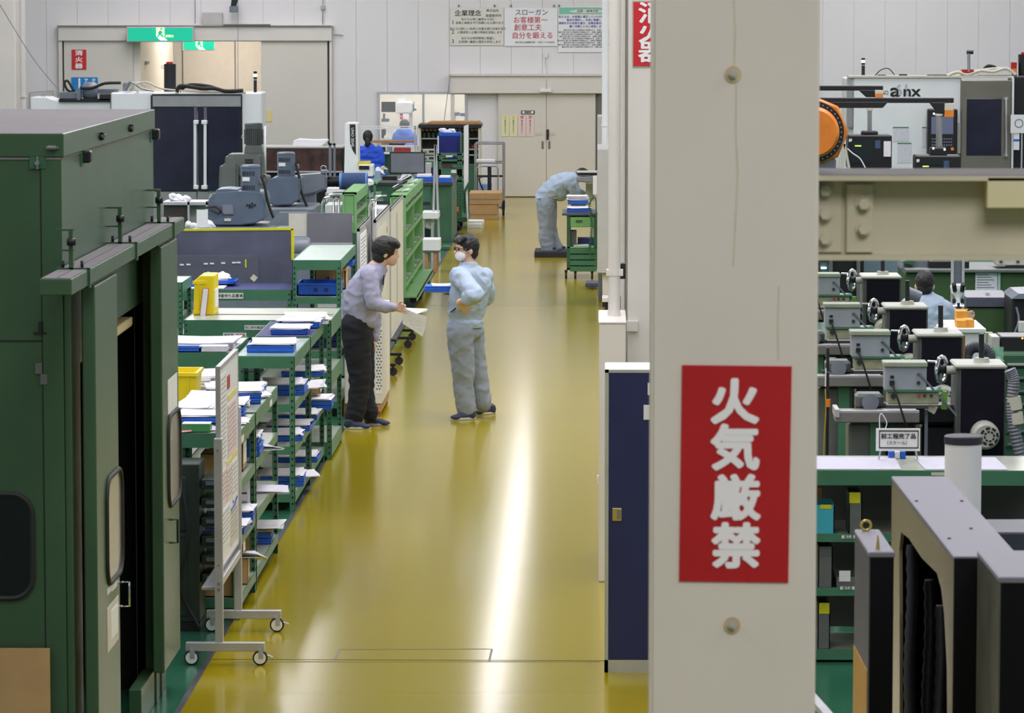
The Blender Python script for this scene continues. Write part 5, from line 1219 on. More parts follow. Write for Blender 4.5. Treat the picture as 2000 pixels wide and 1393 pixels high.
part(MB().prism([(wx(781, YMo), zt_ + .02), (wx(808, YMo), zt_ + .02), (wx(803, YMo), zs), (wx(786, YMo), zs)], 'Y', YMo + .01, YMo + .06), 'stand', m_white, mo)
part(MB().box(wx(778, YMo), wx(812, YMo), YMo - .12, YMo + .15, zt_, zt_ + .02), 'foot', m_white, mo, .004)
# desk clutter
def dbox(nm, label, cat, px0, px1, py0, py1, Y, d, m, bev=.004, z=None):
    a = W(px0, (py0 + py1)/2, Y); b = W(px1, (py0 + py1)/2, Y); z0 = wz(py1, Y) if z is None else z; z1 = z0 + (py1 - py0) * Y / F
    return solo(MB().box(a.x, b.x, Y, Y + d, z0, z1), nm, m, label, cat, bevel=bev)
dbox('document_tray', 'blue tray with papers on the desk right of the monitor', 'tray', 810, 846, 349, 357, YDk + .5, .4, m_blue, z=zt_)
dbox('paper_pile', 'white papers in the blue tray right of the monitor', 'papers', 814, 842, 341, 346, YDk + .52, .3, m_paper, z=zt_ + .067)
dbox('document_tray', 'blue tray with papers at the right end of the desk', 'tray', 856, 882, 351, 360, YDk + .1, .35, m_blue, z=zt_)
dbox('paper_pile', 'papers on the blue tray at the right end of the desk', 'papers', 858, 879, 347, 351, YDk + .12, .3, m_paper, z=zt_ + .068)
dbox('black_book', 'black flat case on the desk left of the monitor', 'case', 746, 774, 346, 353, YDk + .9, .3, m_black, z=zt_)
dbox('light_blue_bottle', 'pale blue tall container left of the desk', 'container', 731, 743, 336, 357, YDk + .3, .15, pm('pale_blue_plastic', (150, 180, 208), .4, var=.05), z=zt_)
dbox('blue_box', 'small blue box behind the pale blue container', 'box', 748, 757, 333, 346, YDk + 1.5, .2, pm('steel_blue', (48, 92, 150), .5, var=.05), z=zt_)
dbox('white_box', 'white box on the desk right of the monitor', 'box', 831, 842, 318, 346, YDk + 1.7, .3, m_ltgrey, z=zt_)
dbox('blue_file', 'dark blue file standing beside the white box', 'file', 843, 848, 326, 346, YDk + 1.7, .3, m_dkblue, z=zt_)
solo(crumple(MB(), 741, 333, YDk + .4, 5, 5, 9, 11), 'tissue', m_paper, 'white crumpled tissue on the pale blue container', 'tissue')
solo(crumple(MB(), 751, 329, YDk + 1.6, 3, 2, 6, 12), 'tissue', m_doc, 'beige crumpled cloth on the small blue box', 'tissue')
# profile stand with white tray
t = pxt('aluminium_stand', 'tall aluminium stand of two slanting legs right of the desk middle', 'stand', 852, 470, 58.5); t.location.z = 0
for a_, b_ in ((850, 844), (851, 859)):
    part(MB().bar(W(a_, 283, 58.5), (wx(b_, 58.5, 500), 58.5, 0), .03, .04), 'leg', m_alu, t)
part(MB().pbox(824, 856, 415, 428, 58.2, 58.8), 'white_tray', m_white, t, .006)
part(MB().fbox(842, 846, 428, 58.4, 58.45).fbox(826, 829, 428, 58.4, 58.45), 'tray_leg', m_alu, t)
t = dbox('white_carton', 'white box on a small wooden stool near the masked man', 'box', 825, 859, 468, 490, 56.2, .5, m_white)
zb_ = wz(490, 56.2)
t = pxt('stool', 'small wooden stool under the white box', 'stool', 842, 515, 56.2); t.location.z = 0
part(MB().box(wx(826, 56.2), wx(858, 56.2), 56.2, 56.7, zb_ - .03, zb_ - .001), 'seat', m_olgrey, t)
for px in (829, 846): 
    for yy in (56.22, 56.62): part(MB().box(wx(px, 56.2), wx(px, 56.2) + .05, yy, yy + .05, 0, zb_ - .03), 'leg', m_wood, t)
solo(crumple(MB(), 838, 437, 58.5, 7, 5, 12, 21), 'plastic_bag', m_paper, 'crumpled white plastic under the white tray', 'bag')
t = pxt('floor_box', 'green grey tool foot pedal on the floor behind the stool', 'pedal', 868, 487, 61); t.location.z = 0
part(MB().box(wx(862, 61), wx(878, 61), 61, 61.4, 0, .06), 'pedal', m_dkgreen, t, .01)
# slatted tool trolley (green posts) with blue tray stack and tall white panel
YTr = 66.2
tr = pxt('tool_trolley', 'tall green slotted trolley with white side panel at the aisle edge', 'trolley', 900, 430, YTr)
tr.location.z = 0
for px in (857, 893): angle_post(tr, wx(px, YTr), YTr, .2, wz(300, YTr), 1, 1); 
for px in (905, 912): angle_post(tr, wx(px, YTr), YTr + 1.2, .2, wz(262, YTr), -1, -1)
angle_post(tr, wx(898, YTr), YTr, .15, wz(262, YTr), 1, 1)
for py in (300, 312, 330, 352): part(MB().box(wx(857, YTr), wx(903, YTr), YTr, YTr + 1.2, wz(py, YTr) - .03, wz(py, YTr)), 'shelf', m_green, tr, .003)
part(MB().box(wx(857, YTr), wx(903, YTr), YTr, YTr + 1.2, wz(346, YTr), wz(332, YTr)), 'drawer', m_green, tr, .004)
part(MB().pbox(881, 891, 332, 338, YTr - .006, YTr), 'white_label', m_labelw, tr); part(MB().pbox(871, 884, 303.5, 307, YTr - .006, YTr), 'white_label', m_labelw, tr)
part(poly([(906, 246), (915, 243), (915, 355), (906, 372)], YTr - .1, YTr - .08), 'white_panel', m_white, tr)
part(poly([(909, 372), (914, 366), (915, 438), (913, 440)], YTr - .1, YTr - .08), 'white_panel', m_white, tr)
part(MB().box(wx(878, YTr), wx(914, YTr), YTr - .05, YTr + 1.4, .14, .22), 'base', m_dkgreen, tr, .006)
for k in range(4): part(MB().box(wx(880 + k * 4, YTr), wx(882 + k * 4, YTr), YTr + .1, YTr + .15, .2, wz(352, YTr)), 'slat', m_dkgreen, tr)
part(poly([(906, 372), (919, 352), (919, 360), (908, 378)], YTr - .14, YTr - .1), 'brace', m_dkgreen, tr)
part(MB().pbox(892, 896, 404, 414, YTr - .02, YTr), 'orange_tag', m_orange, tr)
for yy in (YTr, YTr + 1.3): part(MB().cyl((wx(893, YTr), yy, .07), (wx(898, YTr), yy, .07), .07, n=18), 'wheel', m_rubber, tr)
YBt = YTr + .2; n = 12
zb_ = wz(300, YTr) + .002
tops = (wz(259, YBt) - zb_) / n
for k in range(n):
    bin_((wx(878, YBt), YBt + .3, zb_ + k * tops), .36, .4, tops - .004, 'deep blue stacked crate on the green trolley, %s' % ('lowest', 'second', 'third', 'fourth', 'fifth', 'sixth', 'seventh', 'eighth', 'ninth', 'tenth', 'eleventh', 'topmost')[k] + (' from below' if 0 < k < n - 1 else ''), 0, pm('deep_blue_plastic', (22, 30, 128), .4, var=.06) if k < n - 2 else m_blue, .01, 'stacked_crate', 'crate', False)
t = tr
for px in (854.5, 899): part(MB().pbox(px, px + 2.5, 266, 300, YBt - .05, YBt), 'crate_upright', m_white, t)
part(MB().pbox(901, 905, 262, 299, YBt - .02, YBt + .3), 'black_side', m_black, t)
solo(crumple(MB(), 876, 256, YBt + .3, 15, 2, 16, 31), 'plastic_wrap', m_paper, 'white plastic wrap lying on the blue crate stack', 'wrap')
dbox('blue_tray_pair', 'blue tray between green trolley shelves', 'tray', 876, 896, 309, 313, YTr + .1, .4, m_blue)
dbox('drawer_block', 'brownish grey block on the green trolley shelf', 'block', 860, 882, 319, 330, YTr + .2, .4, pm('brown_grey', (120, 104, 100), .5, var=.1))
# instrument cabinet with black and wood top behind
YI = 73.0
t = pxt('instrument_cabinet', 'open dark cabinet with wood and black top holding instruments', 'cabinet', 878, 345, YI); t.location.z = 0
part(MB().pbox(817, 940, 243, 250, YI, YI + .9), 'black_top', m_black, t, .006)
part(poly([(828, 243), (840, 238), (936, 238), (938, 243)], YI + .1, YI + .8), 'wooden_top', m_wood, t)
part(MB().fbox(818, 822, 250, YI + .03, YI + .85).fbox(934, 938, 250, YI + .03, YI + .85), 'side', m_doc, t)
part(MB().fbox(822, 934, 250, YI + .8, YI + .84), 'back', m_olgrey, t)
for py in (270, 291, 302): part(MB().pbox(822, 934, py, py + 2, YI + .1, YI + .8), 'shelf', m_beige, t)
part(MB().fbox(822, 934, 320, YI + .1, YI + .7), 'drawers', m_dkgreen, t, .006)
hk = MB()
for k in range(14): c = W(826 + k * 8, 253, YI + .03); hk.torus((c.x, c.y, c.z), .022, .006, 'Y', n=10, m=5)
part(hk, 'hooks', pm('dull_brass', (120, 100, 60), .5, .5), t, kind='stuff')
for k, py in enumerate((292, 305)):
    q = pxt('measuring_amplifier', 'beige instrument with a black display, %s of two' % ('upper', 'lower')[k], 'instrument', 840, py + 9, YI + .0)
    part(MB().pbox(826, 852, py, py + 10, YI - .19, YI - .01), 'case', m_beige, q, .006); part(MB().pbox(838, 848, py + 2, py + 6, YI - .196, YI - .19), 'display', m_black, q)
    part(MB().cyl(W(831, py + 5, YI - .19), W(831, py + 5, YI - .21), .02, n=12), 'knob', m_olgrey, q)
q = pxt('instrument_bench', 'green bench under the beige instruments', 'bench', 840, 345, YI - .2); q.location.z = 0
part(MB().box(wx(822, YI), wx(856, YI), YI - .2, YI + .0, 0, wz(314.5, YI - .2)), 'bench_body', m_green, q, .006)
for k in range(5): dbox('green_bottle', 'dark green bottle on the upper cabinet shelf, number %s from the left' % ('one', 'two', 'three', 'four', 'five')[k], 'bottle', 826 + k * 9, 831 + k * 9, 259, 269.5, YI + .3, .06, m_dkgreen)
dbox('red_case', 'red case on the shelf beside the tube trolley', 'case', 921, 934, 283, 291, YI + .3, .3, m_red)
# tube trolley with boxes
YV = 70.6
tv = pxt('tube_trolley', 'grey tube-framed trolley with two shelves near the sliding door', 'trolley', 957, 425, YV); tv.location.z = 0
for x_ in (928, 983):
    for yy in (YV, YV + .7): part(MB().cyl((wx(x_, YV), yy, .1), (wx(x_, YV), yy, wz(281, YV)), .018, n=10), 'post', m_steel, tv)
for py in (281, 318): 
    part(MB().cyl(W(928, py, YV), W(983, py, YV), .016, n=10), 'rail', m_steel, tv); part(MB().cyl(W(928, py, YV) + Vector((0, .7, 0)), W(983, py, YV) + Vector((0, .7, 0)), .016, n=10), 'rail', m_steel, tv)
part(MB().pbox(930, 966, 313, 318, YV + .1, YV + .6), 'upper_shelf', m_white, tv)
part(MB().cyl(W(930, 344, YV), W(983, 344, YV), .018, n=10), 'rail', m_blackmetal, tv)
part(MB().box(wx(928, YV), wx(983, YV), YV, YV + .7, .12, .15), 'deck', m_grey, tv)
for x_ in (932, 981): part(MB().cyl((wx(x_, YV), YV, .06), (wx(x_, YV) + .04, YV, .06), .06, n=16), 'wheel', m_rubber, tv)
part(MB().pbox(980, 986, 392, 412, YV - .02, YV + .02), 'wheel_fork', m_blackmetal, tv)
t = pxt('hand_pump', 'black hand pump with a bent lever standing in the tube trolley', 'pump', 955, 384, YV - .1); t.location.z = .1
part(MB().cyl(W(956, 384, YV - .08), W(956, 326, YV - .08), .035, n=12), 'pump_column', m_blackmetal, t)
part(MB().tube([W(948, 380, YV - .1), W(937, 356, YV - .1), W(938, 346, YV - .1), W(957, 345, YV - .1)], .016, 6, sub=3), 'lever', m_blackmetal, t)
part(MB().pbox(930, 975, 378, 384, YV - .1, YV + .3), 'pump_base', m_blackmetal, t, .01)
part(MB().tube([W(931, 384, YV - .05), W(931, 328, YV - .05), W(936, 325, YV - .05), W(970, 325, YV - .05), W(973, 330, YV - .05), W(973, 384, YV - .05)], .012, 6), 'guard_rail', m_steel, t)
dbox('plastic_case', 'white and blue plastic case inside the tube trolley', 'case', 935, 960, 360, 377, YV + .3, .3, pm('blue_white_case', (140, 170, 215), .5, var=.2, scale=8))
for k, (a, b, c0, c1) in enumerate(((916, 979, 385, 402), (916, 971, 402, 423))):
    q = pxt('cardboard_box', 'flat brown cardboard box at the trolley foot, %s one' % ('upper', 'lower')[k], 'box', (a + b)/2, c1, 69.2)
    z0 = (.27, 0)[k]; q.location.z = z0
    part(MB().box(wx(a, 69.2), wx(b, 69.2), 69.2, 70.2, z0, z0 + (.2, .262)[k]), 'box_body', m_cardb, q, .004)
    part(MB().box(wx(a, 69.2), wx(b, 69.2), 69.195, 69.2, z0 + .09, z0 + .1), 'flap_joint', m_groove, q)
for k, (a, b) in enumerate(((914, 944), (912, 940))):
    solo(MB().box(wx(a, 67.6 - k * .9), wx(b, 67.6 - k * .9), 67.6 - k * .9, 68.1 - k * .9, 0, .07), 'white_block', m_labelw, 'flat white block on the aisle floor, %s' % ('further one', 'nearer one')[k], 'block', bevel=.004)
# ---- bench of the woman in blue, lamp rail, wooden shelf
YWb = 75.0
t = pxt('assembly_bench', 'light workbench with wooden shelf and rail in front of the window', 'bench', 770, 345, YWb); t.location.z = 0
part(MB().box(wx(712, YWb), wx(818, YWb), YWb, YWb + .8, wz(298, YWb) - .04, wz(298, YWb)), 'bench_top', m_white, t, .006)
part(MB().pbox(715, 808, 275, 279, YWb + .3, YWb + .7), 'wooden_shelf', m_wood, t, .004)
part(MB().pbox(696, 812, 246, 248, YWb + .1, YWb + .14).pbox(696, 812, 250, 252, YWb + .1, YWb + .14), 'lamp_rail', m_white, t)
for px in (809, 814): part(MB().fbox(px, px + 3, 246, YWb + .1, YWb + .15), 'post', m_ltgrey, t)
part(MB().pbox(815, 819, 262, 286, YWb + .05, YWb + .08), 'light_panel', m_white, t)
part(MB().fbox(735, 806, 302, YWb + .1, YWb + .7), 'drawers', m_green, t, .006)
dbox('red_toolbox', 'dark red long box on the white workbench', 'box', 769, 801, 290, 298, YWb + .1, .3, pm('dull_red', (150, 44, 44), .5, var=.08), z=wz(298, YWb) + .001)
dbox('dark_case', 'dark long case under the wooden shelf', 'case', 760, 790, 281, 284, YWb + .3, .2, m_black)
for k, (a, b, m) in enumerate(((744, 752, m_black), (756, 765, pm('grey_teal', (110, 140, 146), .5, var=.05)), (738, 743, m_olgrey))): dbox('small_part_box', ('small black box', 'grey teal box', 'small olive box')[k] + ' on the white workbench', 'box', a, b, 289, 298, YWb + .2, .2, m, z=wz(298, YWb) + .001)
dbox('blue_bag', 'blue bag hanging at the right of the woman in blue', 'bag', 744, 751, 301, 324, YWb - .21, .2, pm('sky_blue', (40, 120, 200), .5, var=.05))
# ---- measuring room seen through the window
YMz = 79.5
t = pxt('measuring_machine', 'white bridge measuring machine head seen through the window', 'machine', 785, 300, YMz); t.location.z = 0
part(MB().pbox(775, 790, 150, 205, YMz, YMz + .3), 'ram', m_white, t, .01)
part(poly([(773, 210), (775, 199), (806, 199), (808, 212), (803, 222), (775, 222)], YMz - .1, YMz + .4), 'carriage', m_white, t, .02)
part(MB().cyl(W(805, 208, YMz), W(809, 208, YMz), .10, n=20), 'end_disc', m_grey, t)
part(MB().cyl(W(809, 214, YMz), W(813, 214, YMz), .02, n=10), 'knob', m_olgrey, t)
part(MB().pbox(745, 772, 199, 219, YMz + .2, YMz + .3), 'black_screen', m_blackmetal, t)
part(MB().cyl(W(784, 222, YMz), W(784, 233, YMz), .03, n=12), 'probe_holder', m_grey, t)
part(MB().cyl(W(784, 226, YMz), W(784, 229, YMz), .035, n=12), 'red_ring', pm('red_glow', (255, 60, 80), .4, var=0, emit=1.5), t)
part(MB().fbox(799, 806, 215, YMz + .1, YMz + .4), 'bridge_leg', m_white, t, .01)
part(MB().fbox(744, 800, 276, YMz - .1, YMz + .9), 'granite_table', m_grey, t, .01)
t = pxt('lab_instrument', 'white and grey microscope in the measuring room, right pane of the window', 'instrument', 895, 245, YMz + .5); t.location.z = 0
part(MB().pbox(885, 890, 208, 240, YMz + .5, YMz + .7), 'column', m_white, t, .006)
part(MB().pbox(880, 897, 219, 226, YMz + .4, YMz + .6), 'head', m_grey, t, .01)
part(MB().pbox(898, 908, 221, 227, YMz + .4, YMz + .45), 'screen', pm('blue_grey_screen', (110, 116, 150), .4, var=0), t)
part(MB().fbox(872, 910, 240, YMz + .4, YMz + 1.0), 'table', m_white, t, .01)
t = pxt('lab_robot_arm', 'small white and dark instrument arm at the lower left of the window', 'instrument', 757, 276, YMz - .5); t.location.z = wz(276, YMz - .1)
part(MB().pbox(745, 753, 252, 271, YMz - .3, YMz - .1), 'dark_body', m_black, t, .01)
part(MB().bar(W(752, 270, YMz - .3), W(766, 252, YMz - .3), .07), 'white_arm', m_white, t)
part(MB().pbox(770, 776, 260, 271, YMz - .4, YMz - .2), 'white_bottle', m_white, t, .01)
part(MB().pbox(744, 780, 271, 276, YMz - .5, YMz - .1), 'tray', m_labelw, t)
part(MB().pbox(745, 760, 232, 238, YMz + .3, YMz + .4).pbox(748, 752, 222, 232, YMz + .3, YMz + .35), 'grey_bracket', m_grey, t)
# ================================================================== right bay: back machine, arms, mills, bench, black machine
Y1 = 70.0
m2 = pxt('horizontal_machining_centre', 'wide white machining centre with steel door behind the girder on the right', 'machine', 1780, 330, Y1); m2.location.z = 0
part(MB().fbox(1668, 1878, 151, Y1, Y1 + 1.4), 'body', m_white, m2, .02)
part(MB().fbox(1651, 1668, 152, Y1 + .3, Y1 + 1.3), 'side_body', m_white, m2, .02)
part(MB().pbox(1656, 1667, 172, 250, Y1 + .1, Y1 + .3), 'grey_column', m_steel, m2, .01)
part(MB().pbox(1657, 1980, 148, 152, Y1 - .04, Y1 + .4), 'top_edge', m_doc, m2)
dr = part(MB().fbox(1878, 1976, 157, Y1 - .1, Y1), 'door', pm('warm_steel', (128, 124, 116), .35, .7, var=.06, scale=2), m2, .01)
part(MB().pbox(1888, 1956, 193, 304, Y1 - .11, Y1 - .1), 'window', m_glassdk, dr, .01)
part(MB().cyl(W(1965, 190, Y1 - .2), W(1965, 306, Y1 - .2), .022, n=12).pbox(1961, 1969, 190, 195, Y1 - .2, Y1 - .1).pbox(1961, 1969, 301, 306, Y1 - .2, Y1 - .1), 'handle', m_chrome, dr)
part(MB().fbox(1980, 2040, 151, Y1 - .02, Y1 + 1), 'black_side', m_blackmetal, m2, .01)
part(MB().pbox(1976, 1980, 152, 330, Y1 - .12, Y1), 'white_post', m_white, m2)
cp = part(MB().pbox(1812, 1870, 213, 302, Y1 - .3, Y1 - .05), 'control_panel', m_blackmetal, m2, .02)
part(MB().pbox(1819, 1862, 228, 262, Y1 - .31, Y1 - .3), 'display', pm('blue_grey_screen', (110, 116, 150), .2, var=0), cp)
kb = MB()
for i in range(9):
    for j in range(3): kb.pbox(1820 + i * 4.6, 1823 + i * 4.6, 270 + j * 6, 273 + j * 6, Y1 - .31, Y1 - .3)
part(kb, 'keys', m_grey, cp, kind='stuff')
part(MB().cyl(W(1860, 291, Y1 - .3), W(1860, 291, Y1 - .34), .03, n=14), 'stop_button', m_orange, cp)
part(MB().pbox(1869, 1877, 240, 300, Y1 - .06, Y1), 'cable_strip', m_ltgrey, m2)
txt('MAKINO', .105, W(1717.5, 181.5, Y1 - .004), m_ink, m2, 'lettering', sx=.78)
txt('a', .32, W(1748, 177.5, Y1 - .004), m_ink, m2, 'lettering', bold=.008, sx=1.25); txt('61', .27, W(1762.5, 177, Y1 - .004), m_alu, m2, 'lettering', bold=.007, sx=1.0); txt('nx', .27, W(1780.5, 179, Y1 - .004), m_ink, m2, 'lettering', bold=.006, sx=1.15)
part(MB().tube([W(1850, 148, Y1), W(1870, 141, Y1), W(1890, 146, Y1), W(1915, 138, Y1), W(1940, 140, Y1), W(1965, 134, Y1), W(1984, 146, Y1)], .03, 7, sub=4), 'hose', m_doc, m2)
part(MB().tube([W(1870, 148, Y1 + .2), W(1900, 140, Y1 + .2), W(1945, 134, Y1 + .2), W(1975, 136, Y1 + .2), W(1982, 148, Y1 + .2)], .025, 7, sub=4), 'hose', m_doc, m2)
part(MB().tube([W(1920, 138, Y1 + .3), W(1930, 129, Y1 + .3), W(1945, 132, Y1 + .3)], .03, 7, sub=4), 'hose', m_rubber, m2)
part(MB().tube([W(1709, 148, Y1 + .1), W(1720, 137, Y1 + .1), W(1735, 134, Y1 + .1), W(1747, 146, Y1 + .1)], .01, 6, sub=4), 'cable', m_rubber, m2)
for a, b, c in ((1715, 1730, 146), (1757, 1772, 145), (1812, 1850, 146), (1910, 1980, 147)): part(MB().pbox(a, b, c, 150, Y1 + .1, Y1 + .3), 'top_fitting', m_blackmetal, m2, .006)
part(MB().cyl(W(1892, 140, Y1), W(1892, 102, Y1), .028, n=12), 'vent_pipe', m_steel, m2)
part(MB().cyl(W(1888, 102, Y1), W(1901, 102, Y1), .035, n=12), 'pipe_head', m_black, m2)
part(MB().pbox(1879, 1902, 136, 142, Y1 - .02, Y1 + .2), 'red_block', m_red, m2)
stacklight('signal tower on the right white machine, its middle lens glowing', 1686, 113, 149, Y1 + .5, 1, 3.4)
t = pxt('warning_lamp', 'red over orange square warning lamp on the right white machine', 'lamp', 1981, 148, Y1 + .1)
part(MB().pbox(1975, 1986, 122, 134, Y1 + .1, Y1 + .2), 'red_lens', m_red, t); part(MB().pbox(1977, 1986, 134, 143, Y1 + .1, Y1 + .2), 'orange_lens', m_orange, t); part(MB().pbox(1977, 1986, 143, 149, Y1 + .1, Y1 + .2), 'lamp_base', m_black, t)
t = pxt('dark_drum', 'dark drum with red cap at the right frame edge on the machine', 'beacon', 2000, 150, Y1 + .1)
part(MB().cyl(W(2003, 148, Y1 + .2), W(2003, 106, Y1 + .2), .13, n=20), 'drum', m_blackmetal, t); part(MB().cyl(W(2003, 106, Y1 + .2), W(2003, 102, Y1 + .2), .08, n=16), 'red_cap', m_red, t)
for a, b, c, d, nm in ((1744, 1775, 250, 276, 'upper left'), (1753, 1780, 281, 318, 'lower'), (1801, 1809, 250, 288, 'narrow right')):
    s = pxt('pinned_sheet', '%s white sheet clipped to the front of the right machine' % nm, 'paper', (a + b)/2, d, Y1)
    part(MB().pbox(a, b, c, d, Y1 - .008, Y1 - .002), 'sheet', m_paper2, s); part(MB().pbox(a, b, c - 2, c, Y1 - .012, Y1 - .002), 'clip_bar', m_green, s)
t = pxt('dial_paper', 'white sheet with a round drawing at the right frame edge', 'paper', 1992, 260, Y1 - .5)
part(MB().pbox(1974, 2030, 224, 260, Y1 - .5, Y1 - .49), 'sheet', m_paper, t); part(MB().torus(W(1990, 241, Y1 - .5), .07, .008, 'Y', 28, 6), 'circle', m_grey, t)
part(MB().pbox(1980, 1991, 260, 293, Y1 - .48, Y1 - .47), 'tag', m_paper, t); part(MB().pbox(1980, 1991, 272, 276, Y1 - .485, Y1 - .48), 'blue_stripe', m_blue, t)
part(MB().fbox(1995, 1998, 224, Y1 - .46, Y1 - .42), 'stand', m_alu, t)
# arms with lamps, poles and consoles
Ya = 60.0
def armset(label, arm, brk, lampc, pole, base, cons, Y, foot):
    t = pxt('overhead_arm_console', label, 'machine', (pole[0] + pole[1]) / 2, cons[3], Y); t.location.z = 0
    part(MB().pbox(*arm, Y - .05, Y + .05), 'arm', m_blackmetal, t, .01)
    part(poly(brk, Y - .06, Y + .06), 'arm_bracket', m_blackmetal, t, .008)
    part(MB().pbox(lampc[0], lampc[1], lampc[2], (lampc[2] + lampc[3]) / 2, Y - .08, Y), 'lamp_cap', m_doc, t, .004)
    part(MB().pbox(lampc[0], lampc[1], (lampc[2] + lampc[3]) / 2, lampc[3], Y - .08, Y), 'orange_lens', m_orange, t, .004)
    x = (pole[0] + pole[1]) / 2
    part(MB().cyl(W(x, pole[2], Y), W(x, pole[3], Y), (pole[1] - pole[0]) / 2 * Y / F, n=18), 'pole', m_steel, t)
    part(MB().cyl(W(x, pole[2], Y), W(x, pole[2] + 4, Y), (pole[1] - pole[0]) * .7 * Y / F, n=18), 'pole_collar', m_doc, t)
    part(MB().pbox(*base, Y - .12, Y + .12), 'pole_base', m_blackmetal, t, .02)
    cs = part(MB().pbox(*cons, Y - .25, Y + .3), 'console', m_blackmetal, t, .02)
    part(MB().pbox(cons[0] + 6, cons[0] + (cons[1] - cons[0]) * .55, cons[2] + 12, cons[3] - 12, Y - .26, Y - .25), 'screen', pm('dark_green_screen', (30, 40, 48), .2, var=0), cs)
    part(MB().pbox(cons[0] + 14, cons[0] + 26, cons[2] + 20, cons[2] + 22, Y - .27, Y - .26), 'lit_line', pm('lit_text', (200, 255, 90), .4, var=0, emit=1), cs)
    part(MB().pbox(cons[0] + 2, cons[0] + 8, cons[2] + 7, cons[2] + 13, Y - .26, Y - .25), 'white_label', m_labelw, cs)
    part(MB().pbox(cons[0] + (cons[1] - cons[0]) * .62, cons[0] + (cons[1] - cons[0]) * .74, cons[2] + 10, cons[2] + 26, Y - .26, Y - .25), 'button_panel', pm('blue_buttons', (60, 84, 120), .4, var=.2, scale=30), cs)
    part(MB().fbox(*foot, Y - .2, Y + .25), 'cabinet', m_grey, t, .02)
    return t
a1 = armset('black overhead arm with pole and dark console, left and farther of the two', (1560, 1725, 167.5, 177, ), [(1677, 176), (1722, 176), (1712, 190), (1692, 190)], (1709, 1725, 176, 191), (1694, 1703, 212, 256), (1683, 1715, 256, 265), (1656, 1742, 264, 330), Ya + 1.4, (1658, 1740, 328))
part(MB().pbox(1726, 1740, 276, 306, Ya + 1.12, Ya + 1.14), 'hanging_sheet', m_paper, a1)
a2 = armset('black overhead arm with lit pole and console, right and nearer of the two', (1560, 1863, 191, 201), [(1815, 200), (1850, 200), (1848, 222), (1832, 222)], (1845, 1863, 202, 229), (1828, 1840, 222, 290), (1817, 1850, 288, 305), (1788, 1877, 304, 334), Ya, (1790, 1875, 334))
part(poly([(1580, 199), (1735, 199), (1724, 211), (1580, 211)], Ya - .06, Ya + .06), 'arm_gusset', m_blackmetal, a2, .008)
m_led = pm('white_led', (230, 235, 255), .4, var=0, emit=5)
for px, py in ((1824, 222), (1823, 290), (1845, 292)): part(MB().ell(W(px, py, Ya - .14), (.014, .01, .014), 8, 6), 'led', m_led, a2)
t = pxt('orange_ring_machine', 'big orange disc with a black toothed ring, half hidden by the front pillar', 'machine', 1610, 330, Ya - 1.5); t.location.z = 0
c = W(1588, 258, Ya - 1.5); k = (Ya - 1.5) / F
part(MB().lathe((c.x, c.y, c.z), [(44*k, -.25), (50*k, -.18), (50*k, 0)], 'Y', 48), 'front_disc', m_orange, t)
part(MB().lathe((c.x, c.y, c.z), [(50*k, -.02), (60*k, -.02), (60*k, .06), (50*k, .06)], 'Y', 48), 'black_ring', m_blackmetal, t)
part(MB().lathe((c.x, c.y, c.z), [(66*k, .06), (70*k, .1), (70*k, .6), (60*k, .7)], 'Y', 8), 'orange_housing', m_orange, t)
bl_ = MB()
for i in range(36): an = 2*pi*i/36; bl_.lathe((c.x + 55*k*cos(an), c.y - .03, c.z + 55*k*sin(an)), [(.012, 0), (.012, .015)], 'Y', 8)
part(bl_, 'ring_bolts', m_steel, t, kind='stuff')
part(MB().box(c.x - .3, c.x + .35, c.y + .1, c.y + .6, 0, c.z - .4), 'pedestal', m_grey, t, .02)
t = pxt('beige_trestle', 'small beige A-shaped trestle in front of the left console', 'trestle', 1649, 330, Ya - 2); t.location.z = 0
z_ = wz(281, Ya - 2)
for b_ in (1634, 1664): part(MB().bar(W(1649, 281, Ya - 2), (wx(b_ + (b_ - 1649) * 2.2, Ya - 2), Ya - 2, 0), .035, .05), 'leg', m_doc, t)
part(MB().tube([W(1655, 290, Ya - 2.1), W(1666, 300, Ya - 2.1), W(1680, 310, Ya - 2.1), W(1690, 328, Ya - 2.1)], .01, 6, sub=3), 'white_cable', m_white, t)
# ---- middle distance below the girder
Yg = 47.0
def gthing(nm, label, cat, px0, px1, py0, Y, d, m, bev=.01):
    t = pxt(nm, label, cat, (px0 + px1)/2, py0, Y); t.location.z = 0; part(MB().fbox(px0, px1, py0, Y, Y + d), 'body', m, t, bev); return t
t = gthing('green_partition', 'long dark green machine body behind the seated man', 'machine', 1768, 2060, 533, Yg, 1.2, pm('moss_green_paint', (54, 84, 44), .5, var=.12, scale=2))
part(MB().pbox(1768, 2060, 526, 533, Yg - .1, Yg + 1.2), 'grey_top', m_olgrey, t, .01)
t = gthing('dark_machine_front', 'black-fronted machine with grey posts just right of the front pillar', 'machine', 1560, 1688, 440, Yg + 4, 1.2, m_dark)
for a in (1620, 1674): part(MB().fbox(a, a + 7, 440, Yg + 3.9, Yg + 4), 'post', m_olgrey, t)
part(MB().pbox(1601, 1619, 512, 545, Yg + 3.95, Yg + 4), 'dark_pane', pm('dim_teal_glass', (44, 66, 66), .3, var=.2), t); part(MB().pbox(1604, 1614, 522, 525, Yg + 3.9, Yg + 3.94), 'light_strip', m_led, t)
gthing('teal_curtain', 'pale teal grey curtain panel behind the rearmost mill', 'curtain', 1686, 1775, 440, Yg + 5, .1, pm('teal_grey', (112, 136, 146), .6, var=.1, scale=2))
t = pxt('machine_cover', 'grey sloping machine cover with a green cloth behind the seated man', 'cover', 1790, 530, Yg + 2); t.location.z = wz(526, Yg + .5)
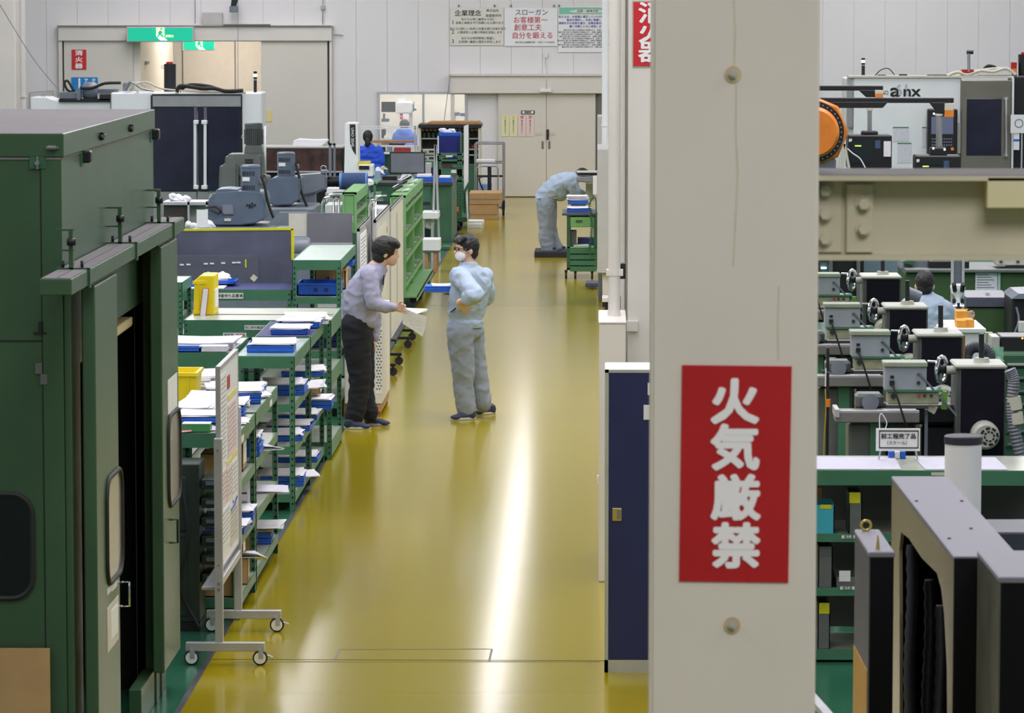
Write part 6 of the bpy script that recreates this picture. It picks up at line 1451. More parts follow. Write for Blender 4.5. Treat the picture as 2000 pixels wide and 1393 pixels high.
part(poly([(1760, 526), (1766, 512), (1800, 505), (1830, 503), (1830, 526)], Yg + .3, Yg + 1.0), 'cover', m_grey, t, .01); part(poly([(1762, 514), (1772, 507), (1788, 508), (1784, 518)], Yg + .2, Yg + .3), 'green_cloth', m_dkgreen, t)
t = pxt('dark_slab_unit', 'dark flat unit standing on the green machine body left of the aluminium posts', 'unit', 1860, 530, Yg); t.location.z = wz(526, Yg)
part(MB().pbox(1815, 1893, 510, 526, Yg + .1, Yg + .8), 'unit_body', m_blackmetal, t, .01); part(poly([(1815, 510), (1825, 503), (1880, 503), (1893, 510)], Yg + .2, Yg + .8), 'unit_top', m_grey, t)
t = pxt('control_box', 'pale grey double control box at the right frame edge above the moss green body', 'box', 1970, 520, Yg); t.location.z = wz(526, Yg)
part(MB().pbox(1946, 2010, 500, 519, Yg + .1, Yg + .5), 'box_body', m_ltgrey, t, .01); part(MB().pbox(1968, 2010, 519, 526, Yg + .1, Yg + .4), 'box_foot', m_black, t)
for px in (1955, 1988): part(MB().cyl(W(px, 510, Yg + .1), W(px, 510, Yg + .07), .02, n=12), 'knob', m_black, t)
t = pxt('clipboard', 'white printed sheet hanging on the moss green body', 'paper', 1930, 568, Yg)
part(MB().pbox(1905, 1948, 531, 568, Yg - .02, Yg - .01), 'sheet', m_paper2, t); part(MB().pbox(1897, 1954, 528, 532, Yg - .03, Yg - .01).pbox(1949, 1954, 532, 568, Yg - .03, Yg - .01), 'frame', pm('pale_teal', (160, 190, 186), .5, var=.02), t)
ln = MB()
for k in range(6): ln.pbox(1908, 1930 + (k % 3) * 6, 536 + k * 5, 537.5 + k * 5, Yg - .022, Yg - .02)
part(ln, 'text_lines', m_grey, t, kind='stuff')
# microscope on two aluminium posts, granite slab, bench
Ymi = 40.0
mi = pxt('stereo_microscope', 'white stereo microscope with black eyepieces on twin aluminium posts', 'microscope', 1872, 600, Ymi); mi.location.z = 0
for a in (1859, 1880): part(MB().fbox(a, a + 5, 430, Ymi + .2, Ymi + .26), 'aluminium_post', m_alu, mi, .002)
part(MB().fbox(1864, 1880, 430, Ymi + .26, Ymi + .3), 'grey_web', m_grey, mi)
part(poly([(1858, 560), (1864, 556), (1880, 556), (1886, 560), (1884, 574), (1877, 582), (1877, 597), (1867, 597), (1867, 582), (1860, 574)], Ymi, Ymi + .18), 'head', m_white, mi, .01)
for dx in (-1, 1):
    part(MB().cyl(W(1872 + dx * 7, 568, Ymi - .02), W(1872 + dx * 9, 555, Ymi - .08), .023, n=16), 'eyepiece', m_black, mi)
    part(MB().pbox(1872 + dx * 8 - 3, 1872 + dx * 8 + 3, 583, 594, Ymi - .02, Ymi + .06), 'knob', m_black, mi, .01)
    part(MB().cyl(W(1872 + dx * 7, 596, Ymi), W(1872 + dx * 7, 598, Ymi), .02, n=12), 'ring_light', m_led, mi)
part(MB().cyl(W(1872, 592, Ymi), W(1872, 602, Ymi), .018, n=12), 'objective', m_black, mi)
t = pxt('granite_surface_plate', 'thick dark granite slab with a lighter top on the green stand', 'slab', 1932, 600, 41); t.location.z = wz(600, 41)
zg = t.location.z
part(MB().pbox(1887, 1976, 581, 600, 41.0, 42.0), 'slab', pm('granite', (78, 80, 96), .4, var=.12, scale=40), t, .004)
part(MB().pbox(1926, 1933, 571, 581, 41.3, 41.36), 'small_block', m_ltgrey, t)
t = gthing('green_stand', 'olive green stand under the granite slab', 'stand', 1880, 1980, 601, 41.02, 1.0, pm('moss_green_paint', (54, 84, 44)))
t = pxt('dark_right_machine', 'dark machine edge with hanging cables at the right frame edge', 'machine', 1995, 640, 40); t.location.z = 0
part(MB().fbox(1977, 2060, 582, 40, 40.8), 'body', m_blackmetal, t, .02); part(poly([(1976, 584), (1990, 574), (2050, 572), (2050, 584)], 39.9, 40.8), 'top', m_grey, t)
part(MB().tube([W(1985, 600, 39.9), W(1990, 625, 39.9), W(1982, 650, 39.9)], .012, 6, sub=3), 'cable', m_grey, t); part(MB().pbox(1990, 2010, 628, 650, 39.8, 39.9), 'white_cloth', m_ltgrey, t, .01)
# bench with orange boxes and white box (near the seated man)
Yw = 34.5
t = gthing('white_cabinet', 'white cabinet with wooden top edge behind the black mill columns', 'cabinet', 1845, 1924, 650, Yw, .9, m_white)
part(MB().pbox(1858, 1926, 643, 650, Yw - .03, Yw + .95), 'top', m_labelw, t); zt_w = wz(643, Yw)
for k, (px, py, d) in enumerate(((1890, 618, .45), (1884, 626, .1), (1900, 626, .12))):
    a = wx(px - 10, Yw); b = wx(px + (12 if k == 0 else 8), Yw)
    solo(MB().box(a, b, Yw + d, Yw + d + .22, zt_w + .001, zt_w + (.13, .075, .08)[k]), 'orange_carton', pm('orange_cardboard', (214, 150, 52), .75, var=.06), ('tallest orange carton at the seated man’s hand', 'small orange carton in front on the left of its group', 'small orange carton in front on the right of its group')[k], 'box', bevel=.004)
t = gthing('yellow_green_board', 'pale olive upright board right of the white cabinet', 'board', 1926, 1940, 650, Yw - 1, .1, pm('olive_board', (150, 160, 120), .6, var=.05), .003)
t = pxt('glass_plate', 'clear greenish glass plate standing by the nearest black column', 'plate', 1945, 706, 29)
part(MB().pbox(1925, 1960, 678, 706, 29, 29.01), 'plate', pm('greenish_glass', (150, 210, 180), .1, var=0, alpha=.5), t)
part(MB().fbox(1915, 1962, 706, 28.9, 29.3), 'stand', m_dkgreen, t)
t = gthing('drawer_cabinet', 'dark green tool drawer cabinet at the right frame edge', 'cabinet', 1948, 2060, 690, 31, .9, m_dkgreen)
for k in range(7): part(MB().pbox(1950, 2050, 694 + k * 26, 718 + k * 26, 30.97, 31), 'drawer', m_dkgreen, t, .004); part(MB().pbox(1968, 2050, 710 + k * 26, 714 + k * 26, 30.94, 30.97), 'handle', m_ltgrey if k == 0 else m_grey, t)
t = pxt('black_recorder', 'black low recorder with a tiny orange light at the right frame edge', 'instrument', 1980, 676, 33); t.location.z = wz(690, 31) + .001
part(MB().box(wx(1958, 31.2), wx(2040, 31.2), 31.2, 31.6, t.location.z, t.location.z + .12), 'case', m_black, t, .008)
part(MB().box(wx(1940, 31.2), wx(1956, 31.2), 31.2, 31.5, t.location.z, t.location.z + .12), 'side_box', m_ltgrey, t, .006)
part(MB().ell(W(1997, 661, 31.18), (.008, .006, .008), 8, 6), 'light', pm('orange_light', (255, 120, 40), .4, var=0, emit=3), t)
# ---- four milling machines, one behind the other
YM1 = 25.2
def mill():
    t = pxt('milling_machine', 'nearest grey and black milling machine in the row of four, beside the long hose', 'machine', 1918, 890, YM1, 'milling machines in a row'); t.location.z = 0
    Y = YM1
    part(MB().fbox(1868, 1966, 716, Y + .02, Y + .42), 'column', m_olgrey, t, .02, seg=2)
    part(MB().pbox(1877, 1961, 722, 889, Y, Y + .025), 'black_front', pm('matt_black_front', (12, 12, 26), .75, var=.1, spec=.2), t, .004)
    part(MB().pbox(1866, 1968, 713, 721, Y - .01, Y + .42), 'top_cap', m_beige, t, .01)
    part(MB().lathe(W(1917, 714, Y + .2), [(.052, 0), (.052, .03), (.048, .035), (.048, .05)], n=20), 'tube_socket', m_beige, t)
    part(MB().cyl(W(1917, 700, Y + .2), W(1917, 652, Y + .2), .018, n=14), 'black_tube', m_black, t)
    part(MB().cyl(W(1848, 723, Y + .1), W(1870, 723, Y + .1), .028, n=18), 'wheel_shaft', m_beige, t)
    c = W(1839, 722, Y + .1)
    hw_ = MB().torus((0, 0, 0), .083, .013, 'Y', 32, 8); R = Matrix.Rotation(radians(62), 3, 'Z'); hw_.v = [R @ p + c for p in hw_.v]
    wl = part(hw_, 'handwheel', m_chrome, t)
    sp = MB()
    for k in range(3):
        an = k * 2*pi/3 + .4; d = R @ Vector((cos(an), 0, sin(an))); sp.bar(c, c + d * .08, .02, .012)
    part(sp, 'spokes', m_grey, wl); part(MB().cyl(c - R @ Vector((0, .03, 0)), c + R @ Vector((0, .03, 0)), .026, n=16), 'wheel_hub', m_blackmetal, wl)
    part(MB().cyl(c + R @ Vector((-.06, .0, .055)), c + R @ Vector((-.06, .07, .055)), .009, n=10), 'crank_grip', m_chrome, wl)
    # readout box
    rd = part(MB().pbox(1728, 1810, 712, 763, Y - .18, Y - .02), 'readout_box', pm('readout_grey', (150, 158, 168), .45, var=.04), t, .006)
    part(MB().pbox(1726, 1812, 708, 717, Y - .20, Y - .0), 'box_lid', pm('green_grey_lid', (150, 160, 142), .5, var=.06), rd, .004)
    part(MB().pbox(1739, 1746, 734, 739, Y - .19, Y - .18), 'switch', m_black, rd); part(MB().pbox(1738, 1747, 744, 753, Y - .2, Y - .18), 'socket', m_black, rd)
    part(MB().pbox(1791, 1798, 730, 733, Y - .19, Y - .18), 'slot', m_olgrey, rd); part(MB().cyl(W(1794, 748, Y - .18), W(1794, 748, Y - .195), .012, n=12), 'knob', m_black, rd)
    cb_ = part(MB().pbox(1734, 1834, 766, 790, Y - .16, Y + .02), 'control_box', pm('dirty_beige', (156, 158, 132), .5, var=.12, scale=12), t, .006)
    part(MB().pbox(1731, 1842, 762, 766, Y - .18, Y + .02), 'green_top', m_green, cb_)
    part(MB().cyl(W(1745, 774, Y - .16), W(1745, 774, Y - .18), .018, n=16), 'dial', m_black, cb_)
    for px in (1795, 1806, 1819): part(MB().cyl(W(px, 773, Y - .16), W(px, 773, Y - .175), .010, n=12), 'button', m_red if px == 1795 else m_black, cb_)
    part(MB().tube([W(1743, 752, Y - .2), W(1752, 775, Y - .24), W(1763, 810, Y - .24), W(1772, 838, Y - .2)], .007, 6, sub=3), 'cable', m_rubber, t)
    part(MB().bar(W(1794, 728, Y - .2), W(1868, 812, Y - .1), .012), 'strut', m_grey, t)
    part(MB().pbox(1840, 1850, 765, 800, Y + .05, Y + .1), 'green_rod', pm('bright_green', (110, 170, 60), .5, var=.05), t)
    part(poly([(1815, 792), (1832, 796), (1825, 810), (1812, 803)], Y - .1, Y - .05), 'limit_box', m_doc, t, .003)
    # table, saddle, knee
    part(MB().pbox(1632, 1796, 806, 826, Y - .14, Y + .12), 'table', pm('table_grey', (124, 122, 120), .4, .3, var=.1), t, .006)
    part(MB().pbox(1632, 1796, 802, 807, Y - .14, Y - .1).pbox(1631, 1640, 800, 816, Y - .16, Y + .14), 'table_lip', m_alu, t, .002)
    part(MB().fbox(1658, 1730, 826, Y, Y + .35), 'knee', m_olgrey, t, .015)
    part(MB().fbox(1700, 1724, 826, Y - .05, Y + .0), 'green_way', m_green, t, .004)
    part(MB().pbox(1672, 1726, 770, 800, Y + .2, Y + .4), 'head_block', m_olgrey, t, .02)
    part(MB().cyl(W(1700, 786, Y + .1), W(1700, 786, Y + .2), .055, n=20), 'spindle_disc', m_grey, t)
    part(MB().pbox(1726, 1870, 792, 830, Y + .15, Y + .4), 'arm_bridge', m_blackmetal, t, .02)
    part(MB().fbox(1800, 1868, 830, Y + .2, Y + .5), 'base_column', m_blackmetal, t, .02)
    part(MB().fbox(1640, 1960, 1100, Y + .0, Y + .6), 'machine_base', m_dkgreen, t, .02)
    part(MB().pbox(1806, 1812, 800, 890, Y - .04, Y - .02), 'pipe', m_grey, t)
    # motor with grille on the column front
    mc_ = W(1922, 848, Y)
    mo_ = part(MB().lathe((mc_.x, mc_.y, mc_.z), [(.09, 0), (.09, -.1), (.082, -.13), (.07, -.14)], 'Y', 32), 'motor', m_beige, t)
    g_ = MB()
    for k in range(8):
        for rr in (.03, .052): an = k * pi/4 + .2; g_.obox((mc_.x + .02 + rr * cos(an), mc_.y - .142, mc_.z + rr * sin(an)), (.014 if rr > .04 else .01, .004, .026 if rr > .04 else .015), (0, -an, 0))
    part(g_, 'grille_slots', m_black, mo_, kind='stuff')
    return t
M1 = mill()
xm0 = wx(1918, YM1, 740)
spots = [('second grey and black milling machine in the row of four', 1838, 27.5), ('third grey and black milling machine in the row of four', 1772, 29.9), ('rearmost grey and black milling machine in the row of four', 1723, 33.1)]
for lb, px, Y in spots:
    c_ = copytree(M1); c_['label'] = lb; c_.location = (wx(px, Y, 640) , Y, 0); c_.location.x += M1.location.x - xm0
# ducts and hoses
def hose(label, pts, r, m=None, bands=()):
    t = thing('flexible_duct', label, 'duct', Vector(pts[0])); N = 34
    P = [Vector(p) for p in pts]; fine = []
    Q = [P[0]] + P + [P[-1]]
    for i in range(1, len(Q) - 2):
        for k in range(14):
            u = k / 14; a, b, c, d = Q[i-1], Q[i], Q[i+1], Q[i+2]; fine.append(.5 * ((2*b) + (c-a)*u + (2*a-5*b+4*c-d)*u*u + (3*b-a-3*c+d)*u*u*u))
    fine.append(P[-1])
    part(MB().tube(fine, [r * (1.06 if i % 2 else .92) for i in range(len(fine))], 14), 'ribbed_hose', m or pm('grey_duct_foil', (120, 122, 134), .45, .3, var=.08), t)
    for q0, q1 in bands: part(MB().cyl(q0, q1, r * 1.25, n=18), 'beige_sleeve', m_doc, t)
    return t
Yh = 25.0
hose('grey ribbed duct running down the right side of the nearest mill', [W(1972, 722, Yh), W(1980, 745, Yh), W(1976, 790, Yh), W(1980, 830, Yh), W(1990, 880, Yh), W(2004, 930, Yh)], .037, bands=[(W(1979, 775, Yh), W(1983, 800, Yh)), (W(1983, 806, Yh), W(1986, 828, Yh))])
hd2 = hose('dark ribbed duct curving behind the second mill column', [W(1888, 722, 29), W(1890, 690, 29), W(1905, 678, 29), W(1928, 684, 29), W(1934, 702, 29)], .042, pm('dark_duct', (84, 86, 98), .5, .2, var=.1))
part(MB().pbox(1877, 1885, 655, 712, 28.94, 28.96), 'brown_strap', pm('leather_brown', (140, 96, 50), .6, var=.15), hd2)
t = pxt('grey_spindle_cylinder', 'dark grey cylinder lying across in front of the seated man', 'cylinder', 1785, 590, 31.5)
part(MB().cyl(W(1772, 572, 31.5), W(1797, 582, 31.5), .05, n=20), 'cylinder', m_grey, t)
part(MB().fbox(1770, 1779, 580, 31.5, 31.6), 'support', m_blackmetal, t)
t = pxt('tall_black_stand', 'thin black stand with orange cable at the left of the mills', 'stand', 1617, 890, 25.6); t.location.z = 0
part(MB().fbox(1614, 1620, 680, 25.6, 25.62), 'pole', m_black, t)
part(MB().tube([W(1612, 760, 25.6), W(1613, 800, 25.6), W(1610, 860, 25.6), W(1609, 900, 25.6)], .005, 6, sub=3), 'yellow_cable', pm('yellow_cable', (170, 150, 40), .5, var=0), t)
part(MB().cyl(W(1618, 795, 25.58), W(1618, 780, 25.58), .014, n=10), 'orange_grip', m_orange, t)
part(MB().bar(W(1612, 755, 25.58), W(1613, 720, 25.58), .008), 'white_clip', m_white, t); part(MB().bar(W(1604, 722, 25.58), W(1626, 730, 25.58), .006), 'cross_wire', m_chrome, t)
# ---- bench with mats, near right
YN0, YN1 = 23.4, 24.15
zN = 1.16
xn0, xn1 = wx(1530, YN0), wx(2080, YN0)
wbn = thing('green_workbench', 'long green workbench with shelves below, right of the front pillar', 'bench', ((xn0 + xn1)/2, YN0 + .35, 0))
part(MB().box(xn0, xn1, YN0, YN1, zN - .03, zN), 'bench_top', m_deck, wbn)
part(MB().box(xn0, xn1, YN0 - .01, YN0, zN - .09, zN + .002), 'front_edge', m_green, wbn, .002)
part(MB().box(xn0, xn1, YN1 - .02, YN1, .1, zN - .03), 'back_panel', pm('bench_back_shade', (84, 88, 86), .6, var=.12, scale=2), wbn)  # darkness behind the shelves is put into this grey
for py in (1047, 1152, 1272): z = wz(py, YN0); part(MB().box(xn0, xn1, YN0, YN1 - .02, z - .01, z + .005), 'shelf', m_deck, wbn); part(MB().box(xn0, xn1, YN0 - .005, YN0, z - (.03 if py < 1200 else .045), z + .02), 'shelf_edge', m_green, wbn)
part(MB().box(xn0, xn1, YN0 + .1, YN0 + .12, 0, wz(1285, YN0)), 'gap_shade_board', m_black, wbn)  # black strip stands in for the dark gap under the bench
for x_ in (xn0 + .04, xn1 - .04): part(MB().box(x_ - .02, x_ + .02, YN0 + .005, YN0 + .045, 0, zN - .03), 'leg', m_green, wbn)
for px, py in ((1658, 1049), (1655, 1149)): part(MB().pbox(px - 14, px + 20, py - 3, py + 3, YN0 - .009, YN0 - .005), 'shelf_label', m_labelw, wbn); txt('加工品', .02, W(px, py, YN0 - .011), m_ink, wbn)
part(MB().pbox(1819, 1850, 923, 929, YN0 - .014, YN0 - .01), 'front_label', m_doc, wbn)
m_mat = pm('pale_lilac_mat', (196, 194, 210), .8, var=.03, scale=20)
for k, (a, b, c, d) in enumerate(((1540, 1765, 1540, 1752), (1812, 1975, 1790, 1950))):
    solo(MB().prism([(wx(a, YN0 + .02), YN0 + .02), (wx(b, YN0 + .02), YN0 + .02), (wx(d, YN1 - .12), YN1 - .12), (wx(c, YN1 - .12), YN1 - .12)], 'Z', zN + .001, zN + .006), 'bench_mat', m_mat, ('pale mat on the green workbench next to the front pillar', 'pale mat on the green workbench behind the white roll')[k], 'mat')
s = thing('process_sign', 'small framed white sign with black Japanese lettering standing on the workbench', 'sign', (wx(1754, 23.9), 23.9, zN + .001))
part(MB().pbox(1711, 1797, 837, 881, 23.86, 23.87), 'board', m_labelw, s)
fr = MB()
for a in ((1717, 1794, 841, 843), (1717, 1794, 874, 876), (1717, 1718.5, 841, 876), (1792.5, 1794, 841, 876)): fr.pbox(*a, 23.856, 23.86)
part(fr, 'border', m_ink, s)
txt('前工程完了品', .034, W(1755, 853, 23.855), m_ink, s, bold=.0006, sx=1.05); txt('（スケール）', .026, W(1752, 866, 23.855), m_ink, s)
for px, dx in ((1720, -3), (1788, 5)): part(MB().bar(W(px, 878, 23.87), (wx(px + dx, 23.87, 890), 23.9, zN + .004), .008), 'leg', m_alu, s)
part(MB().tube([W(1718, 838, 23.87), W(1718, 815, 23.87), W(1722, 808, 23.87), W(1732, 825, 23.87), W(1729, 838, 23.87)], .003, 5, sub=3), 'hanging_wire', m_white, s)
for k, (px, m_, nm) in enumerate(((1745, m_blue, 'blue tool block behind the framed sign, left one'), (1768, m_blue, 'blue tool block behind the framed sign, right one'), (1757, m_white, 'white slanted block between the blue tool blocks'))):
    solo(MB().box(wx(px - 5, 24), wx(px + 5, 24), 23.98, 24.05, zN + .001, zN + .045), 'tool_block', m_, nm, 'block', bevel=.003)
def bin2(label, a, b, c, d, m, lab=None, Y=YN0 + .06):
    z = None
    for py in (1047, 1152, 1272):
        if abs(py - d) < 60: z = wz(py, YN0) + .006
    t = thing('storage_bin', label, 'bin', (wx((a + b)/2, Y), Y + .15, z)); x0, x1 = wx(a, Y, 1100), wx(b, Y, 1100); z1 = wz(c, Y)
    part(MB().box(x0, x1, Y, Y + .006, z, z1).box(x0, x0 + .006, Y, Y + .3, z, z1).box(x1 - .006, x1, Y, Y + .3, z, z1 + .0).box(x0, x1, Y + .294, Y + .3, z, z1).box(x0, x1, Y, Y + .3, z, z + .006), 'bin_body', m, t)
    if lab: part(MB().pbox(*lab[:4], Y - .004, Y), 'bin_label', lab[4], t)
    return t
m_gbin = pm('grey_bin', (96, 100, 98), .5, var=.08)
bin2('cyan box file on the upper bench shelf next to the front pillar', 1590, 1629, 985, 1040, pm('cyan_box', (60, 170, 190), .5, var=.03), (1602, 1624, 986, 994, m_tape))
bin2('grey bin with yellow warning label on the upper bench shelf', 1657, 1683, 962, 1040, m_gbin, (1659, 1680, 962, 983, m_tape))
bin2('grey bin with a small picture label on the middle bench shelf', 1598, 1626, 1066, 1146, m_gbin, (1604, 1622, 1070, 1086, m_olgrey))
bin2('grey shallow tray with white card on the middle bench shelf', 1632, 1690, 1125, 1150, m_gbin, (1639, 1661, 1115, 1136, m_labelw))
bin2('grey bin with yellow and cream label on the lowest bench shelf', 1598, 1622, 1178, 1266, m_gbin, (1600, 1620, 1178, 1199, m_tape))
solo(MB().pbox(1585, 1605, 955, 990, YN0 + .4, YN0 + .45), 'brown_board', m_wood, 'brown board standing behind the cyan box file', 'board')
# ---- white roll with dark cap
Yr = 15.4
t = pxt('white_post_cylinder', 'tall white cylinder with dark cap rising behind the black machine', 'cylinder', 1881, 1040, Yr); t.location.z = 0
xr_ = wx(1881, Yr, 900); rr_ = 36 * Yr / F; zr = wz(858, Yr)
part(MB().cyl((xr_, Yr, 0), (xr_, Yr, zr), rr_, n=40), 'white_roll', m_paper, t)
part(MB().lathe((xr_, Yr, zr - .012), [(rr_ + .003, 0), (rr_ + .003, .028), (rr_ - .004, .032)], n=40), 'dark_cap', pm('dark_grey_cap', (44, 44, 56), .5, var=.03), t)
# ---- black machine in the right foreground, turned slightly
def onplane(px, py, P0, ang=radians(1.25)):                      # point of an upright plane running away from the camera
    n = Vector((cos(ang), sin(ang), 0)); d = FWD * F + RT * (px - CX) - UP * (py - CY); return CAM + d * ((P0 - CAM).dot(n) / d.dot(n))
m_bk = pm('black_machine_front', (7, 7, 12), .7, var=.1, spec=.2); m_bktop = pm('lilac_grey_top', (122, 120, 134), .5, var=.05, scale=3)
m_mirror = pm('mirror_steel_side', (150, 140, 112), .3, .55, var=.15, scale=1.5); m_slate = pm('slate_side', (66, 68, 84), .45, var=.08)  # mirror steel: brownish reflections are put into its colour
bm_ = thing('black_machine', 'large black and steel machine with an arched side at the lower right corner', 'machine', (1.25, 13.2, 0))
yd = Vector((-sin(radians(1.25)), cos(radians(1.25)), 0)); xd = Vector((cos(radians(1.25)), sin(radians(1.25)), 0))
def rbox(P0, x0, x1, y0, y1, z0, z1):
    m = MB().box(x0, x1, y0, y1, z0, z1); m.v = [Vector((P0.x, P0.y, 0)) + xd * p.x + yd * p.y + Vector((0, 0, p.z)) for p in m.v]; return m
A_ = W(1700, 1078, 13.0); zA = A_.z
part(rbox(A_, 0, .078, 0, .55, 0, zA - .02), 'front_box', m_bk, bm_)
part(rbox(A_, -.004, 0, 0, .55, .0, zA - .02), 'side_plate', m_slate, bm_)
part(rbox(A_, -.006, .082, -.004, .55, zA - .02, zA), 'top_plate', m_bktop, bm_, .004)
part(rbox(A_, -.006, -.003, .03, .55, 0, wz(1310, 13.0)), 'yellow_plate', pm('ochre_plate', (190, 140, 40), .5, var=.05), bm_)
q = A_ + yd * .5 + xd * .03
part(MB().torus((q.x, q.y, zA + .02), .017, .005, 'Y', 16, 6), 'eye_bolt', pm('brass', (190, 172, 92)), bm_)
q = A_ + yd * .06 + xd * .03
part(MB().lathe((q.x, q.y, zA), [(.007, 0), (.004, .03), (.001, .05)], n=10), 'brass_pin', pm('brass', (190, 172, 92)), bm_)
B_ = W(1863, 1087, 12.5); zB = B_.z
far = onplane(1741, 930, B_); L_ = (far - B_).dot(yd)
part(rbox(B_, 0, .21, -.0, L_, zB - .018, zB), 'slab_top', m_bktop, bm_, .003)
for fx, fy in ((.02, .28), (.12, .5), (.01, 1.15), (.17, 1.15)):
    q = B_ + xd * (fx + .01) + yd * (fy * 1.1 + .1); part(MB().cyl((q.x, q.y, zB), (q.x, q.y, zB + .004), .006, n=12), 'screw', pm('dark_red_screw', (100, 50, 60), .4, var=0), bm_)
def yz(px, py): p_ = onplane(px, py, B_); return ((p_ - B_).dot(yd), p_.z)
arch = [yz(1757, 1400), yz(1757, 1200), yz(1756, 1075), yz(1760, 1040), yz(1775, 1052), yz(1800, 1090), yz(1830, 1120), yz(1838, 1150), yz(1844, 1200), yz(1849, 1300), yz(1850, 1400)]
outer = [(0, .0), (0, zB - .018), (L_, zB - .018), (L_, 0)]
mb = MB(); P = outer + [(arch[0][0], 0)] + arch + [(arch[-1][0], 0)]
mb.prism(P, 'X', 0, .012); mb.v = [Vector((B_.x, B_.y, 0)) + xd * p.x + yd * p.y + Vector((0, 0, p.z)) for p in mb.v]
part(mb, 'arched_side', m_mirror, bm_)
part(rbox(B_, .0, .1, -.02, -.0, 0, zB - .004), 'black_front', m_bk, bm_, .002)
part(rbox(B_, .2, .21, 0, L_, 0, zB - .018), 'inner_wall', m_bk, bm_)
part(rbox(B_, .0, .2, L_ - .02, L_, 0, zB - .018), 'rear_wall', m_bk, bm_)
for k, (px, py0, m_) in enumerate(((1779, 1062, 1), (1815, 1130, 1), (1838, 1180, 1))):
    yk = onplane(px, 1200, B_).y + .22; p0 = W(px, 1250, yk); n_ = 60; zt = min(zB - .06, wz(py0, yk))
    pts_ = [(p0.x + .004 * sin(i * .3), p0.y, zt - i * (zt - .3) / n_) for i in range(n_ + 1)]
    part(MB().tube(pts_, [.021 * (1.1 if i % 2 else .86) for i in range(n_ + 1)], 12), 'ribbed_hose', pm('dark_ribbed_hose', (44, 44, 58), .45, var=.05), bm_)
C_ = W(1955, 1127, 11.8); zC = C_.z; Lc = (onplane(1912, 1063, C_) - C_).dot(yd)
part(rbox(C_, 0, .5, 0, Lc, 0, zC - .02), 'rear_housing', m_bk, bm_)
part(rbox(C_, -.004, .0, 0, Lc, 0, zC - .02), 'housing_side', pm('dull_steel_side', (96, 96, 88), .35, .5, var=.1), bm_)
part(rbox(C_, -.006, .5, -.005, Lc, zC - .02, zC), 'housing_top', m_bktop, bm_, .004)
D_ = W(1880, 1040, 13.9)
part(rbox(D_, -.0, .7, 0, .35, 0, D_.z), 'back_housing', m_slate, bm_, .006)
# little grey rail corner at the bottom, beside the pillar
a = W(1596, 1338, 12); b = W(1622, 1400, 12)
solo(MB().bar((a.x, 13.0, wz(1335, 13.0)), (b.x, 12.0, wz(1402, 12.0)), .03, .02).bar((b.x, 12.0, 0), (b.x, 12.0, wz(1402, 12.0)), .03), 'handrail_piece', m_alu, 'short grey rail end at the lower right foot of the front pillar', 'rail')
# ================================================================== green cart, microscope arm and mat near the bending man
Yc = 55.0
ct = pxt('drawer_cart', 'green drawer cart on casters in front of the bending man', 'cart', 1135, 540, Yc); ct.location.z = 0
xa, xb = wx(1107, Yc, 480), wx(1165, Yc, 480)
zt = wz(416, Yc)
part(MB().box(wx(1098, Yc, 416), xb, Yc - .03, Yc + 1.0, zt - .035, zt), 'top_plate', pm('slate_top', (84, 88, 98), .4, var=.05), ct, .004)
for y_ in (Yc, Yc + .9):
    for x_ in (xa, xb - .04): part(MB().box(x_, x_ + .05, y_, y_ + .05, .13, zt - .035), 'post', m_dkgreen, ct, .004)
part(MB().box(xa, xa + .03, Yc + .02, Yc + .95, .15, zt - .05), 'side_panel', m_dkgreen, ct)
d = part(MB().pbox(1114, 1160, 424, 444, Yc - .01, Yc + .6), 'drawer', m_ltgreen, ct, .006); part(MB().pbox(1125, 1137, 430, 434, Yc - .03, Yc - .01), 'handle', m_dkgreen, d)
part(MB().box(xa, xb, Yc, Yc + .95, wz(482, Yc) - .02, wz(482, Yc)), 'shelf', m_ltgreen, ct)
for k in range(4):
    dd = part(MB().pbox(1113, 1165, 486 + k * 11.5, 496 + k * 11.5, Yc - .01, Yc + .6), 'tray_drawer', m_green, ct, .008)
part(MB().box(xa, xb, Yc, Yc + .95, .12, .15), 'base', m_blackmetal, ct)
for x_ in (xa - .01, xa + .12, xb - .06):
    w_ = part(MB().cyl((x_ - .015, Yc + .04, .045), (x_ + .015, Yc + .04, .045), .045, n=18), 'caster', m_rubber, ct); part(MB().box(x_ - .02, x_ + .02, Yc + .02, Yc + .06, .08, .12), 'fork', m_blackmetal, w_)
z_ = wz(482, Yc) + .001
solo(MB().box(wx(1114, Yc), wx(1126, Yc), Yc + .1, Yc + .3, z_, z_ + .22), 'grey_device', m_olgrey, 'grey slim device standing in the green cart', 'device', bevel=.006)
solo(MB().box(wx(1128, Yc), wx(1160, Yc), Yc + .3, Yc + .6, z_ + .0, z_ + .1), 'blue_case', m_dkblue, 'dark blue case on the cart shelf', 'case', bevel=.006)
solo(MB().box(wx(1120, Yc), wx(1150, Yc), Yc + .05, Yc + .28, z_ + .0, z_ + .02), 'paper_pad', m_paper2, 'grey paper pad lying at the front of the cart shelf', 'papers')
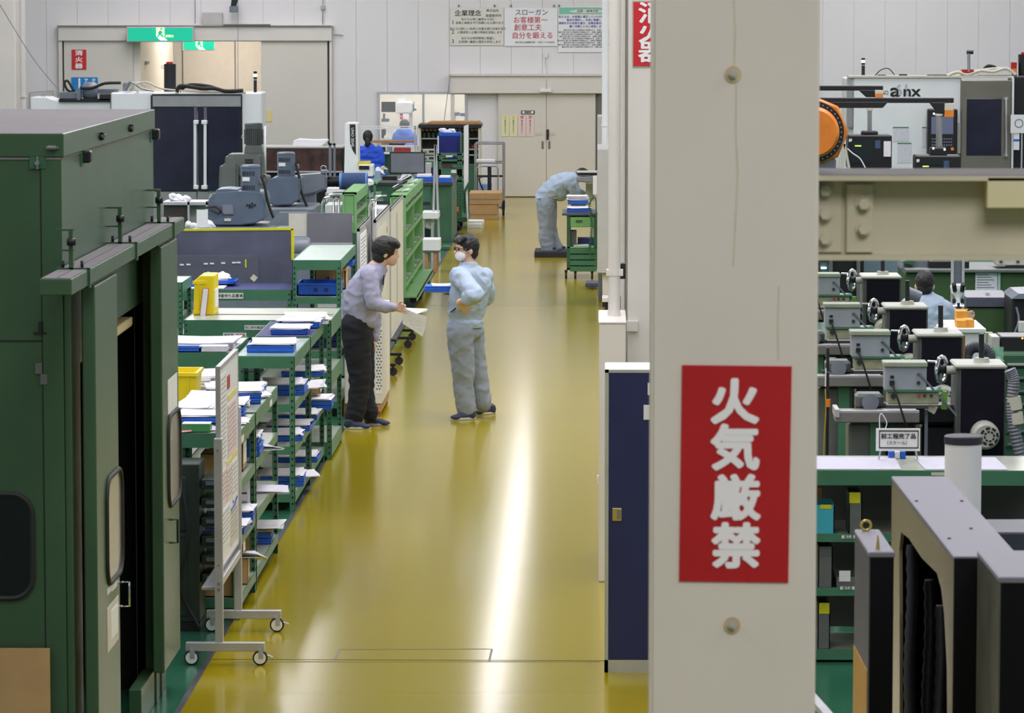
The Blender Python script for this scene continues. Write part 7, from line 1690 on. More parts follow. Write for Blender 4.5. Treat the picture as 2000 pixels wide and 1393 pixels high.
# things on the cart top
tray(wx(1131, Yc + .25, 410), Yc + .3, zt + .001, 'blue tray on the green cart, lower one', .33, .36, .05); papers(wx(1131, Yc + .25, 410), Yc + .3, zt + .055, 'white paper sheets between the blue trays on the green cart', .32, .34, 4, .03, .01)
tray(wx(1129, Yc + .7, 410), Yc + .7, zt + .09, 'blue tray on the green cart, upper one behind', .28, .26, .05); papers(wx(1129, Yc + .7, 400), Yc + .7, zt + .145, 'white paper pile on the upper blue tray of the green cart', .28, .3, 8, 0, .004, .008)
solo(MB().box(wx(1115, Yc + .6, 410), wx(1144, Yc + .6, 410), Yc + .57, Yc + .86, zt + .001, zt + .088), 'grey_riser', m_olgrey, 'grey block lifting the upper tray on the green cart', 'block')
t = pxt('coiled_cable', 'dark coiled cable hanging over the right side of the green cart', 'cable', 1155, 500, Yc - .1)
pts = []
for i in range(160):
    u = i / 160; c = W(1150 + 6 * sin(u * 3), 395 + u * 95, Yc - .1); pts.append((c.x + .02 * cos(i * .9), c.y + .02 * sin(i * .9), c.z))
part(MB().tube(pts, .006, 5), 'coil', m_dkgreen, t)
part(MB().tube([W(1152, 400, Yc - .1), W(1156, 388, Yc - .1), W(1164, 392, Yc - .1), W(1163, 470, Yc - .1), W(1160, 500, Yc - .1), W(1155, 505, Yc - .1), W(1152, 490, Yc - .1)], .01, 6, sub=4), 'loop', m_dkgreen, t)
# microscope arm over the man's head, paper sheet, stand behind
t = pxt('inspection_scope', 'grey horizontal inspection scope arm over the bending man’s head', 'instrument', 1160, 400, 59.2); t.location.z = 0
part(poly([(1126, 335), (1166, 335), (1166, 338), (1126, 338)], 59.1, 59.4), 'arm', m_ltgrey, t, .005)
part(poly([(1125, 346), (1166, 343), (1166, 358), (1148, 357), (1125, 355)], 59.1, 59.5), 'scope_body', pm('mid_grey', (134, 136, 146), .4, var=.05), t, .015)
part(MB().pbox(1132, 1166, 339, 342, 59.15, 59.4), 'dark_gap', m_black, t)
part(MB().pbox(1144, 1168, 358, 392, 59.6, 59.7), 'green_panel', pm('grey_green_panel', (150, 160, 136), .5, var=.05), t)
part(MB().pbox(1158, 1166, 343, 380, 59.0, 59.02), 'hanging_sheet', m_paper, t)
part(MB().fbox(1161, 1168, 335, 59.3, 59.6), 'column', m_ltgrey, t)
solo(MB().pbox(1143, 1172, 553, 561, 53, 53.5), 'foot_pedal', pm('bluish_grey', (74, 78, 104), .5, var=.05), 'bluish grey foot pedal on the floor under the green cart edge', 'pedal', bevel=.01)
mt_ = solo(MB().box(wx(1044, 59.6, 495), wx(1109, 59.6, 495), 59.4, 60.3, 0, .085), 'floor_mat', pm('black_mat', (30, 31, 40), .7, var=.05), 'thick black mat the bending man stands on', 'mat', bevel=.006)
# ================================================================== people
def cap(mb, p0, p1, r0, r1=None, n=14):
    r1 = r0 if r1 is None else r1
    mb.cyl(p0, p1, r0, r1, n=n); mb.ell(p0, (r0, r0, r0), n, 8); mb.ell(p1, (r1, r1, r1), n, 8); return mb
def limb(mb, pts, n=14):
    for (a, ra), (b, rb) in zip(pts, pts[1:]): cap(mb, a, b, ra, rb, n)
    return mb
def fuse(mb, name, mat, parent, vox=.011, smooth=6, fold=0., seed=0, fs=(9, 9, 14), label=None, shade=None):
    """join overlapping volumes into one continuous skin; fold adds cloth creases"""
    off = origin(parent)
    me = bpy.data.meshes.new('tmp'); me.from_pydata([p - off for p in mb.v], [], mb.f)
    bm = bmesh.new(); bm.from_mesh(me); bmesh.ops.remove_doubles(bm, verts=bm.verts, dist=1e-6); bmesh.ops.recalc_face_normals(bm, faces=bm.faces); bm.to_mesh(me); bm.free()
    o = bpy.data.objects.new('tmp', me); COL.objects.link(o)
    r = o.modifiers.new('r', 'REMESH'); r.mode = 'VOXEL'; r.voxel_size = vox
    s_ = o.modifiers.new('s', 'SMOOTH'); s_.factor = .6; s_.iterations = smooth
    dg = bpy.context.evaluated_depsgraph_get(); dg.update()
    m2 = bpy.data.meshes.new_from_object(o.evaluated_get(dg)); bpy.data.objects.remove(o); bpy.data.meshes.remove(me)
    if fold:
        nn = [v.normal.copy() for v in m2.vertices]
        for v, n in zip(m2.vertices, nn):
            q = v.co; a = noise.noise(Vector((q.x * fs[0] + seed, q.y * fs[1], q.z * fs[2])))
            b = noise.noise(Vector((q.x * fs[0] * 2.3 + q.z * 6, q.y * fs[1] * 2 + seed, q.z * fs[2] * 1.7 - q.x * 9)))
            v.co += n * fold * (1 - 2.6 * abs(a) + .8 - 1.2 * abs(b))
    m2.polygons.foreach_set('use_smooth', [True] * len(m2.polygons)); m2.name = name; m2.materials.clear(); m2.materials.append(mat)
    o = bpy.data.objects.new(name, m2); COL.objects.link(o); o.parent = parent
    if label: o['label'] = label
    return o
m_skin = pm('skin', (214, 174, 152), .5, var=.04, scale=20); m_hair = pm('black_hair', (20, 18, 22), .5, var=.2, scale=60, bump=.5, bscale=120)
m_shirt = pm('lilac_grey_shirt', (158, 158, 184), .85, var=.03, scale=12); m_trous = pm('black_trousers', (24, 25, 36), .85, var=.08, scale=10)
m_work = pm('pale_blue_grey_workwear', (164, 180, 202), .85, var=.03, scale=8); m_work2 = pm('grey_work_trousers', (140, 150, 166), .85, var=.04, scale=8)
m_shoe = pm('dark_shoe', (44, 52, 80), .7, var=.1); m_sole = pm('shoe_sole', (190, 190, 184), .7, var=.03)
def hand(mb, wrist, knuck, side, curl=.35, k=1.0, palmn=None, spread=.12, thumb=1):
    """palm and five bent fingers: wrist -> knuckle centre, side = direction from little finger to index"""
    w_ = Vector(wrist); c = Vector(knuck); d = (c - w_).normalized(); s_ = Vector(side); s_ = (s_ - d * s_.dot(d)).normalized(); n = d.cross(s_) if palmn is None else Vector(palmn)
    for u in (-.03, -.01, .01, .03): cap(mb, w_ + s_ * u * .55 * k, c + s_ * u * k, .017 * k, .013 * k, 10)
    for i, (u, L) in enumerate(((.033, .072), (.011, .08), (-.011, .074), (-.032, .056))):
        p = c + s_ * u * k; dd = d + s_ * spread * u * 20
        q = p
        for j, f in enumerate((.45, .32, .25)):
            ang = curl * (j + .6); v = (dd.normalized() * cos(ang) + n * sin(ang)); q2 = q + v * L * f * k
            cap(mb, q, q2, (.0092 - j * .0008) * k, (.0086 - j * .0008) * k, 8); q = q2
    t0 = w_ + (c - w_) * .3 + s_ * .028 * k; t1 = t0 + (d * .7 + s_ * thumb * .9 + n * .3).normalized() * .042 * k; t2 = t1 + (d + s_ * .25 * thumb + n * .4).normalized() * .032 * k
    cap(mb, t0, t1, .013 * k, .0105 * k, 8); cap(mb, t1, t2, .0105 * k, .0085 * k, 8)
    return mb
def shoe(parent, heel, toe, w_=.048, h=.075):
    heel = Vector(heel); toe = Vector(toe); heel.z = toe.z = 0; d = (toe - heel).normalized(); s_ = Vector((-d.y, d.x, 0)); L = (toe - heel).length
    mb = MB()
    R = math.atan2(d.y, d.x)
    mb.ell(heel + d * L * .22 + Vector((0,0,h*.62)), (L*.22, w_*.85, h*.75), 14, 8, (0,0,R)); mb.ell(heel + d * L * .52 + Vector((0,0,h*.45)), (L*.34, w_*.92, h*.5), 14, 8, (0,0,R)); mb.ell(heel + d * L * .78 + Vector((0,0,h*.34)), (L*.22, w_, h*.36), 14, 8, (0,0,R))
    mb.cyl(heel + d * L * .24 + Vector((0,0,h*.6)), heel + d * L * .24 + Vector((0,0,h*1.15)), .042, .044, 14)
    sh = fuse(mb, 'shoe', m_shoe, parent, .009, 4)
    so = MB(); n = 20; pts = []
    for i in range(n):
        a = 2*pi*i/n; u = cos(a); v = sin(a); ww = w_ * (1.0 if u > 0 else .86); p = heel + d * (L/2 + u * L/2) + s_ * v * ww * (1 - .15*abs(u)); pts.append((p.x, p.y))
    so.prism(pts, 'Z', 0, .024); part(so, 'sole', m_sole, sh, .004)
    return sh
def loft(mb, pts, tilt, n=5):                       # closely spaced ellipsoids along a spine, blended later
    for a, b in zip(pts, pts[1:]):
        for k in range(n):
            u = k / n; c = a[0].lerp(b[0], u); mb.ell(c, (a[1] + (b[1]-a[1])*u, a[2] + (b[2]-a[2])*u, .06), 22, 10, tilt)
    a = pts[-1]; mb.ell(a[0], (a[1], a[2], .06), 22, 10, tilt); return mb
def Jf(base):
    return lambda px, py, dy=0.: W(px, py, base + dy)
# ---------------------------------------------------------------- 1: the leaning man with the paper
P0 = 36.1; J = Jf(P0)
p1 = thing('person', 'dark-haired man in lilac grey shirt and black trousers leaning forward with a paper', 'person', (J(705, 830).x, P0, 0))
b = MB()
hc = J(755, 490)
b.ell(hc, (.098, .076, .105), 20, 14, (0, .25, 0)); b.ell(hc + Vector((.04, 0, -.06)), (.062, .060, .072), 18, 12, (0, .3, 0)); b.ell(hc + Vector((.062, 0, .0)), (.045, .06, .06), 14, 10)
b.ell(hc + Vector((.05, 0, -.105)), (.042, .044, .035), 12, 8)                     # chin
cap(b, hc + Vector((.090, 0, -.008)), hc + Vector((.106, 0, -.045)), .011, .015)      # nose
cap(b, hc + Vector((.088, -.018, -.088)), hc + Vector((.088, .018, -.088)), .012)        # lips
cap(b, hc + Vector((.09, -.04, .015)), hc + Vector((.09, .04, .015)), .012)          # brow
b.ell(hc + Vector((-.005, -.08, -.03)), (.022, .012, .034), 12, 8, (0, .2, 0)); b.ell(hc + Vector((-.005, .08, -.03)), (.022, .012, .034), 12, 8)
limb(b, [(J(736, 527), .062), (J(748, 510), .052)])
limb(b, [(J(735, 526), .09), (J(715, 560), .12), (J(700, 600), .12), (J(697, 635), .12)])
for s_, hp, kn, an in ((-1, (695, 645), (702, 735), (690, 822)), (1, (699, 645), (708, 735), (719, 812))):
    dy = .09 * s_; limb(b, [(J(*hp, dy), .08), (J(*kn, dy), .055), (J(*an, dy), .04)])
sh1, el1, wr1 = J(722, 537, -.19), J(729, 592, -.27), J(772, 601, -.25)
limb(b, [(sh1, .05), (el1, .04), (wr1, .027)])
hand(b, wr1, J(784, 602, -.25), Vector((.1, -.1, 1)), .75, 1.0)
sh2, el2, wr2 = J(728, 540, .19), J(733, 595, .24), J(731, 665, .18)
limb(b, [(sh2, .05), (el2, .04), (wr2, .027)]); hand(b, wr2, J(732, 682, .17), Vector((0, -1, 0)), .35)
fuse(b, 'body', m_skin, p1, .0065, 3)
h = MB()
h.ell(hc + Vector((-.022, 0, .024)), (.118, .098, .112), 20, 14, (0, .25, 0)); h.ell(hc + Vector((.048, 0, .072)), (.082, .088, .048), 16, 10, (0, .4, 0)); h.ell(hc + Vector((-.066, 0, -.05)), (.062, .08, .078), 16, 10)
for k in range(9): an = -.9 + k * .22; cap(h, hc + Vector((.07, .075 * sin(an * 1.3), .085)), hc + Vector((.115, .07 * sin(an * 1.3), .045 + .015 * cos(k * 2.1))), .018, .007, 8)
for s_ in (-1, 1): cap(h, hc + Vector((.01, .074 * s_, .03)), hc + Vector((.02, .08 * s_, -.018)), .02, .008, 8)
fuse(h, 'hair', m_hair, p1, .008, 2, .004, 3, (30, 30, 30))
for s_ in (-1, 1):
    e_ = part(MB().ell(hc + Vector((.092, .03 * s_, -.004)), (.008, .013, .007), 12, 8), 'eye', m_ink, p1)
    part(MB().bar(hc + Vector((.103, .018 * s_, .02)), hc + Vector((.094, .048 * s_, .02)), .006, .005), 'eyebrow', m_hair, p1)
t = MB(); sp_ = []
for px, py, rx, ry in ((702, 622, .165, .19), (702, 606, .172, .19), (705, 590, .168, .195), (710, 572, .158, .20), (717, 555, .145, .205), (725, 541, .125, .20), (731, 532, .10, .16), (737, 524, .07, .09)): sp_.append((J(px, py), rx, ry))
loft(t, sp_, (0, .45, 0)); t.cyl(J(735, 531), J(743, 518), .085, .07, 20)
t.cyl(J(702, 633), J(703, 610), .15, .16, 22)
limb(t, [(sh1, .082), ((sh1 + el1) / 2, .072), (el1, .066), (J(752, 600, -.26), .05), (J(767, 601, -.25), .042)])
limb(t, [(sh2, .08), ((sh2 + el2) / 2, .07), (el2, .062), (J(732, 630, .21), .05), (J(731, 660, .18), .042)])
fuse(t, 'shirt', m_shirt, p1, .010, 7, .0075, 2, (8, 8, 11))
for s_ in (-1, 1): part(MB().prism([(J(737, 514).x, J(737, 512).z), (J(751, 522).x, J(751, 522).z), (J(753, 538).x, J(753, 541).z), (J(743, 531).x, J(743, 531).z), (J(734, 520).x, J(734, 520).z)], 'Y', P0 + .072 * s_ - .006, P0 + .072 * s_ + .006), 'collar', m_shirt, p1, .004)
part(MB().obox(J(749, 547, -.12), (.012, .03, .09), (0, .1, 0)), 'pocket_pen', m_ink, p1)
tr_ = MB()
for s_, pts in ((-1, ((694, 637, .135), (696, 665, .128), (700, 700, .112), (703, 735, .10), (701, 765, .088), (697, 795, .085), (692, 815, .082))), (1, ((700, 637, .135), (703, 665, .125), (707, 700, .11), (710, 735, .098), (711, 765, .088), (715, 788, .085), (721, 805, .08)))):
    limb(tr_, [(J(x, y, .085 * s_), r) for x, y, r in pts], 18)
tr_.ell(J(697, 640), (.15, .185, .12), 20, 12)
fuse(tr_, 'trousers', m_trous, p1, .010, 5, .007, 7, (8, 8, 11))
part(MB().lathe(J(699, 631), [(.158, 0), (.158, .03)], n=24), 'belt', m_black, p1)
ya = P0 - .12; shoe(p1, (J(673, 835).x, ya, 0), (J(727, 835).x, ya - .05, 0)); shoe(p1, (J(708, 830).x, ya + .32, 0), (J(761, 830).x, ya + .22, 0))
# the paper in his hand
pp = thing('drawing_sheet', 'white drawing sheets held out by the leaning man', 'paper', J(790, 602, -.25))
part(MB().add([J(788, 602, -.27), J(812, 612, -.30), J(834, 618, -.33), J(831, 640, -.30), J(825, 658, -.28), J(805, 644, -.26), J(786, 632, -.24), J(787, 617, -.25)], [(0, 1, 2, 3, 4, 5, 6, 7)]).add([J(788, 602, -.268), J(812, 612, -.298), J(834, 618, -.328), J(831, 640, -.298), J(825, 658, -.278), J(805, 644, -.258), J(786, 632, -.238), J(787, 617, -.248)], [(7, 6, 5, 4, 3, 2, 1, 0)]), 'front_sheet', m_paper, pp)
part(MB().add([J(789, 601, -.25), J(836, 603, -.1), J(834, 608, -.12), J(815, 613, -.25), J(790, 605, -.26)], [(0, 1, 2, 3, 4)]).add([J(789, 601, -.248), J(836, 603, -.098), J(834, 608, -.118), J(815, 613, -.248), J(790, 605, -.258)], [(4, 3, 2, 1, 0)]), 'back_sheet', m_paper2, pp)
ln = MB()
for a, b_ in (((796, 612), (806, 616)), ((796, 618), (812, 623)), ((798, 624), (806, 627)), ((812, 626), (824, 630)), ((812, 634), (822, 638)), ((800, 632), (810, 637)), ((816, 642), (825, 646))): ln.bar(J(*a, -.33), J(*b_, -.335), .004, .002)
part(ln, 'drawn_lines', pm('grey_ink', (150, 150, 160)), pp, kind='stuff')
# ---------------------------------------------------------------- 2: the masked man with trays
P0 = 36.9; J = Jf(P0)
p2 = thing('person', 'man in pale blue-grey workwear with white face mask and glasses, hand on his hip', 'person', (J(915, 810).x, P0, 0))
fd = Vector((-.90, -.43, -.06)).normalized(); fs_ = Vector((-fd.y, fd.x, 0)).normalized() * 1.0      # facing of the head; fs_ to its side
RH = math.atan2(fd.y, fd.x)
b = MB(); hc = J(911, 484)
b.ell(hc, (.098, .076, .108), 20, 14, (0, 0, RH)); b.ell(hc + fd * .035 + Vector((0, 0, -.06)), (.064, .062, .072), 18, 12, (0, 0, RH)); b.ell(hc + fd * .055, (.045, .062, .06), 14, 10, (0, 0, RH))
cap(b, hc + fd * .09 + Vector((0, 0, -.005)), hc + fd * .115 + Vector((0, 0, -.035)), .011, .015)
cap(b, hc + fd * .085 - fs_ * .035 + Vector((0,0,.022)), hc + fd * .085 + fs_ * .035 + Vector((0,0,.022)), .011)
for s_ in (-1, 1): b.ell(hc - fd * .01 + fs_ * .079 * s_ + Vector((0, 0, -.03)), (.022, .013, .034), 12, 8, (0, 0, RH))
limb(b, [(J(916, 522), .064), (J(914, 506), .054)])
limb(b, [(J(918, 530), .1), (J(917, 580), .12), (J(911, 640), .12)])
legs2 = ((-.08, ((900, 648, .128), (900, 672, .120), (903, 700, .108), (905, 730, .102), (906, 760, .092), (909, 785, .088), (911, 799, .085))), (.12, ((918, 648, .128), (921, 672, .118), (927, 700, .102), (932, 730, .094), (937, 755, .088), (941, 775, .084), (943, 787, .082))))
for dy, pts in legs2: limb(b, [(J(pts[0][0], pts[0][1], dy), .08), (J(pts[3][0], pts[3][1], dy), .055), (J(pts[-1][0], pts[-1][1] + 6, dy), .04)])
sL, eL, wL = J(897, 540, -.16), J(929, 577, -.42), J(897, 590, -.34)
limb(b, [(sL, .05), (eL, .042), (wL, .029)]); hand(b, wL, J(908, 601, -.27), Vector((.55, .1, .8)), .05, 1.12, palmn=Vector((0, .9, -.2)), spread=.22)
sR, eR, wR = J(945, 542, .14), J(950, 582, .24), J(893, 577, .10)
limb(b, [(sR, .05), (eR, .042), (wR, .028)]); hand(b, wR, J(880, 575, .05), Vector((0, -1, .1)), -.1, .95)
fuse(b, 'body', m_skin, p2, .0065, 3)
h = MB()
h.ell(hc - fd * .018 + Vector((0, 0, .02)), (.107, .088, .107), 20, 14, (0, 0, RH)); h.ell(hc + fd * .045 + Vector((0, 0, .078)), (.06, .07, .035), 16, 10, (0, 0, RH)); h.ell(hc - fd * .06 + Vector((0, 0, -.05)), (.05, .072, .07), 16, 10, (0, 0, RH))
for k in range(9): u = -.06 + k * .015; cap(h, hc + fd * .05 + fs_ * u + Vector((0, 0, .10)), hc + fd * .102 + fs_ * u * 1.05 + Vector((0, 0, .062 + .008 * sin(k * 2.4))), .02, .008, 8)
for s_ in (-1, 1): cap(h, hc + fd * .02 + fs_ * .072 * s_ + Vector((0, 0, .04)), hc + fd * .018 + fs_ * .08 * s_ + Vector((0, 0, -.012)), .02, .01, 8)
fuse(h, 'hair', m_hair, p2, .008, 2, .004, 9, (30, 30, 30))
mk = MB(); mk.ell(hc + fd * .055 + Vector((0, 0, -.064)), (.058, .066, .054), 20, 12, (0, .25, RH)); cap(mk, hc + fd * .095 + Vector((0,0,-.035)), hc + fd * .085 + Vector((0,0,-.09)), .022, .02)
mask = fuse(mk, 'face_mask', pm('white_mask', (240, 240, 246), .8, var=.01), p2, .007, 2)
for s_ in (-1, 1): part(MB().tube([hc + fd * .07 + fs_ * .055 * s_ + Vector((0,0,-.035)), hc + fd * .02 + fs_ * .083 * s_ + Vector((0,0,-.03)), hc - fd * .015 + fs_ * .088 * s_ + Vector((0,0,-.015))], .0025, 5), 'mask_strap', m_paper, mask)
gl = MB()
for s_ in (-1, 1):
    c = hc + fd * .112 + fs_ * .033 * s_ + Vector((0, 0, -.002)); pts = []
    for i in range(17): a = 2*pi*i/16; pts.append(c + fs_ * .026 * cos(a) + Vector((0, 0, .016 * sin(a))) - fd * .012 * abs(cos(a)) * (1 if cos(a) * s_ > 0 else 0))
    gl.tube(pts, .0034, 6); gl.tube([hc + fd * .10 + fs_ * .062 * s_ + Vector((0,0,.004)), hc + fd * .05 + fs_ * .086 * s_, hc - fd * .01 + fs_ * .088 * s_ + Vector((0,0,-.005))], .0034, 6)
gl.bar(hc + fd * .114 - fs_ * .01, hc + fd * .114 + fs_ * .01, .005)
part(gl, 'glasses', m_black, p2, kind=None)
for s_ in (-1, 1): part(MB().ell(hc + fd * .093 + fs_ * .03 * s_ + Vector((0,0,-.002)), (.008, .012, .006), 12, 8, (0, 0, RH)), 'eye', m_ink, p2)
t = MB(); RZ = radians(42); sp_ = []
for px, py, rw, rd in ((909, 628, .165, .135), (910, 614, .178, .145), (913, 596, .19, .155), (916, 577, .198, .158), (919, 560, .202, .152), (920, 546, .20, .14), (919, 536, .175, .12), (916, 527, .12, .09)): sp_.append((J(px, py), rw, rd))
loft(t, sp_, (0, 0, RZ))
t.cyl(J(916, 532), J(915, 513), .10, .075, 20)
t.lathe(J(909, 637), [(.158, 0), (.163, .05)], n=24)
limb(t, [(sL, .088), ((sL + eL) / 2, .08), (eL, .075), (J(912, 583, -.39), .062)])
limb(t, [(sR, .088), ((sR + eR) / 2, .08), (eR, .07), (J(920, 580, .2), .06), (J(903, 578, .14), .052)])
fuse(t, 'jacket', m_work, p2, .010, 7, .0095, 5, (7, 7, 9))
part(MB().lathe(J(909, 638.5), [(.166, 0), (.168, .035)], n=28), 'waistband', m_work, p2)
part(MB().torus(J(915, 514), .073, .012, 'Z', 24, 8), 'collar', m_work, p2)
part(MB().obox(J(903, 551, -.26), (.045, .012, .06), (0, .3, .3)), 'sleeve_patch', m_labelw, p2); part(MB().obox(J(903, 552, -.27), (.012, .01, .05), (0, .3, .3)), 'pen', m_ink, p2)
part(MB().obox(J(885, 606, -.16), (.01, .02, .07), (0, .9, 0)), 'pocket_slit', m_ink, p2)
part(MB().torus(J(903, 590, -.27), .034, .007, 'X', 20, 6), 'wrist_strap', m_ink, p2)
tr_ = MB()
for dy, pts in legs2: limb(tr_, [(J(x, y, dy), r) for x, y, r in pts], 18)
tr_.ell(J(909, 648), (.165, .15, .10), 20, 12, (0, 0, RZ))
fuse(tr_, 'trousers', m_work2, p2, .010, 5, .0075, 11, (8, 8, 11))
shoe(p2, (J(930, 812).x, P0 - .08, 0), (J(881, 812).x, P0 - .2, 0)); shoe(p2, (J(966, 805).x, P0 + .42, 0), (J(925, 805).x, P0 + .26, 0))
for k in range(3):
    z_ = W(857, 569.5 - k * 4.4, P0 + .05).z
    tt = thing('document_tray', 'blue tray carried flat by the masked man, %s of three' % ('bottom', 'middle', 'top')[k], 'tray', (J(857, 569).x, P0 + .05, z_))
    x0, x1 = J(829, 565, .05).x, J(884, 565, .05).x
    part(MB().box(x0 + k * .003, x1, P0 - .08, P0 + .2, z_, z_ + .019), 'tray_body', m_blue, tt, .003)
tp2 = thing('paper_stack', 'white papers on the blue trays carried by the masked man', 'papers', (J(860, 557).x, P0 + .05, W(860, 557.8, P0 + .05).z))
part(MB().sheet((J(864, 557).x, P0 + .04, tp2.location.z + .006), .2, .22, .1, .006, .006), 'sheet', m_paper, tp2)
# ---------------------------------------------------------------- 3: the bending man
P0 = 59.85; J = Jf(P0)
p3 = thing('person', 'man in pale blue-grey workwear bending far forward on the black mat', 'person', (J(1066, 495).x, P0, .086))
b = MB(); hc = J(1139, 343)
b.ell(hc, (.105, .08, .095), 16, 10, (0, .5, 0)); b.ell(hc + Vector((.06, 0, -.06)), (.05, .055, .06), 12, 8)
limb(b, [(J(1120, 350), .065), (J(1132, 345), .055)]); limb(b, [(J(1115, 355), .1), (J(1090, 365), .12), (J(1066, 388), .12)])
lg3 = ((-.09, ((1066, 398, .135), (1066, 420, .12), (1067, 445, .105), (1066, 465, .10), (1069, 480, .098), (1073, 487, .09))), (.09, ((1070, 398, .13), (1072, 420, .115), (1074, 445, .10), (1078, 468, .095), (1086, 482, .09))))
for dy, pts in lg3: limb(b, [(J(pts[0][0], pts[0][1], dy), .08), (J(pts[-1][0], pts[-1][1], dy), .045)])
for dy in (-.2, .2): limb(b, [(J(1116, 356, dy), .05), (J(1124, 376, dy), .042), (J(1138, 378, dy * .6), .03)])
hand(b, J(1138, 378, -.12), J(1145, 374, -.1), Vector((0, 1, 0)), .4); hand(b, J(1138, 378, .12), J(1145, 374, .1), Vector((0, -1, 0)), .4)
fuse(b, 'body', m_skin, p3, .01, 3)
h = MB(); h.ell(hc + Vector((-.01, 0, .02)), (.11, .09, .10), 16, 10, (0, .4, 0)); h.ell(hc + Vector((-.05, 0, -.01)), (.08, .08, .08), 14, 8); fuse(h, 'hair', m_hair, p3, .011, 2)
t = MB()
for px, py, rx, ry in ((1063, 388, .135, .18), (1070, 378, .155, .19), (1079, 370, .165, .2), (1089, 363, .165, .205), (1099, 358, .158, .21), (1109, 354, .14, .21), (1117, 350, .11, .17), (1124, 347, .075, .09)): t.ell(J(px, py), (rx * .95, ry, rx * .95), 20, 12, (0, .9, 0))
t.ell(J(1094, 372), (.14, .17, .15), 18, 10)
for dy in (-.2, .2): limb(t, [(J(1113, 355, dy), .10), (J(1119, 367, dy), .085), (J(1126, 377, dy * .9), .07), (J(1134, 379, dy * .7), .055)])
fuse(t, 'jacket', m_work, p3, .014, 4, .012, 4, (7, 7, 9))
tr_ = MB()
for dy, pts in lg3: limb(tr_, [(J(x, y, dy), r) for x, y, r in pts], 16)
tr_.ell(J(1066, 394), (.145, .175, .1), 18, 10); fuse(tr_, 'trousers', m_work2, p3, .014, 4, .010, 12, (8, 8, 9))
for (a, c, y_) in ((1058, 1088, P0 - .12), (1074, 1106, P0 + .12)):
    sh_ = shoe(p3, (J(a, 490).x, y_, 0), (J(c, 490).x, y_, 0)); sh_.location.z += .0
    for o_ in [sh_]: o_.location = (o_.location.x, o_.location.y, o_.location.z + .086)
part(MB().obox(J(1051, 386, -.17), (.05, .05, .012), (0, .2, 0)), 'belt_tag', m_labelw, p3); part(MB().obox(J(1085, 387, -.2), (.06, .02, .008)), 'yellow_strip', m_tape, p3)
# ---------------------------------------------------------------- 4: woman in blue
P0 = 72.6; J = Jf(P0)
p4 = thing('person', 'black-haired worker in bright blue smock seen from behind at the bench', 'person', (J(722, 400).x, P0, 0))
m_smock = pm('bright_blue_smock', (44, 86, 214), .8, var=.05)
b = MB(); hc = J(718.5, 268)
b.ell(hc, (.08, .09, .105), 16, 10); limb(b, [(hc, .05), (J(719, 288), .06), (J(721, 320), .1), (J(721, 350), .11)])
for dx in (-1, 1): limb(b, [(J(721 + dx * 6, 350), .09), ((J(721, 350).x + dx * .08, P0, .45), .06), ((J(721, 350).x + dx * .08, P0, .06), .045)])
for dx in (-1, 1): limb(b, [(J(721 + dx * 17, 292), .05), (J(721 + dx * 22, 318), .04), (J(721 + dx * 16, 322, .25), .03)]); hand(b, J(721 + dx * 16, 322, .25), J(721 + dx * 12, 322, .32), Vector((-dx, 0, 0)), .3)
fuse(b, 'body', m_skin, p4, .014, 3)
h = MB(); h.ell(hc + Vector((0, -.02, .015)), (.092, .10, .115), 16, 10); h.ell(hc + Vector((.0, -.10, -.10)), (.05, .045, .10), 12, 8); fuse(h, 'hair', m_hair, p4, .014, 3, .004, 2, (30, 30, 30))
t = MB()
for px, py, rx in ((721, 289, .12), (721, 295, .20), (721, 304, .21), (722, 315, .205), (724, 326, .21), (724, 340, .22), (724, 355, .23)): t.ell(J(px, py), (rx, .13, .09), 18, 10)
for dx in (-1, 1): limb(t, [(J(721 + dx * 18, 294), .075), (J(722 + dx * 23, 316), .06), (J(721 + dx * 18, 322, .2), .05)])
fuse(t, 'smock', m_smock, p4, .015, 4, .012, 6, (6, 6, 5))
tr_ = MB()
for dx in (-1, 1): limb(tr_, [(J(722 + dx * 6, 352), .11), ((J(722, 350).x + dx * .08, P0, .5), .085), ((J(722, 350).x + dx * .08, P0, .1), .07)])
fuse(tr_, 'trousers', m_trous, p4, .018, 3)
for dx in (-1, 1): shoe(p4, (J(722, 350).x + dx * .08, P0 - .08, 0), (J(722, 350).x + dx * .09, P0 + .17, 0))
# ---------------------------------------------------------------- 5: person in the measuring room, bent over
P0 = 78.9; J = Jf(P0)
p5 = thing('person', 'dark-haired person in blue bent over a table in the measuring room window', 'person', (J(790, 300).x, P0, 0))
b = MB(); hc = J(790, 245); b.ell(hc, (.09, .09, .1), 14, 8); limb(b, [(hc, .05), (J(791, 262), .08), (J(793, 300), .12), ((J(793, 300).x, P0, .55), .13)])
for dx in (-1, 1): limb(b, [((J(793, 300).x + dx * .09, P0, .52), .08), ((J(793, 300).x + dx * .1, P0 - .35, .5), .06), ((J(793, 300).x + dx * .1, P0 - .33, .06), .045)])
fuse(b, 'body', m_skin, p5, .018, 3)
h = MB(); h.ell(hc + Vector((0, 0, .02)), (.105, .10, .11), 14, 8); fuse(h, 'hair', pm('dark_brown_hair', (58, 48, 56), .6, var=.1), p5, .016, 2)
t = MB()
for px, py, rx in ((789, 260, .16), (789, 268, .22), (790, 280, .21), (792, 300, .2)): t.ell(J(px, py), (rx, .14, .11), 14, 8)
for dx in (-1, 1): limb(t, [(J(790 + dx * 16, 266), .07), (J(790 + dx * 20, 282), .06), (J(790 + dx * 8, 284, -.25), .05)])
fuse(t, 'smock', pm('light_blue_smock', (84, 128, 228), .8, var=.05), p5, .018, 3, .01, 3, (6, 6, 6))
tr_ = MB()
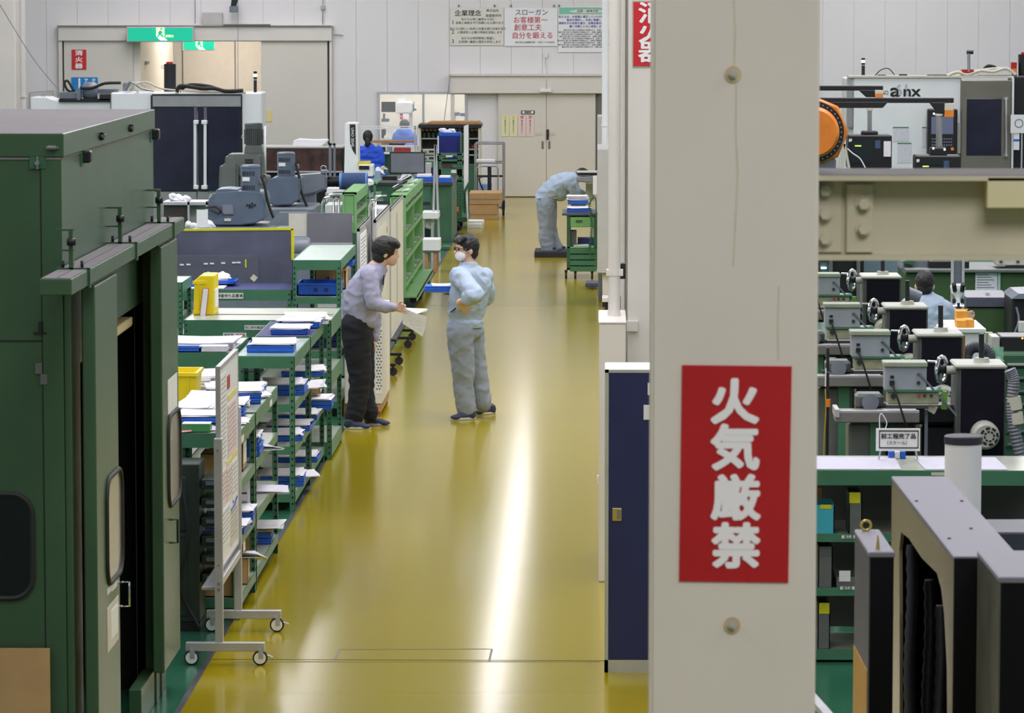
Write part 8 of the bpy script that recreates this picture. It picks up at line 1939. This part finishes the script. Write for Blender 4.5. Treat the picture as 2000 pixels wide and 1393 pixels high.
for dx in (-1, 1): limb(tr_, [((J(793, 300).x + dx * .09, P0, .54), .11), ((J(793, 300).x + dx * .1, P0 - .35, .52), .085), ((J(793, 300).x + dx * .1, P0 - .33, .1), .07)])
fuse(tr_, 'trousers', m_trous, p5, .02, 3)
def stool_(label, x, y, h_):
    t = thing('round_stool', label, 'stool', (x, y, 0)); part(MB().cyl((x, y, h_ - .05), (x, y, h_), .17, n=24), 'seat', m_black, t, .01); part(MB().cyl((x, y, .05), (x, y, h_ - .05), .03, n=12), 'post', m_chrome, t)
    for k in range(5): a = 2*pi*k/5; part(MB().bar((x, y, .06), (x + .24*cos(a), y + .24*sin(a), .02), .04, .035), 'leg', m_black, t)
stool_('round stool under the person in the measuring room', J(793, 300).x, P0, .42)
# ---------------------------------------------------------------- 6: seated man at the right
P0 = 37.2; J = Jf(P0)
p6 = thing('person', 'man in pale blue workwear sitting with his back to the camera at the microscope', 'person', (J(1815, 700).x, P0, 0))
b = MB(); hc = J(1806, 553)
b.ell(hc, (.078, .095, .105), 18, 12); limb(b, [(hc, .055), (J(1808, 580), .06)])
for dx in (-1, 1): b.ell(hc + Vector((.083 * dx, 0, -.035)), (.013, .02, .033), 10, 8)
hip = (J(1818, 700).x, P0 - .02, .56)
limb(b, [(J(1810, 590), .09), (J(1815, 640), .12), (hip, .13)])
for dx in (-1, 1): limb(b, [((hip[0] + dx * .1, P0, .54), .085), ((hip[0] + dx * .14, P0 + .42, .54), .06), ((hip[0] + dx * .14, P0 + .40, .07), .045)])
sR, eR, wR = J(1844, 603), J(1868, 628, .1), J(1880, 621, .35)
sL, eL, wL = J(1780, 596), J(1768, 632, .05), J(1790, 640, .35)
for s_, e_, w_ in ((sR, eR, wR), (sL, eL, wL)): limb(b, [(s_, .05), (e_, .042), (w_, .03)])
hand(b, wR, J(1890, 617, .37), Vector((0, 0, 1)), .5); hand(b, wL, J(1796, 641, .42), Vector((1, 0, 0)), .4)
fuse(b, 'body', m_skin, p6, .009, 3)
h = MB(); h.ell(hc + Vector((0, -.012, .02)), (.088, .10, .105), 18, 12); h.ell(hc + Vector((0, -.05, -.05)), (.072, .05, .06), 14, 8); fuse(h, 'hair', m_hair, p6, .009, 2, .004, 8, (30, 30, 30))
t = MB(); sp_ = []
for px, py, rx, ry in ((1809, 581, .09, .08), (1811, 588, .16, .11), (1813, 598, .205, .13), (1814, 612, .215, .145), (1815, 628, .21, .15), (1816, 645, .205, .15), (1817, 662, .20, .15), (1818, 682, .20, .15)): sp_.append((J(px, py), rx, ry))
loft(t, sp_, (0, 0, 0))
limb(t, [(sR, .085), ((sR + eR)/2, .078), (eR, .07), ((eR + wR)/2, .055)]); limb(t, [(sL, .085), ((sL + eL)/2, .075), (eL, .065), ((eL + wL)/2, .055)])
fuse(t, 'jacket', m_work, p6, .012, 4, .009, 15, (7, 7, 7))
tr_ = MB()
for dx in (-1, 1): limb(tr_, [((hip[0] + dx * .09, P0, .55), .12), ((hip[0] + dx * .14, P0 + .42, .55), .085), ((hip[0] + dx * .14, P0 + .40, .12), .07)])
fuse(tr_, 'trousers', m_work2, p6, .016, 3)
for dx in (-1, 1): shoe(p6, (hip[0] + dx * .14, P0 + .34, 0), (hip[0] + dx * .15, P0 + .6, 0))
stool_('round stool under the man sitting at the microscope', hip[0], P0 - .02, .43)
